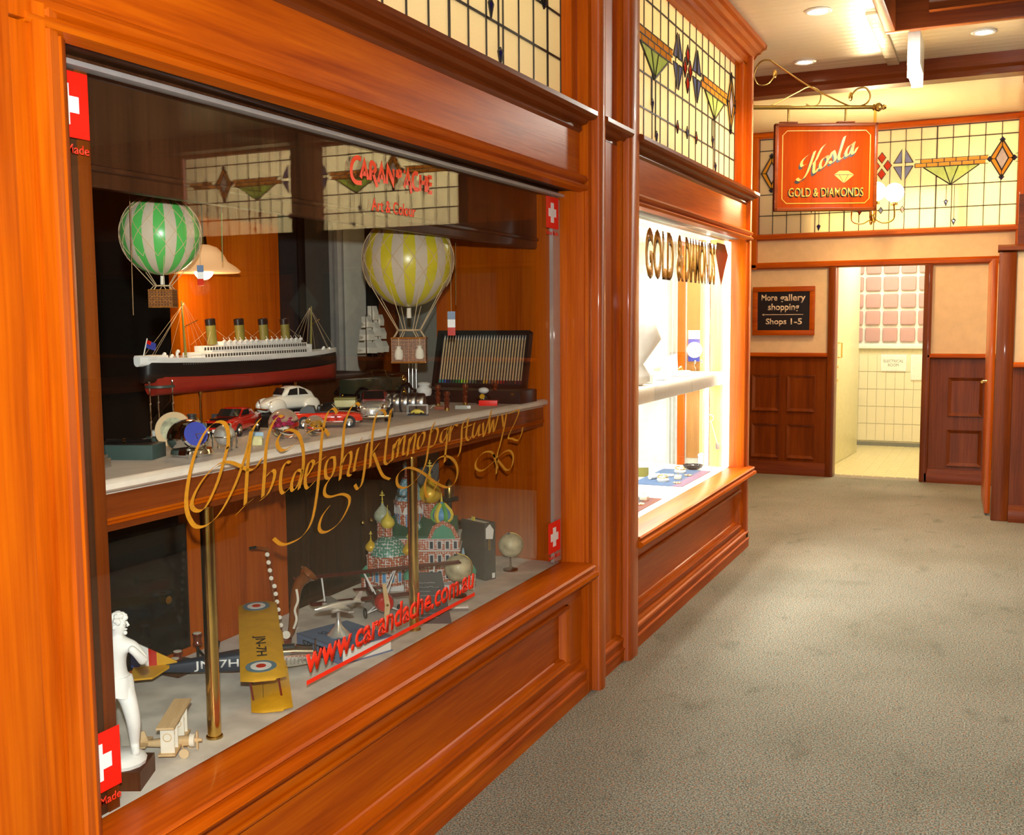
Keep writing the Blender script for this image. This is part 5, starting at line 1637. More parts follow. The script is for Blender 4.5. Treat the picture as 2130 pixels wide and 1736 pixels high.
t = thing('display_case', 'small clear box with a yellow toy car inside', 'box', (-1.822, 3.13, SZ), math.radians(25))
B().box(-.036, .036, -.022, .022, 0, .004).o('base', 'charcoal', t)
B().box(-.034, .034, -.020, .020, .004, .036).o('cover', 'thin_glass', t, smooth=0)
fr = B()
for x in (-.034, .034):
    for y in (-.020, .020):
        fr.box(x - .0006, x + .0006, y - .0006, y + .0006, .004, .036)
for y in (-.020, .020):
    fr.box(-.034, .034, y - .0006, y + .0006, .0354, .0366)
fr.o('edges', 'white', t, smooth=0)
t = thing('toy_car', 'tiny yellow toy car shut in the clear box', 'toy car', (-1.822, 3.13, SZ + .004), math.radians(25))
B().loft([sring(-.022, .008, .003, .011), sring(-.01, .010, .002, .018), sring(.006, .010, .002, .018), sring(.022, .007, .003, .010)]).o('body', 'dome_yellow', t)
for x_ in (-.013, .013):
    B().cyl((x_, -.011, .004), (x_, .011, .004), .004, .004, 10).o('axle', 'tyre', t)

t = thing('ceramic_pot', 'white glazed ceramic pot with lid behind the clear box', 'pot', (-2.03, 3.54, 1.262), 0)
B().lathe([(0, 0), (.026, 0), (.030, .010), (.030, .026), (.022, .032), (.018, .036), (0, .036)], seg=24).o('body', 'white', t)
B().lathe([(.016, .034), (.024, .040), (.026, .046), (.018, .052), (0, .053)], seg=24).o('lid', 'white', t)

mat('turned_cherry', (0.13, 0.022, 0.008), 0.12, coat=0.8)
for k, (x, y, h_, lab) in enumerate(((-1.815, 3.33, .072, 'turned cherry wood seal stamp nearest the glass'), (-1.93, 3.47, .085, 'turned cherry wood seal stamp behind the nearest one'), (-1.86, 3.56, .085, 'turned cherry wood seal stamp beside the red box'), (-1.80, 3.70, .085, 'turned cherry wood seal stamp rightmost of its row'))):
    t = thing('seal_stamp', lab, 'stamp', (x, y, SZ), 0, 'turned seal stamps')
    s_ = h_ / .085
    B().lathe([(0, .012 * s_), (.009, .012 * s_), (.008, .025 * s_), (.011, .032 * s_), (.007, .040 * s_), (.012, .052 * s_), (.006, .060 * s_), (.013, .072 * s_), (.009, .083 * s_), (0, .085 * s_)], seg=16).o('handle', 'turned_cherry', t)
    B().lathe([(0, 0), (.010, 0), (.010, .012 * s_), (0, .012 * s_)], seg=16).o('die', 'gold', t)
t = thing('sealing_wax', 'short brick red stick of sealing wax on the shelf', 'wax', (-1.855, 3.36, SZ), math.radians(20))
B().box(-.024, .020, -.008, .008, 0, .013, .002).o('stick', 'brick_red', t)
B().tube([(-.02, 0, .013), (-.03, 0, .015), (-.042, .004, .004)], .0012, 4).o('wick', 'linen', t)
t = thing('eraser', 'white eraser block in a grey sleeve on the shelf', 'eraser', (-1.79, 3.42, SZ), math.radians(18))
B().box(-.034, .010, -.011, .011, 0, .014, .001).o('sleeve', 'pale_grey', t)
B().box(.010, .024, -.010, .010, .001, .013, .002).o('rubber', 'white', t)
t = thing('matchbox', 'bright red small box at the shelf edge', 'box', (-1.775, 3.59, SZ), math.radians(18))
B().box(-.036, .036, -.014, .014, 0, .020, .001).o('sleeve', 'red_vinyl', t)
B().box(.0355, .037, -.012, .012, .002, .018).o('tray_end', 'maroon', t, smooth=0)
t = thing('ink_bottle', 'squat black ink bottle with orange stopper behind the red box', 'bottle', (-1.83, 3.66, SZ), 0)
B().lathe([(0, 0), (.030, 0), (.033, .008), (.030, .026), (.016, .034), (.014, .040), (0, .040)], seg=24).o('bottle', 'black_gloss', t)
B().lathe([(0, 0), (.010, 0), (.010, .006), (0, .006)], (.010, -.030, .030), 16, Matrix.Rotation(PI / 2 - .2, 4, 'X')).o('stopper', 'yellow_canvas', t)
B().ball((0, 0, .052), .017, 14, 10, (1.3, 1, .75)).o('puff', 'white', t)
t = thing('leather_case', 'flat black leather case lying left of the seal stamps', 'case', (-2.10, 3.645, 1.226), math.radians(10))
t.scale = (.62, .55, .9)
B().box(-.075, .06, -.022, .045, 0, .042, .006).o('body', 'black', t)
B().box(-.074, .059, -.023, .046, .024, .027).o('seam', 'charcoal', t)

# pencil case: black tray and upright lid with a row of pencils
t = thing('pencil_case', 'black pencil case standing open with its lid propped upright', 'pencil case', (-1.935, 3.80, SZ), 0)
LD = .16
def lidp(x, s_, d=0):     # point on the leaning lid: x across, s_ up, d proud
    return (x, .045 + .20 * s_ * .30 - d * .95, .050 + s_ * .215 + d * .3)
B().slab([lidp(-.222, -.02), lidp(.205, -.02), lidp(.205, 1.06), lidp(-.222, 1.06)], (0, .012, -.003)).o('lid_panel', 'charcoal', t, smooth=0)
lf = B()
for (x0, x1, s0, s1) in ((-.222, .205, -.02, .04), (-.222, .205, 1.0, 1.06), (-.222, -.205, .0, 1.05), (.190, .205, .0, 1.05)):
    lf.slab([lidp(x0, s0), lidp(x1, s0), lidp(x1, s1), lidp(x0, s1)], Vector(lidp(0, 0, .022)) - Vector(lidp(0, 0, 0)))
lf.o('lid_frame', 'black', t, smooth=0)
B().box(-.225, .255, -.125, .040, 0, .050, .003).o('tray', 'black', t)
B().box(-.218, .248, -.118, .033, .046, .0505).o('tray_lining', 'charcoal', t, smooth=0)
for x in (-.16, .13):
    B().box(x, x + .02, .118, .126, .276, .284).o('clasp', 'gold', t)
B().box(.215, .228, -.127, -.124, .034, .044).o('catch', 'gold', t)
tips = [('teal', (.02, .30, .28)), ('blue-green', (.02, .22, .34)), ('blue', (.03, .10, .45)), ('navy', (.01, .02, .10)), ('dark slate', (.02, .05, .06)), ('deep green', (.01, .10, .05)), ('green', (.02, .16, .04)),
        ('emerald', (.02, .25, .05)), ('lime', (.35, .75, .03)), ('yellow-green', (.45, .60, .08)), ('mustard', (.55, .45, .05)), ('grey', (.20, .20, .18)), ('sage', (.12, .18, .10)), ('olive', (.08, .10, .03)), ('black', (.01, .01, .01)),
        ('charcoal', (.03, .03, .03)), ('gold', (.70, .40, .02)), ('amber', (.75, .32, .01)), ('taupe', (.22, .16, .12)), ('sienna', (.35, .10, .03)), ('orange', (.70, .16, .01)), ('vermilion', (.60, .06, .01)), ('scarlet', (.50, .02, .01)), ('crimson', (.30, .01, .01)),
        ('maroon', (.12, .01, .01)), ('brown', (.10, .03, .015)), ('umber', (.07, .03, .015)), ('rust', (.22, .05, .02)), ('plum', (.10, .01, .04)), ('wine', (.16, .01, .02))]
for k, (cn, cc) in enumerate(tips):
    mat('lead_' + cn, cc, 0.4, noise=0)
    x = -.192 + k * .0129
    wood_m = 'pale_pine' if k % 3 else 'cord'
    a0, a1, a2, a3 = (Vector(lidp(x, s_, .007)) + Vector((-1.935, 3.80, SZ)) for s_ in (.07, .13, .90, .985))
    pn = thing('colour_pencil', f'natural wood pencil with {cn} end in the row inside the case lid', 'pencil', a0, 0, 'colour pencils in the case lid')
    B().cyl((0, 0, 0), a1 - a0, .0036, .0036, 6).o('end_dip', 'lead_' + cn, pn)
    B().cyl(a1 - a0, a2 - a0, .0036, .0036, 6).o('barrel', wood_m, pn)
    B().cyl(a2 - a0, a3 - a0, .0036, .0006, 6).o('point', 'linen', pn)
# hooked white handles and wire easel behind
t = thing('wire_easel', 'wire stand with a white hooked tip beside the pencil case', 'easel', (-2.175, 3.70, SZ), 0)
for y in (-.03, 0, .03):
    B().tube(catmull([(0, y, 0), (0, y, .12), (0, y + .006, .17)], 5), .0018, 5).o('wire', 'steel', t)
B().tube(catmull([(0, .03, .125), (0, .032, .16), (0, .045, .182)], 6), .005, 8).o('hook_tip', 'white', t)

# tall ship in the room behind, on a dark cabinet
t = thing('stock_cabinet', 'dark walnut cabinet in the dim shop behind the display', 'cabinet', (-2.70, 3.72, 0), 0)
B().box(-.25, .25, -.42, .42, .012, 1.32, .004).o('carcass', 'walnut', t)
for y in (-.21, .21):
    dr = B().box(.25, .265, y - .19, y + .19, .10, 1.25, .006).o('door', 'walnut', t)
    B().ball((.275, y * .15, .7), .012, 10, 8).o('knob', 'brass', dr)
t = thing('sailing_ship_model', 'white sailed tall ship model behind the yellow balloon', 'model ship', (-2.55, 3.99, 1.321), math.radians(15))
B().loft([[(x * w_, y, .03 + z * h_) for (x, z) in ((-1, 1), (-.8, .2), (0, -.5), (.8, .2), (1, 1))] for (y, w_, h_) in ((-.15, .022, .05), (-.08, .032, .035), (.05, .033, .03), (.12, .02, .035), (.16, .002, .05))]).o('hull', 'walnut', t)
B().box(-.02, .02, -.06, .06, .001, .015).o('cradle', 'walnut', t)
for (y, h_) in ((-.09, .26), (.0, .31), (.085, .27)):
    B().cyl((0, y, .05), (0, y, h_), .003, .0015, 6).o('mast', 'walnut', t)
    for q_ in range(3):
        z0 = .09 + q_ * (h_ - .09) / 3; z1 = z0 + (h_ - .09) / 3 * .85
        wd0 = .046 - q_ * .010; wd1 = wd0 * .82
        B().loft([[(-wd0, y + .012, z0), (0, y + .030, z0), (wd0, y + .012, z0), (0, y + .032, z0)], [(-wd0, y + .016, (z0 + z1) / 2), (0, y + .036, (z0 + z1) / 2), (wd0, y + .016, (z0 + z1) / 2), (0, y + .038, (z0 + z1) / 2)],
                 [(-wd1, y + .004, z1), (0, y + .012, z1), (wd1, y + .004, z1), (0, y + .014, z1)]]).o('sail', 'linen', t)
B().cyl((0, .14, .06), (0, .24, .10), .003, .0015, 6).o('bowsprit', 'walnut', t)
# dim shelf of glassware behind the cupboard front
t = thing('glass_shelf', 'dim back shelf carrying glassware in the shop behind the statue', 'shelf', (-3.05, 2.25, .80), 0)
B().box(-.25, .25, -.8, .35, 0, .03).o('board', 'walnut', t)
B().box(-.25, -.22, -.8, .35, -.79, 1.2).o('back_panel', 'walnut', t)
B().box(-.25, .25, -.8, -.77, -.79, 0).o('end_panel', 'walnut', t)
for k, (x, y, h_, lab) in enumerate(((-2.95, 1.72, .22, 'dim wine glass leftmost on the back shelf'), (-2.98, 1.95, .26, 'dim tall wine glass in the middle of the back shelf'), (-2.96, 2.16, .24, 'dim wine glass rightmost on the back shelf'))):
    g_ = thing('wine_glass', lab, 'glass', (x, y, .83), 0, 'wine glasses on the back shelf')
    B().lathe([(0, 0), (.035, 0), (.033, .003), (.004, .008), (.0035, h_ * .5), (.02, h_ * .56), (.034, h_ * .75), (.030, h_), (.029, h_), (.033, h_ * .75), (.018, h_ * .57), (0, h_ * .55)], seg=20).o('bowl', 'thin_glass', g_)
t = thing('gift_box', 'black box with a white label in the dim shop behind the pole', 'box', (-2.78, 2.36, .83), .2)
B().box(-.09, .09, -.10, .10, 0, .075, .003).o('carton', 'charcoal', t)
B().box(.0902, .0915, -.06, .04, .015, .06).o('label', 'pale_grey', t, smooth=0)
for k in range(4):
    tag(B().ball((-2.80 + .04 * (k % 2), 2.31 + .035 * k, .905 + .016), .016, 10, 8).o('glass_bauble', 'maroon'), ('dim red bauble leftmost on the black box', 'dim red bauble second from left on the black box', 'dim red bauble third from left on the black box', 'dim red bauble rightmost on the black box')[k], 'bauble', 'red baubles on the black box')

# ================================================================ LOWER DISPLAY
DZ = .549
# --- white plaster statue of a draped standing figure
t = thing('plaster_statue', 'white plaster statue of a standing classical figure on a dark plinth', 'statue', (-1.725, 1.640, DZ), math.radians(25))
B().prism([(-.055, -.050), (.062, -.050), (.058, .055), (-.050, .055)], 'z', 0, .042).o('plinth', 'walnut', t)
B().loft([[(r_ * math.cos(2 * PI * k / 14) * 1.05 + .004, r_ * math.sin(2 * PI * k / 14), z) for k in range(14)] for (r_, z) in ((.050, .042), (.052, .050), (.046, .060), (.036, .066))]).o('ground', 'plaster_white', t)


def skin(name, verts, edges, radii, m_, par, sub=2):
    me = bpy.data.meshes.new(name)
    me.from_pydata([Vector(v) for v in verts], edges, [])
    o_ = bpy.data.objects.new(name, me)
    C.objects.link(o_)
    o_.parent = par
    me.materials.append(MATS[m_])
    md_ = o_.modifiers.new('skin', 'SKIN')
    md_.use_smooth_shade = True
    for v, r_ in zip(me.skin_vertices[0].data, radii):
        v.radius = r_ if isinstance(r_, tuple) else (r_, r_)
    me.skin_vertices[0].data[0].use_root = True
    sb = o_.modifiers.new('subdivision', 'SUBSURF'); sb.levels = sub; sb.render_levels = sub
    return o_


# local: x to the viewer's right, -y towards the viewer
V = [(0, 0, .222), (.002, 0, .250), (.003, 0, .283), (.004, 0, .312), (.006, 0, .330), (.012, -.002, .352), (.012, 0, .372),
     (-.021, 0, .208), (-.024, -.003, .140), (-.026, .002, .080), (-.027, -.020, .067),
     (.021, 0, .208), (.040, -.014, .142), (.034, .002, .082), (.044, -.018, .067),
     (.041, 0, .306), (.066, -.002, .268), (.052, -.022, .300), (.040, -.026, .312),
     (-.035, 0, .306), (-.052, .004, .258), (-.052, -.006, .205), (-.050, -.010, .188)]
E_ = [(0, 1), (1, 2), (2, 3), (3, 4), (4, 5), (5, 6), (0, 7), (7, 8), (8, 9), (9, 10), (0, 11), (11, 12), (12, 13), (13, 14), (3, 15), (15, 16), (16, 17), (17, 18), (3, 19), (19, 20), (20, 21), (21, 22)]
RD = [(.030, .022), (.025, .020), (.031, .022), (.026, .018), .011, (.0175, .019), .014, (.021, .021), .0165, .010, .009, (.021, .021), .0165, .010, .009, .014, .0115, .009, .010, .014, .0115, .009, .009]
bd = skin('body', V, E_, RD, 'plaster_white', t)
hr = B()
rnd = random.Random(4)
for k in range(46):
    a = rnd.uniform(0, 2 * PI); e_ = rnd.uniform(.15, 1.5)
    v = Vector((math.cos(a) * math.cos(e_), math.sin(a) * math.cos(e_), math.sin(e_)))
    if v.x > .55 and v.z < .45:
        continue
    hr.ball((.010 + v.x * .018, v.y * .019, .358 + v.z * .020), .0062, 7, 5)
hr.o('hair', 'plaster_white', t)
fc = B()
fc.tube([(.029, -.003, .362), (.0335, -.004, .353), (.030, -.004, .351)], [.002, .0032, .002], 6)
fc.ball((.0275, -.004, .3445), .0036, 8, 6, (1, 1.2, .6)).ball((.026, -.004, .3365), .0048, 8, 6).ball((.026, -.010, .3580), .0026, 8, 6).ball((.027, .004, .3580), .0026, 8, 6)
fc.ball((.008, -.020, .352), .0045, 8, 6, (.8, .5, 1.2))
fc.o('face', 'plaster_white', t)
dr = B()
rings_ = []
for k, z in enumerate((.240, .234, .224, .213, .203, .195)):
    ring = []
    for q_ in range(28):
        a = 2 * PI * q_ / 28
        rr_ = (.0285 + .0016 * k + .0016 * math.sin(a * 7 + k * .5))
        ring.append((rr_ * math.cos(a) * 1.12 + .001, rr_ * math.sin(a) * .95, z - .010 * math.cos(a - .8) * (k > 2)))
    rings_.append(ring)
dr.loft(rings_).o('drapery', 'plaster_white', t, smooth=60)
B().lathe([(.016, .06), (.014, .09), (.015, .12), (.011, .15), (0, .155)], (-.045, .014, 0), 10).o('tree_stump', 'plaster_white', t)

# --- pale wooden toy biplane
t = thing('wooden_toy_plane', 'pale unpainted wooden toy biplane beside the statue', 'toy plane', (-1.728, 1.800, DZ), math.radians(28))
t.scale = (.92, .92, .92)
B().loft([sring(-.075, .005, .022, .034, 12), sring(-.03, .012, .020, .040, 12), sring(.02, .014, .020, .044, 12), sring(.052, .015, .022, .046, 12)]).o('fuselage', 'pale_pine', t)
B().cyl((.048, 0, .034), (.060, 0, .034), .0165, .0165, 16).o('cowl', 'linen', t)
B().cyl((.060, 0, .034), (.078, 0, .034), .007, .003, 12).o('spinner', 'pale_pine', t)
B().box(.064, .068, -.006, .006, .010, .058, .002).o('propeller', 'pale_pine', t)
B().slab([(-.012, -.085, .096), (.032, -.085, .096), (.032, .085, .108), (-.012, .085, .108)], (0, 0, .005)).o('upper_wing', 'pale_pine', t, smooth=0)
B().slab([(-.012, -.075, .024), (.030, -.075, .024), (.030, .075, .030), (-.012, .075, .030)], (0, 0, .004)).o('lower_wing', 'pale_pine', t, smooth=0)
for y in (-.062, -.030, .030, .062):
    st = B().box(-.008, .026, y - .002, y + .002, .028, .098).o('strut_panel', 'linen', t)
    B().tube([(.009 + .010 * math.cos(2 * PI * k / 16), y - .0022, .068 + .010 * math.sin(2 * PI * k / 16)) for k in range(16)], .0012, 4, True).o('round_cutout', 'pale_pine', st)
B().slab([(-.078, -.035, .030), (-.055, -.035, .030), (-.055, .035, .030), (-.078, .035, .030)], (0, 0, .003)).o('tailplane', 'pale_pine', t, smooth=0)
B().slab([(-.080, -.0015, .032), (-.056, -.0015, .032), (-.066, -.0015, .062), (-.082, -.0015, .058)], (0, .003, 0)).o('fin', 'pale_pine', t, smooth=0)
for s_ in (-1, 1):
    B().cyl((.030, s_ * .010, .024), (.040, s_ * .030, .012), .002, .002, 6).o('wheel_strut', 'pale_pine', t)
    B().cyl((.040, s_ * .030, .0125), (.040, s_ * .034, .0125), .0125, .0125, 18).o('wheel', 'cord', t)

# --- yellow biplane JN-7H
t = thing('yellow_biplane', 'yellow winged military biplane model with dark blue fuselage and roundels', 'model plane', (-1.872, 2.295, DZ + .018), rot=(math.radians(4), 0, math.radians(40)))
B().loft([sring(-.275, .006, .030, .046, 16, 5), sring(-.18, .017, .022, .056, 16, 5), sring(-.06, .026, .016, .068, 16, 5), sring(.03, .028, .014, .070, 16, 5)]).o('fuselage', 'navy', t, smooth=50)
ns = B().loft([sring(.03, .0285, .014, .071, 16, 5), sring(.10, .028, .016, .070, 16, 5), sring(.155, .024, .020, .062, 16, 4)]).o('nose_cowl', 'chrome', t, smooth=50)
lv = B()
for k in range(9):
    x = .045 + k * .011
    lv.box(x, x + .004, -.0295, -.0275, .026, .050, .001)
lv.o('louvres', 'steel', ns)
B().box(.05, .105, -.012, .012, .070, .074, .002).o('cylinder_bank', 'charcoal', t)
B().cyl((.155, 0, .042), (.170, 0, .042), .010, .004, 12).o('spinner', 'old_brass', t)
B().box(.160, .165, -.007, .007, .004, .085, .002).o('propeller', 'walnut', t)


def wing(z, span, x0, ch, name, tilt=.0):
    rings = []
    for f_ in (-1, -.97, -.5, 0, .5, .97, 1):
        y = f_ * span / 2
        k_ = .55 if abs(f_) == 1 else 1
        rings.append([(x0 - ch / 2 * k_, y, z), (x0 - ch * .2, y, z + .008 * k_), (x0 + ch * .25, y, z + .010 * k_), (x0 + ch / 2 * k_, y, z + .003), (x0 + ch * .25, y, z - .001), (x0 - ch * .2, y, z - .001)])
    return B().loft(rings).o(name, 'yellow_canvas', t, smooth=50)


wu = wing(.100, .60, .010, .115, 'upper_wing')
wl_ = wing(.010, .58, .030, .105, 'lower_wing')
for yc in (-.225, .250):
    for k, (r_, m_) in enumerate(((.040, 'roundel_blue'), (.027, 'white'), (.013, 'scarlet_paint'))):
        B().lathe([(0, 0), (r_, 0), (r_, .0006), (0, .0006)], (.006, yc, .1095 + k * .0007), 28).o('roundel', m_, wu)
text('wing_letters', 'JN-7H', 'black', .150, .036, .0006, .01, parent=wu, loc=(-.012, -.005, .1102), rot=(0, 0, PI / 2 + PI))
text('fuselage_letters', 'JN-7H', 'white', .120, .030, .0008, .01, parent=t, loc=(-.170, -.0215, .028), rot=(PI / 2, 0, -.075))
for y in (-.215, -.10, .10, .215):
    for x in (-.028, .045):
        B().tube([(x + .012, y, .014), (x, y, .102)], .003, 6).o('strut', 'maroon', t)
wr_ = B()
for y in (-.215, .10):
    wr_.tube([(.01, y, .018), (.01, y + .115, .10)], .0007, 3).tube([(.01, y, .10), (.01, y + .115, .018)], .0007, 3)
wr_.o('bracing_wires', 'black', t)
B().slab([(-.330, -.085, .044), (-.275, -.085, .044), (-.235, -.02, .044), (-.235, .02, .044), (-.275, .085, .044), (-.330, .085, .044)], (0, 0, .005)).o('tailplane', 'yellow_canvas', t, smooth=0)
fz = .048
for k, (x0, x1, m_) in enumerate(((-.335, -.312, 'blue'), (-.312, -.289, 'white'), (-.289, -.268, 'red_paint'), (-.268, -.215, 'yellow_canvas'))):
    h0 = .075 * (1 - max(0, (x0 + .335)) / .125) + .004; h1 = .075 * (1 - (x1 + .335) / .125) + .004
    B().slab([(x0, -.002, fz), (x1, -.002, fz), (x1, -.002, fz + h1), (x0, -.002, fz + h0)], (0, .004, 0)).o('fin_stripe', m_, t, smooth=0)
for s_ in (-1, 1):
    B().cyl((.055, s_ * .045, .014), (.055, s_ * .053, .014), .014, .014, 16).o('wheel', 'tyre', t)
B().tube([(.03, .0, .075), (.02, .01, .10)], .002, 5).o('cabane_strut', 'maroon', t)

# --- candlestick telephone with wooden reels, behind the biplane
t = thing('cotton_reel_stand', 'small dark stand with turned wooden reels behind the brass pole', 'stand', (-2.13, 2.27, DZ), 0)
B().box(-.05, .05, -.065, .065, 0, .012, .003).o('base', 'walnut', t)
for k, (x, y, z) in enumerate(((.02, -.045, .012), (.02, .05, .060), (-.02, .01, .012))):
    if z > .02:
        B().cyl((x, y, .012), (x, y, z), .004).o('spindle', 'black', t)
    r_ = B().lathe([(.012, 0), (.015, .003), (.012, .007), (.011, .028), (.015, .032), (.014, .036), (0, .036)], (x, y, z), 16).o('reel', 'turned_cherry', t)
    B().lathe([(0, .0362), (.012, .0362), (.012, .0372), (0, .0372)], (x, y, z), 16).o('reel_face', 'linen', r_)
B().tube(catmull([(.02, .05, .05), (.03, .07, .02), (.04, .10, .016), (.03, .13, .05)], 6), .004, 8).o('crank_arm', 'black', t)

# --- saxophone-shaped pipe
t = thing('miniature_saxophone', 'miniature brown saxophone with cream keys on a round foot', 'saxophone', (-2.015, 2.595, DZ), VS)
B().lathe([(0, 0), (.030, 0), (.030, .012), (.024, .016), (0, .016)], seg=20).o('foot', 'turned_cherry', t)
mat('sax_lacquer', (0.20, 0.055, 0.010), 0.12, coat=0.9)
B().tube(catmull([(-.072, 0, .305), (-.045, 0, .300), (-.036, 0, .285), (-.018, 0, .10), (-.006, 0, .035), (.014, 0, .022), (.030, 0, .040), (.040, 0, .11), (.052, 0, .175), (.072, 0, .205)], 5),
         [.003] * 10 + [.004 + .004 * k / 10 for k in range(10)] + [.008 + .010 * k / 25 for k in range(26)], 12).o('body_tube', 'sax_lacquer', t)
B().lathe([(.016, 0), (.020, .016), (.030, .030), (.033, .032), (.028, .028), (.016, .012), (.012, 0)], (.068, 0, .198), 20, Matrix.Rotation(.75, 4, 'Y')).o('bell', 'sax_lacquer', t)
B().cyl((-.072, 0, .305), (-.095, 0, .302), .005, .004, 8).o('mouthpiece', 'black', t)
for k in range(10):
    u = k / 9
    B().lathe([(0, 0), (.006, 0), (.007, .003), (0, .005)], (-.036 + .030 * u + (.006 if k > 3 else 0), -.011, .285 - .225 * u), 12, Matrix.Rotation(PI / 2, 4, 'X')).o('key', 'linen', t)
B().tube(catmull([(.052, -.016, .175), (.056, -.018, .14), (.046, -.018, .11), (.050, -.018, .08), (.040, -.016, .05)], 5), .004, 6).o('key_guard', 'linen', t)
B().lathe([(.004, 0), (.013, 0), (.013, .004), (.004, .004)], (.016, -.014, .03), 18, Matrix.Rotation(PI / 2, 4, 'X')).o('bow_guard', 'linen', t)

# --- books and silver aeroplane on its stand
def book(loc, rz, L, W_, H_, cover, label, title=None):
    t = thing('book', label, 'book', loc, rz, 'books lying on the display floor')
    B().box(-L / 2, L / 2, -W_ / 2, W_ / 2, 0, .003).o('cover', cover, t, smooth=0)
    B().box(-L / 2, L / 2, -W_ / 2, W_ / 2, H_ - .003, H_).o('cover', cover, t, smooth=0)
    B().box(-L / 2, -L / 2 + .004, -W_ / 2, W_ / 2, 0, H_, .001).o('spine', cover, t)
    B().box(-L / 2 + .004, L / 2 - .004, -W_ / 2 + .005, W_ / 2 - .004, .003, H_ - .003).o('pages', 'paper', t, smooth=0)
    if title:
        text('spine_title', title, 'black', W_ * .72, H_ * .5, .0005, .02, parent=t, loc=(-L / 2 - .0006, W_ * .36, H_ * .25), rot=(PI / 2, 0, -PI / 2))
        text('cover_title', title, 'navy', W_ * .62, .026, .0005, .0, parent=t, loc=(-L / 2 + .045, W_ * .31, H_ + .0002), rot=(0, 0, -PI / 2))
    return t


book((-1.795, 2.615, DZ), math.radians(70), .19, .235, .048, 'slate_blue', 'thick slate blue book lying flat under the silver aeroplane', 'SPITFIRE')
t = thing('silver_aeroplane', 'polished silver aeroplane ornament on a flared stand', 'ornament', (-1.805, 2.600, DZ + .048), math.radians(-125))
B().lathe([(0, 0), (.034, 0), (.036, .004), (.028, .012), (.012, .030), (.006, .050), (.0045, .085), (0, .086)], seg=24).o('stand', 'silver', t)
pl = B().loft([sring(-.062, .003, .095, .101, 12, 2), sring(-.03, .009, .088, .106, 12, 2), sring(.02, .012, .082, .106, 12, 2), sring(.062, .006, .084, .098, 12, 2), sring(.075, .002, .088, .093, 12, 2)]).o('fuselage', 'silver', t)
for s_ in (-1, 1):
    B().slab([(.030, s_ * .008, .088), (.005, s_ * .10, .094), (-.012, s_ * .10, .094), (-.020, s_ * .008, .088)], (0, 0, .005)).o('wing', 'silver', t)
    B().cyl((.035, s_ * .040, .090), (-.005, s_ * .040, .090), .007, .003, 10).o('engine', 'silver', t)
    B().slab([(-.050, s_ * .002, .098), (-.062, s_ * .036, .100), (-.072, s_ * .036, .100), (-.070, s_ * .002, .098)], (0, 0, .003)).o('tailplane', 'silver', t)
B().slab([(-.050, -.0015, .102), (-.070, -.0015, .128), (-.080, -.0015, .128), (-.072, -.0015, .099)], (0, .003, 0)).o('fin', 'silver', t)

# --- red triplane
t = thing('red_model_plane', 'long winged dark red model plane with wooden propeller in front of the church', 'model plane', (-1.90, 2.985, DZ), math.radians(-42))
B().loft([sring(-.17, .006, .040, .055, 14, 3), sring(-.08, .018, .030, .064, 14, 3), sring(.01, .026, .028, .080, 14, 3), sring(.045, .030, .026, .086, 14, 2.4)]).o('fuselage', 'maroon', t)
B().loft([sring(.040, .031, .025, .087, 18, 2), sring(.062, .033, .023, .089, 18, 2), sring(.078, .026, .030, .082, 18, 2), sring(.084, .010, .046, .066, 18, 2)]).o('cowl', 'red_paint', t)
for z, sp, m_, nm in ((.155, .58, 'maroon', 'upper_wing'), (.062, .48, 'maroon', 'lower_wing')):
    B().loft([[(-.026, y, z), (0, y, z + .007), (.032, y, z + .002), (0, y, z - .002)] for y in (-sp / 2, -sp / 4, 0, sp / 4, sp / 2)]).o(nm, m_, t, smooth=30)
for y in (-.035, .035):
    for x in (-.012, .026):
        B().tube([(x, y * .6, .080), (x * .3, y * 1.6, .156)], .0022, 6).o('cabane_strut', 'white', t)
for y in (-.19, .19):
    B().tube([(.0, y, .066), (.0, y * 1.05, .156)], .003, 6).o('wing_strut', 'white', t)
for s_ in (-1, 1):
    B().tube([(.015, s_ * .022, .034), (.03, s_ * .055, .018)], .002, 6).tube([(.045, s_ * .022, .034), (.03, s_ * .055, .018)], .002, 6).o('undercarriage_leg', 'white', t)
    B().tube([(.03 + .017 * math.cos(2 * PI * k / 20), s_ * .060, .0185 + .015 * math.sin(2 * PI * k / 20)) for k in range(20)], .0035, 6, True).o('wheel', 'tyre', t)
pr = B().slab([(.088, -.013, -.012 + .056 - .045), (.088, .004, -.012 + .056 - .045), (.088, .010, .056), (.088, -.004, .130), (.088, -.016, .130), (.088, -.008, .056)], (.004, 0, 0)).o('propeller', 'pale_pine', t)
B().cyl((.084, 0, .056), (.096, 0, .056), .006, .004, 10).o('hub', 'old_brass', t)
B().slab([(-.175, -.05, .052), (-.145, -.05, .052), (-.145, .05, .052), (-.175, .05, .052)], (0, 0, .003)).o('tailplane', 'maroon', t, smooth=0)
B().slab([(-.178, -.001, .052), (-.145, -.001, .055), (-.16, -.001, .09), (-.18, -.001, .085)], (0, .002, 0)).o('fin', 'maroon', t, smooth=0)
for s_ in (-1, 1):
    B().cyl((-.02, s_ * .012, .088), (.03, s_ * .012, .088), .003, .003, 8).o('gun', 'gold', t)

# --- onion domed church model
t = thing('church_model', 'colourful card model of a brick church with many onion domes', 'model building', (-1.975, 3.400, DZ), VS)


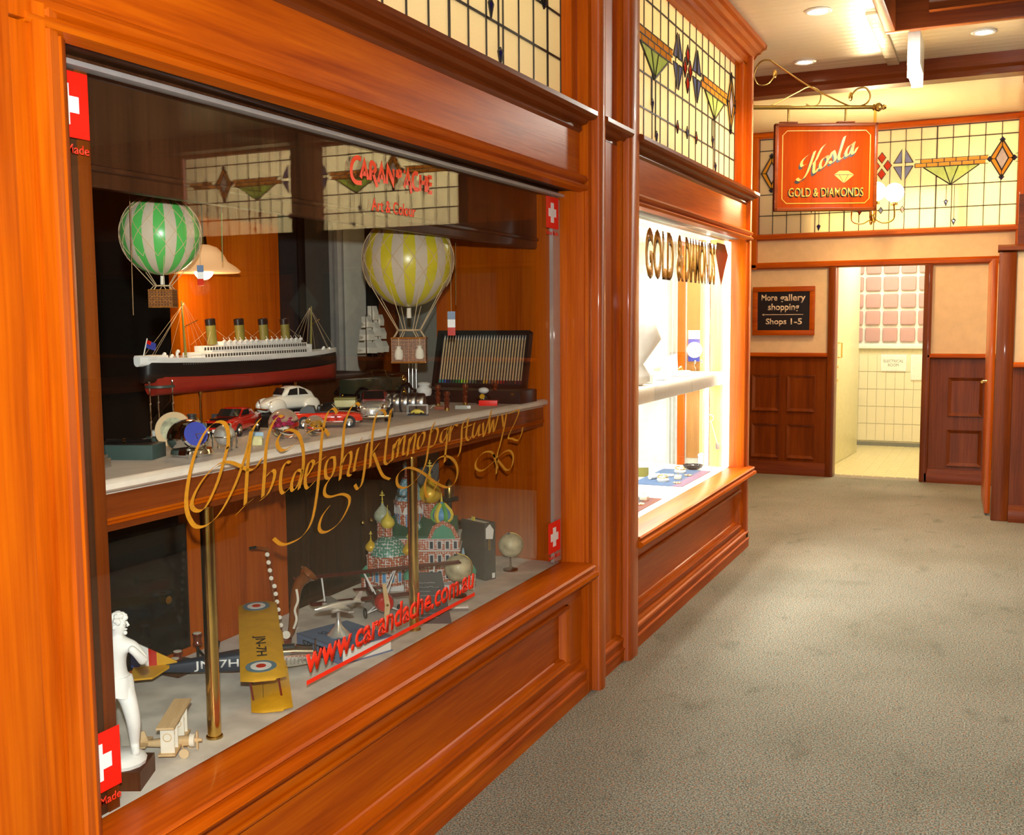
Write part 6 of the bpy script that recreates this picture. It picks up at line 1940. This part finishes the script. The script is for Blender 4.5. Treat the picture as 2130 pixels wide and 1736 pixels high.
def onion(x, y, z, r_, m_, cross=True, par=None, drum=None, dh=.03, seg=16):
    if drum:
        B().lathe([(r_ * .62, -dh), (r_ * .70, -dh), (r_ * .66, -.004), (r_ * .75, -.002), (r_ * .75, 0), (0, 0)], (x, y, z), seg).o('drum', drum, t)
    d_ = B().lathe([(r_ * .60, 0), (r_ * .92, r_ * .30), (r_, r_ * .68), (r_ * .88, r_ * 1.08), (r_ * .55, r_ * 1.48), (r_ * .22, r_ * 1.82), (r_ * .08, r_ * 2.2), (0, r_ * 2.3)], (x, y, z), seg).o('onion_dome', m_, t)
    if cross:
        zc = z + r_ * 2.2
        k = r_ * .55
        b_ = B().cyl((x, y, zc - k * .4), (x, y, zc + k * 2.4), r_ * .06, r_ * .05, 6)
        b_.box(x - k * .5, x + k * .5, y - r_ * .05, y + r_ * .05, zc + k * 1.4, zc + k * 1.6)
        b_.box(x - k * .28, x + k * .28, y - r_ * .05, y + r_ * .05, zc + k * 1.85, zc + k * 2.0)
        b_.ball((x, y, zc), r_ * .13, 8, 6).ball((x, y, zc + k * .6), r_ * .11, 8, 6)
        b_.o('cross', 'dome_yellow', d_)
    return d_


def pattern(name, c0, c1, sc_, kind='CHECK'):
    m, n, out = nt(name)
    p = n.nodes.new('ShaderNodeBsdfPrincipled'); n.links.new(p.outputs[0], out.inputs[0])
    p.inputs['Roughness'].default_value = 0.4
    tc = n.nodes.new('ShaderNodeTexCoord')
    v = n.nodes.new('ShaderNodeTexVoronoi'); v.inputs['Scale'].default_value = sc_; v.inputs['Randomness'].default_value = 0.35
    n.links.new(tc.outputs['Object'], v.inputs['Vector'])
    r = n.nodes.new('ShaderNodeValToRGB'); r.color_ramp.interpolation = 'CONSTANT'
    r.color_ramp.elements[0].color = (*c0, 1); r.color_ramp.elements[1].color = (*c1, 1); r.color_ramp.elements[1].position = 0.58
    n.links.new(v.outputs['Distance'], r.inputs['Fac']); n.links.new(r.outputs[0], p.inputs['Base Color'])
    MATS[name] = m


pattern('print_brick', (0.44, 0.11, 0.045), (0.72, 0.70, 0.68), 110)
pattern('print_blue', (0.14, 0.34, 0.42), (0.62, 0.66, 0.66), 130)
pattern('print_greenwhite', (0.08, 0.28, 0.20), (0.66, 0.68, 0.66), 100)
pattern('print_mosaic', (0.45, 0.50, 0.30), (0.55, 0.58, 0.55), 150)
B().box(-.20, .16, -.10, .105, 0, .022, .002).o('terrace', 'stone_white', t)
B().box(.16, .205, -.10, .0, 0, .020, .002).o('terrace', 'stone_white', t)
B().box(-.14, .15, -.055, .105, .022, .19, .001).o('nave', 'print_brick', t)
for z in (.085, .14, .186):
    B().box(-.143, .153, -.058, .108, z, z + .005).o('string_course', 'stone_white', t)
B().prism([(-.06, .19), (.105, .19), (.105, .200), (.0225, .262), (-.06, .20)], 'x', -.12, .14).o('roof', 'roof_green', t)
# apse
B().lathe([(.066, .022), (.066, .125), (.070, .127), (.070, .133), (0, .134)], (-.118, -.055, 0), 20).o('apse', 'print_brick', t)
B().lathe([(.071, .133), (.070, .140), (.064, .160), (.046, .185), (.020, .200), (0, .203)], (-.118, -.055, 0), 24).o('apse_dome', 'print_greenwhite', t)
onion(-.118, -.055, .232, .027, 'dome_yellow', False, drum='print_brick', dh=.032)
B().cyl((-.118, -.055, .285), (-.118, -.055, .318), .0015, .001, 6).o('spike', 'dome_yellow', t)
for (x, y, z) in ((-.180, -.075, .148), (-.040, -.090, .138)):
    B().lathe([(.017, .022), (.017, z - .022), (.020, z - .02), (.020, z - .016), (.012, z - .012), (.012, z)], (x, y, 0), 12).o('turret', 'print_brick', t)
    onion(x, y, z, .0215, 'dome_gold')
# bell tower with tented spire
B().lathe([(.056, .15), (.056, .31), (.060, .312), (.060, .322), (.053, .324), (.044, .350), (.044, .356), (.024, .405), (.026, .408), (.016, .412), (.014, .440), (0, .440)], (-.045, .03, 0), 8).o('tower', 'print_brick', t, smooth=0)
B().lathe([(.0545, .325), (.046, .350), (.046, .357), (.0255, .404), (0, .404)], (-.045, .03, 0), 8).o('tented_spire', 'print_blue', t, smooth=0)
onion(-.045, .03, .440, .0225, 'print_blue', False)
for k in range(8):
    a = PI / 8 + k * PI / 4 + PI / 8
    cx_, cy_ = -.045 + .0525 * math.cos(a), .03 + .0525 * math.sin(a)
    w_ = B().box(-.008, .008, -.002, .002, .225, .275).o('tower_window', 'sky_blue', t, smooth=0)
    w_.location = (cx_, cy_, 0); w_.rotation_euler = (0, 0, a + PI / 2)
    g_ = B().prism([(-.020, .275), (.020, .275), (.013, .298), (0, .308), (-.013, .298)], 'y', -.003, .001).o('tower_gable', 'stone_white', t, smooth=0)
    g_.location = (cx_, cy_, 0); g_.rotation_euler = (0, 0, a + PI / 2)
# other domes
onion(.035, .04, .312, .046, 'dome_gold', True, drum='print_brick', dh=.10)
for k in range(10):
    pass
gd = Matrix
onion(.083, -.02, .248, .036, 'sky_blue', False, drum='print_brick', dh=.075)
for k in range(6):
    a = k * PI / 3
    rb = B()
    pr_ = [(.62, 0), (.94, .30), (1.02, .68), (.90, 1.08), (.56, 1.48), (.22, 1.82)]
    rb.tube([(.083 + .036 * r_ * math.cos(a), -.02 + .036 * r_ * math.sin(a), .248 + .036 * z) for r_, z in pr_], .0085, 5).o('dome_rib', 'leaf_green' if k % 2 else 'dome_yellow', t)
B().cyl((.083, -.02, .32), (.083, -.02, .36), .005, .0008, 8).o('spike', 'dome_yellow', t)
onion(-.150, .05, .235, .034, 'print_mosaic', True, drum='print_brick', dh=.10)
onion(-.02, -.02, .21, .026, 'print_greenwhite', False, drum='print_brick', dh=.04)
# gable and side windows
B().prism([(.03, .19), (.15, .19), (.13, .235), (.09, .258), (.05, .235)], 'y', -.062, -.045).o('gable', 'print_brick', t, smooth=0)
B().prism([(.045, .19), (.135, .19), (.12, .225), (.09, .243), (.06, .225)], 'y', -.066, -.060).o('gable_panel', 'dome_green', t, smooth=0)
for z in (.035, .095, .148):
    for k in range(4):
        x = .035 + k * .030
        f_ = B().box(x, x + .020, -.059, -.055, z, z + .034).o('window', 'stone_white', t, smooth=0)
        B().box(x + .004, x + .016, -.0605, -.058, z + .003, z + .030).o('pane', 'navy', f_, smooth=0)
for k, a in enumerate((-2.6, -2.15, -1.7, -1.25, -.8)):
    cx_, cy_ = -.118 + .066 * math.cos(a), -.055 + .066 * math.sin(a)
    f_ = B().box(-.009, .009, -.002, .002, .035, .078).o('window', 'stone_white', t, smooth=0)
    f_.location = (cx_, cy_, 0); f_.rotation_euler = (0, 0, a + PI / 2)
    B().box(-.006, .006, -.003, .003, .038, .074).o('pane', 'sky_blue', f_, smooth=0)
for (x, y) in ((-.20, -.075), (-.035, -.115), (.165, -.082), (.190, -.040)):
    B().lathe([(.020, .0), (.020, .050), (.024, .052), (.0, .053)], (x, y, 0), 10).o('porch', 'print_brick', t)
    B().lathe([(.024, .052), (.022, .066), (.014, .080), (.004, .090), (0, .094)], (x, y, 0), 10).o('porch_roof', 'dome_green', t)
B().lathe([(.016, .09), (.012, .10), (.003, .155), (0, .160)], (.165, -.082, 0), 8).o('porch_spire', 'pale_blue', t)

# --- globes, black binder, cards
def globe(loc, r_, label):
    t = thing('globe', label, 'globe', loc, VS, 'antique globes')
    B().lathe([(0, 0), (.030, 0), (.030, .006), (.010, .012), (.005, .020), (.004, .060), (0, .062)], seg=20).o('stand', 'walnut', t)
    mat('parchment_globe', (0.52, 0.45, 0.28), 0.35, noise=0.45, nscale=28)
    zc = .056 + r_
    B().ball((0, 0, zc), r_, 32, 20).o('sphere', 'parchment_globe', t)
    B().lathe([(0, 0), (.007, 0), (.006, .005), (0, .006)], (-.008, -.01, zc + r_ * .97), 12).o('pole_cap', 'charcoal', t)
    B().tube([(r_ * 1.05 * math.sin(a), 0, zc - r_ * 1.05 * math.cos(a)) for a in [PI * k / 14 for k in range(15)]], .0022, 6).o('meridian', 'old_brass', t)


globe((-1.762, 3.300, DZ), .050, 'antique parchment globe in front of the black binder')
globe((-1.755, 3.735, DZ), .048, 'antique parchment globe half hidden behind the black binder')
t = thing('black_binder', 'black upright binder with white tag and gold ribbon', 'binder', (-1.775, 3.545, DZ), math.radians(-24))
B().box(-.14, .0, -.005, .003, 0, .225, .002).o('cover', 'charcoal', t)
B().box(-.14, .0, .042, .050, 0, .225, .002).o('cover', 'charcoal', t)
B().box(-.004, .006, -.005, .050, 0, .225, .003).o('spine', 'charcoal', t)
B().box(-.135, -.004, .004, .041, .004, .221).o('leaves', 'linen', t, smooth=0)
B().slab([(.0065, .000, .165), (.0065, .034, .160), (.0065, .040, .195), (.0065, .020, .220), (.0065, .0, .205)], (.001, 0, 0)).o('tag', 'white', t, smooth=0)
B().box(.0065, .0075, .010, .024, .118, .162).o('ribbon', 'old_brass', t, smooth=0)
B().box(.0065, .0072, .030, .044, .006, .026).o('barcode_label', 'white', t, smooth=0)
B().box(-.10, -.085, .015, .022, .221, .236).o('index_tab', 'dome_yellow', t, smooth=0)
t = thing('written_card', 'leaning black card with small white handwriting in front of the pole', 'card', (-1.672, 2.965, DZ), VS)
cd_ = B().slab([(-.062, 0, 0), (.055, 0, .0), (.018, .075, .155), (-.080, .075, .155)], (0, .002, .001)).o('card', 'charcoal', t, smooth=0)
ln = B()
rnd = random.Random(9)
for k in range(9):
    f_ = .12 + k * .085
    x0 = -.052 - .020 * f_; x1 = x0 + rnd.uniform(.045, .088) * (1 - .1 * f_)
    pts = [(x0 + (x1 - x0) * q_ / 14, .075 * f_ - .0006, .155 * f_ + rnd.uniform(-.0018, .0018)) for q_ in range(15)]
    ln.tube(pts, .0005, 3)
ln.o('handwriting', 'white', t, kind='stuff')
t = thing('flat_box', 'thin grey box lying beneath the second part of the web address', 'box', (-1.715, 3.145, DZ), math.radians(30))
t.scale = (.8, .8, 1)
B().box(-.08, .08, -.05, .05, 0, .016, .002).o('carton', 'mid_grey', t)
B().box(-.081, .081, -.051, .051, .010, .017, .002).o('lid', 'display_board', t)
# glass domed clock behind the church
t = thing('domed_lantern', 'dark brass lantern with a glass dome on a black pedestal beside the end panel', 'lantern', (-2.085, 3.835, DZ), 0)
B().lathe([(0, 0), (.055, 0), (.055, .02), (.050, .03), (.050, .13), (.060, .135), (.060, .145), (0, .146)], seg=8).o('pedestal', 'walnut', t, smooth=0)
B().lathe([(0, .146), (.050, .146), (.050, .158), (.012, .164), (.010, .24), (.040, .25), (.040, .26), (0, .262)], seg=20).o('column', 'black', t)
B().lathe([(.036, .26), (.048, .30), (.050, .34), (.040, .38), (.018, .40), (0, .405)], seg=24).o('glass_dome', 'thin_glass', t)
B().lathe([(0, .26), (.020, .262), (.022, .30), (.010, .33), (0, .34)], seg=14).o('movement', 'old_brass', t)
B().lathe([(.018, .398), (.022, .402), (.010, .415), (0, .43)], seg=14).o('finial', 'black', t)
t = thing('paper_slip', 'scrap of white paper on the display floor behind the saxophone', 'paper', (-2.085, 2.70, DZ), .3)
B().slab([(-.04, -.03, .001), (.04, -.03, .001), (.04, .03, .004), (-.04, .03, .001)], (0, 0, .0008)).o('sheet', 'paper', t, smooth=0)

# ================================================================ RIGHT WINDOW: JEWELLERY
BZ = .549
SB = 1.195
mat('velvet_blue', (0.05, 0.10, 0.22), 0.9)
mat('velvet_dark', (0.03, 0.03, 0.05), 0.9)


def bust(loc, rz, s_, label):
    t = thing('necklace_bust', label, 'display bust', loc, rz, 'white jewellery busts')
    V_ = [(.075, .0), (.10, .012), (.10, .03), (.08, .06), (.105, .13), (.085, .20), (.05, .235), (.038, .30), (.030, .33)]
    R2 = []
    for (r_, z) in V_:
        fl = .45 if z < .22 else .8
        R2.append([(r_ * s_ * math.cos(2 * PI * k / 20) * (1.25 if .1 < z < .22 else 1), r_ * s_ * math.sin(2 * PI * k / 20) * fl, z * s_) for k in range(20)])
    B().loft(R2).o('form', 'white', t, smooth=60)
    nk = thing('necklace', 'gold necklace draped on the ' + label.split(' on ')[0].split(' behind ')[0], 'necklace', loc, rz, 'necklaces on the busts')
    B().tube([(.055 * s_ * math.sin(a), -.040 * s_ - .02 * s_ * math.cos(a / 2), .215 * s_ - .05 * s_ * math.cos(a)) for a in [-PI * .8 + 1.6 * PI * k / 20 for k in range(21)]], .003, 6).o('chain', 'gold', nk)


bust((-1.86, 5.30, SB), .5, 1.9, 'large white necklace bust on the upper shelf of the lit window')
bust((-2.0, 5.72, SB), .4, 1.15, 'smaller white necklace bust behind the large one')
for k, (x, y, h_, lab) in enumerate(((-1.80, 5.60, .055, 'low white ring block nearest the bust on the lit shelf'), (-1.82, 5.92, .045, 'low white ring block in the middle of the lit shelf'), (-1.80, 6.35, .03, 'long white ring tray on the lit shelf'))):
    t = thing('ring_block', lab, 'ring holder', (x, y, SB), .2, 'white ring holders on the lit shelf')
    B().box(-.06, .06, -.10, .10, 0, h_, .012).o('pad', 'white', t)
    for q_ in range(3):
        yy = -.06 + q_ * .06
        r0 = thing('ring', f"gold ring, {('nearest', 'middle', 'farthest')[q_]} of three on the {('low white ring block by the bust', 'low white ring block in the shelf middle', 'long white ring tray')[k]}", 'ring', (x - yy * math.sin(.2), y + yy * math.cos(.2), SB + h_), .2, 'rings on the lit shelf')
        B().tube([(.011 * math.cos(2 * PI * i / 16), 0, .0115 + .011 * math.sin(2 * PI * i / 16)) for i in range(16)], .0016, 5, True).o('band', 'gold', r0)
        B().ball((0, 0, .025), .004, 8, 6).o('stone', 'chrome', r0)
for k, (x, y) in enumerate(((-1.78, 6.62), (-1.77, 6.74))):
    t = thing('brooch_stand', ('small silver brooch on a wire stand, left of the pair by the light strip', 'small silver brooch on a wire stand, right of the pair by the light strip')[k], 'brooch', (x, y, SB), 0, 'brooches on wire stands')
    B().lathe([(0, 0), (.012, 0), (.010, .003), (0, .004)], seg=14).o('foot', 'chrome', t)
    B().tube(catmull([(0, 0, .003), (.004, .006, .03), (-.003, -.004, .05), (0, 0, .07)], 5), .002, 5).o('wire', 'steel', t)
    B().ball((0, 0, .075), .012, 10, 8, (.5, 1, 1)).o('brooch', 'chrome', t)
# floor of the case: trays and pieces
for k, (x, y, w_, l_, m_, lab) in enumerate(((-1.80, 5.20, .13, .34, 'velvet_dark', 'dark velvet pad at the near end of the lit case'), (-1.84, 6.32, .16, .34, 'velvet_blue', 'blue velvet pad at the far end of the lit case'))):
    t = thing('velvet_pad', lab, 'pad', (x, y, BZ), 0, 'velvet pads in the lit case')
    B().box(-w_, w_, -l_, l_, 0, .010, .004).o('pad', m_, t)
    B().box(-w_ - .006, w_ + .006, -l_ - .006, l_ + .006, 0, .005, .002).o('tray', 'white', t)
kinds = ['bangle', 'bracelet', 'ring_cushion', 'pearl_strand', 'brooch']
rnd = random.Random(21)
cols = ['gold', 'chrome', 'white', 'linen', 'gold']
n_of = {}
spots = [(-1.72, 5.05), (-1.82, 5.02), (-1.76, 5.16), (-1.88, 5.18), (-1.72, 5.30), (-1.82, 5.32), (-1.90, 5.36), (-1.74, 5.44), (-1.84, 5.48), (-1.74, 6.08), (-1.84, 6.12), (-1.92, 6.20), (-1.78, 6.24), (-1.88, 6.34), (-1.76, 6.40), (-1.84, 6.50)]
ORD = ['nearest', 'second nearest', 'third nearest', 'fourth nearest', 'fifth nearest']
for k, (x, y) in enumerate(spots):
    kd = kinds[k % 5]
    i_ = n_of.get(kd, 0); n_of[kd] = i_ + 1
    lab = {'bangle': 'gold bangle on a white cushion', 'bracelet': 'silver chain bracelet on a white roll', 'ring_cushion': 'white cushion with a gold ring', 'pearl_strand': 'loose strand of pearls', 'brooch': 'gold flower brooch'}[kd]
    t = thing(kd, f'{lab}, {ORD[i_]} of its kind in the lit case', kd.replace('_', ' '), (x, y, BZ + .010), rnd.uniform(0, 3), 'jewellery on velvet pads')
    if kd == 'bangle':
        B().lathe([(0, 0), (.034, 0), (.038, .012), (.030, .026), (0, .028)], seg=16).o('cushion', 'white', t)
        B().tube([(.030 * math.cos(2 * PI * i / 24), .030 * math.sin(2 * PI * i / 24), .031 + .006 * math.sin(2 * PI * i / 24)) for i in range(24)], .0035, 6, True).o('band', 'gold', t)
    elif kd == 'bracelet':
        B().cyl((-.04, 0, .016), (.04, 0, .016), .016, .016, 14).o('roll', 'white', t)
        b_ = B()
        for i in range(18):
            a = 2 * PI * i / 18
            b_.ball((0, .019 * math.cos(a), .0175 + .016 * math.sin(a)), .0035, 6, 5)
        b_.o('chain', 'chrome', t)
    elif kd == 'ring_cushion':
        B().box(-.022, .022, -.022, .022, 0, .026, .008).o('cushion', 'linen', t)
        r0 = B().tube([(.010 * math.cos(2 * PI * i / 16), 0, .032 + .010 * math.sin(2 * PI * i / 16)) for i in range(16)], .0018, 5, True).o('band', 'gold', t)
        B().ball((0, 0, .044), .0045, 8, 6).o('stone', 'chrome', r0)
    elif kd == 'pearl_strand':
        b_ = B()
        for i in range(22):
            a = 2 * PI * i / 22
            b_.ball((.040 * math.cos(a), .026 * math.sin(a) + .006 * math.sin(3 * a), .006), .006, 8, 6)
        b_.o('pearls', 'white', t)
        B().ball((.040, 0, .007), .007, 8, 6).o('clasp', 'gold', t)
    else:
        B().lathe([(0, 0), (.012, 0), (.010, .008), (0, .010)], seg=12).o('centre', 'pink_glass', t)
        for i in range(6):
            a = PI * i / 3
            B().ball((.017 * math.cos(a), .017 * math.sin(a), .005), .009, 8, 6, (1, 1, .4)).o('petal', 'gold', t)
t = thing('gift_box', 'small olive gift box at the back of the lit case', 'box', (-2.06, 6.35, BZ), .4)
B().box(-.05, .05, -.05, .05, 0, .085, .003).o('carton', 'olive', t)
B().box(-.052, .052, -.052, .052, .06, .088, .003).o('lid', 'linen', t)
t = thing('shell_dish', 'black scalloped shell dish on the floor of the lit case', 'dish', (-1.82, 6.74, BZ), .3)
R2 = []
for (f_, z) in ((.35, 0), (.8, .012), (1.0, .034), (.94, .036), (.7, .016), (.2, .008)):
    R2.append([((.062 + .008 * math.cos(a * 8)) * f_ * math.cos(a), (.048 + .006 * math.cos(a * 8)) * f_ * math.sin(a), z) for a in [2 * PI * i / 48 for i in range(48)]])
B().loft(R2).o('shell', 'black_gloss', t)
B().ball((0, 0, .02), .014, 10, 8).o('pearl', 'white', t)
for k, y in enumerate((6.83, 6.885)):
    t = thing('display_post', ('small white post at the foot of the light strip, nearer of two', 'small white post at the foot of the light strip, farther of two')[k], 'post', (-1.80, y, BZ), 0, 'white posts in the lit case')
    B().lathe([(0, 0), (.014, 0), (.014, .006), (.010, .010), (.010, .080), (0, .081)], seg=12).o('shaft', 'white', t)
    B().lathe([(.010, .080), (.013, .084), (.010, .094), (0, .100)], seg=12).o('cap', 'white', t)
t = thing('hand_mirror', 'round magnifying mirror on a thin arm fixed to the honey end panel', 'mirror', (-1.70, 6.92, .70), 0)
B().tube([(.0, 0, 0), (-.045, -.01, .16)], .003, 6).o('arm', 'steel', t)
B().tube([(-.05 + .022 * math.cos(2 * PI * i / 20), -.012, .18 + .022 * math.sin(2 * PI * i / 20)) for i in range(20)], .004, 6, True).o('rim', 'steel', t)
B().cyl((-.05, -.010, .18), (-.05, -.008, .18), .021, .021, 20).o('lens', 'thin_glass', t)
B().box(-.014, .014, -.005, .008, -.03, .01, .002).o('clamp', 'steel', t)
t = thing('wall_clock', 'white dial wall clock with a calendar card on a blue board', 'clock', (-1.862, 6.945, 1.35), 0)
B().box(-.05, .035, -.012, 0, -.09, .06, .002).o('board', 'blue', t)
B().box(-.05, .035, -.013, 0, .062, .12, .002).o('calendar_card', 'white', t)
B().lathe([(0, 0), (.052, 0), (.054, .004), (.050, .008), (0, .008)], (-.005, -.012, -.012), 28, Matrix.Rotation(PI / 2, 4, 'X')).o('dial', 'white', t)
B().tube([(-.005, -.022, -.012), (.008, -.022, .0)], .002, 4).o('hand', 'scarlet_paint', t)
for i in range(12):
    a = PI * i / 6
    B().box(-.005 + .043 * math.sin(a) - .002, -.005 + .043 * math.sin(a) + .002, -.0215, -.020, -.012 + .043 * math.cos(a) - .002, -.012 + .043 * math.cos(a) + .002).o('hour_mark', 'charcoal', t, smooth=0)
t = thing('price_card', 'pale folded price card leaning on the wood strip in the lit window', 'card', (-1.985, 6.80, SB), .2)
B().slab([(-.04, 0, 0), (.04, 0, 0), (.03, .03, .12), (-.05, .03, .10)], (0, .002, 0)).o('card', 'white', t, smooth=0)
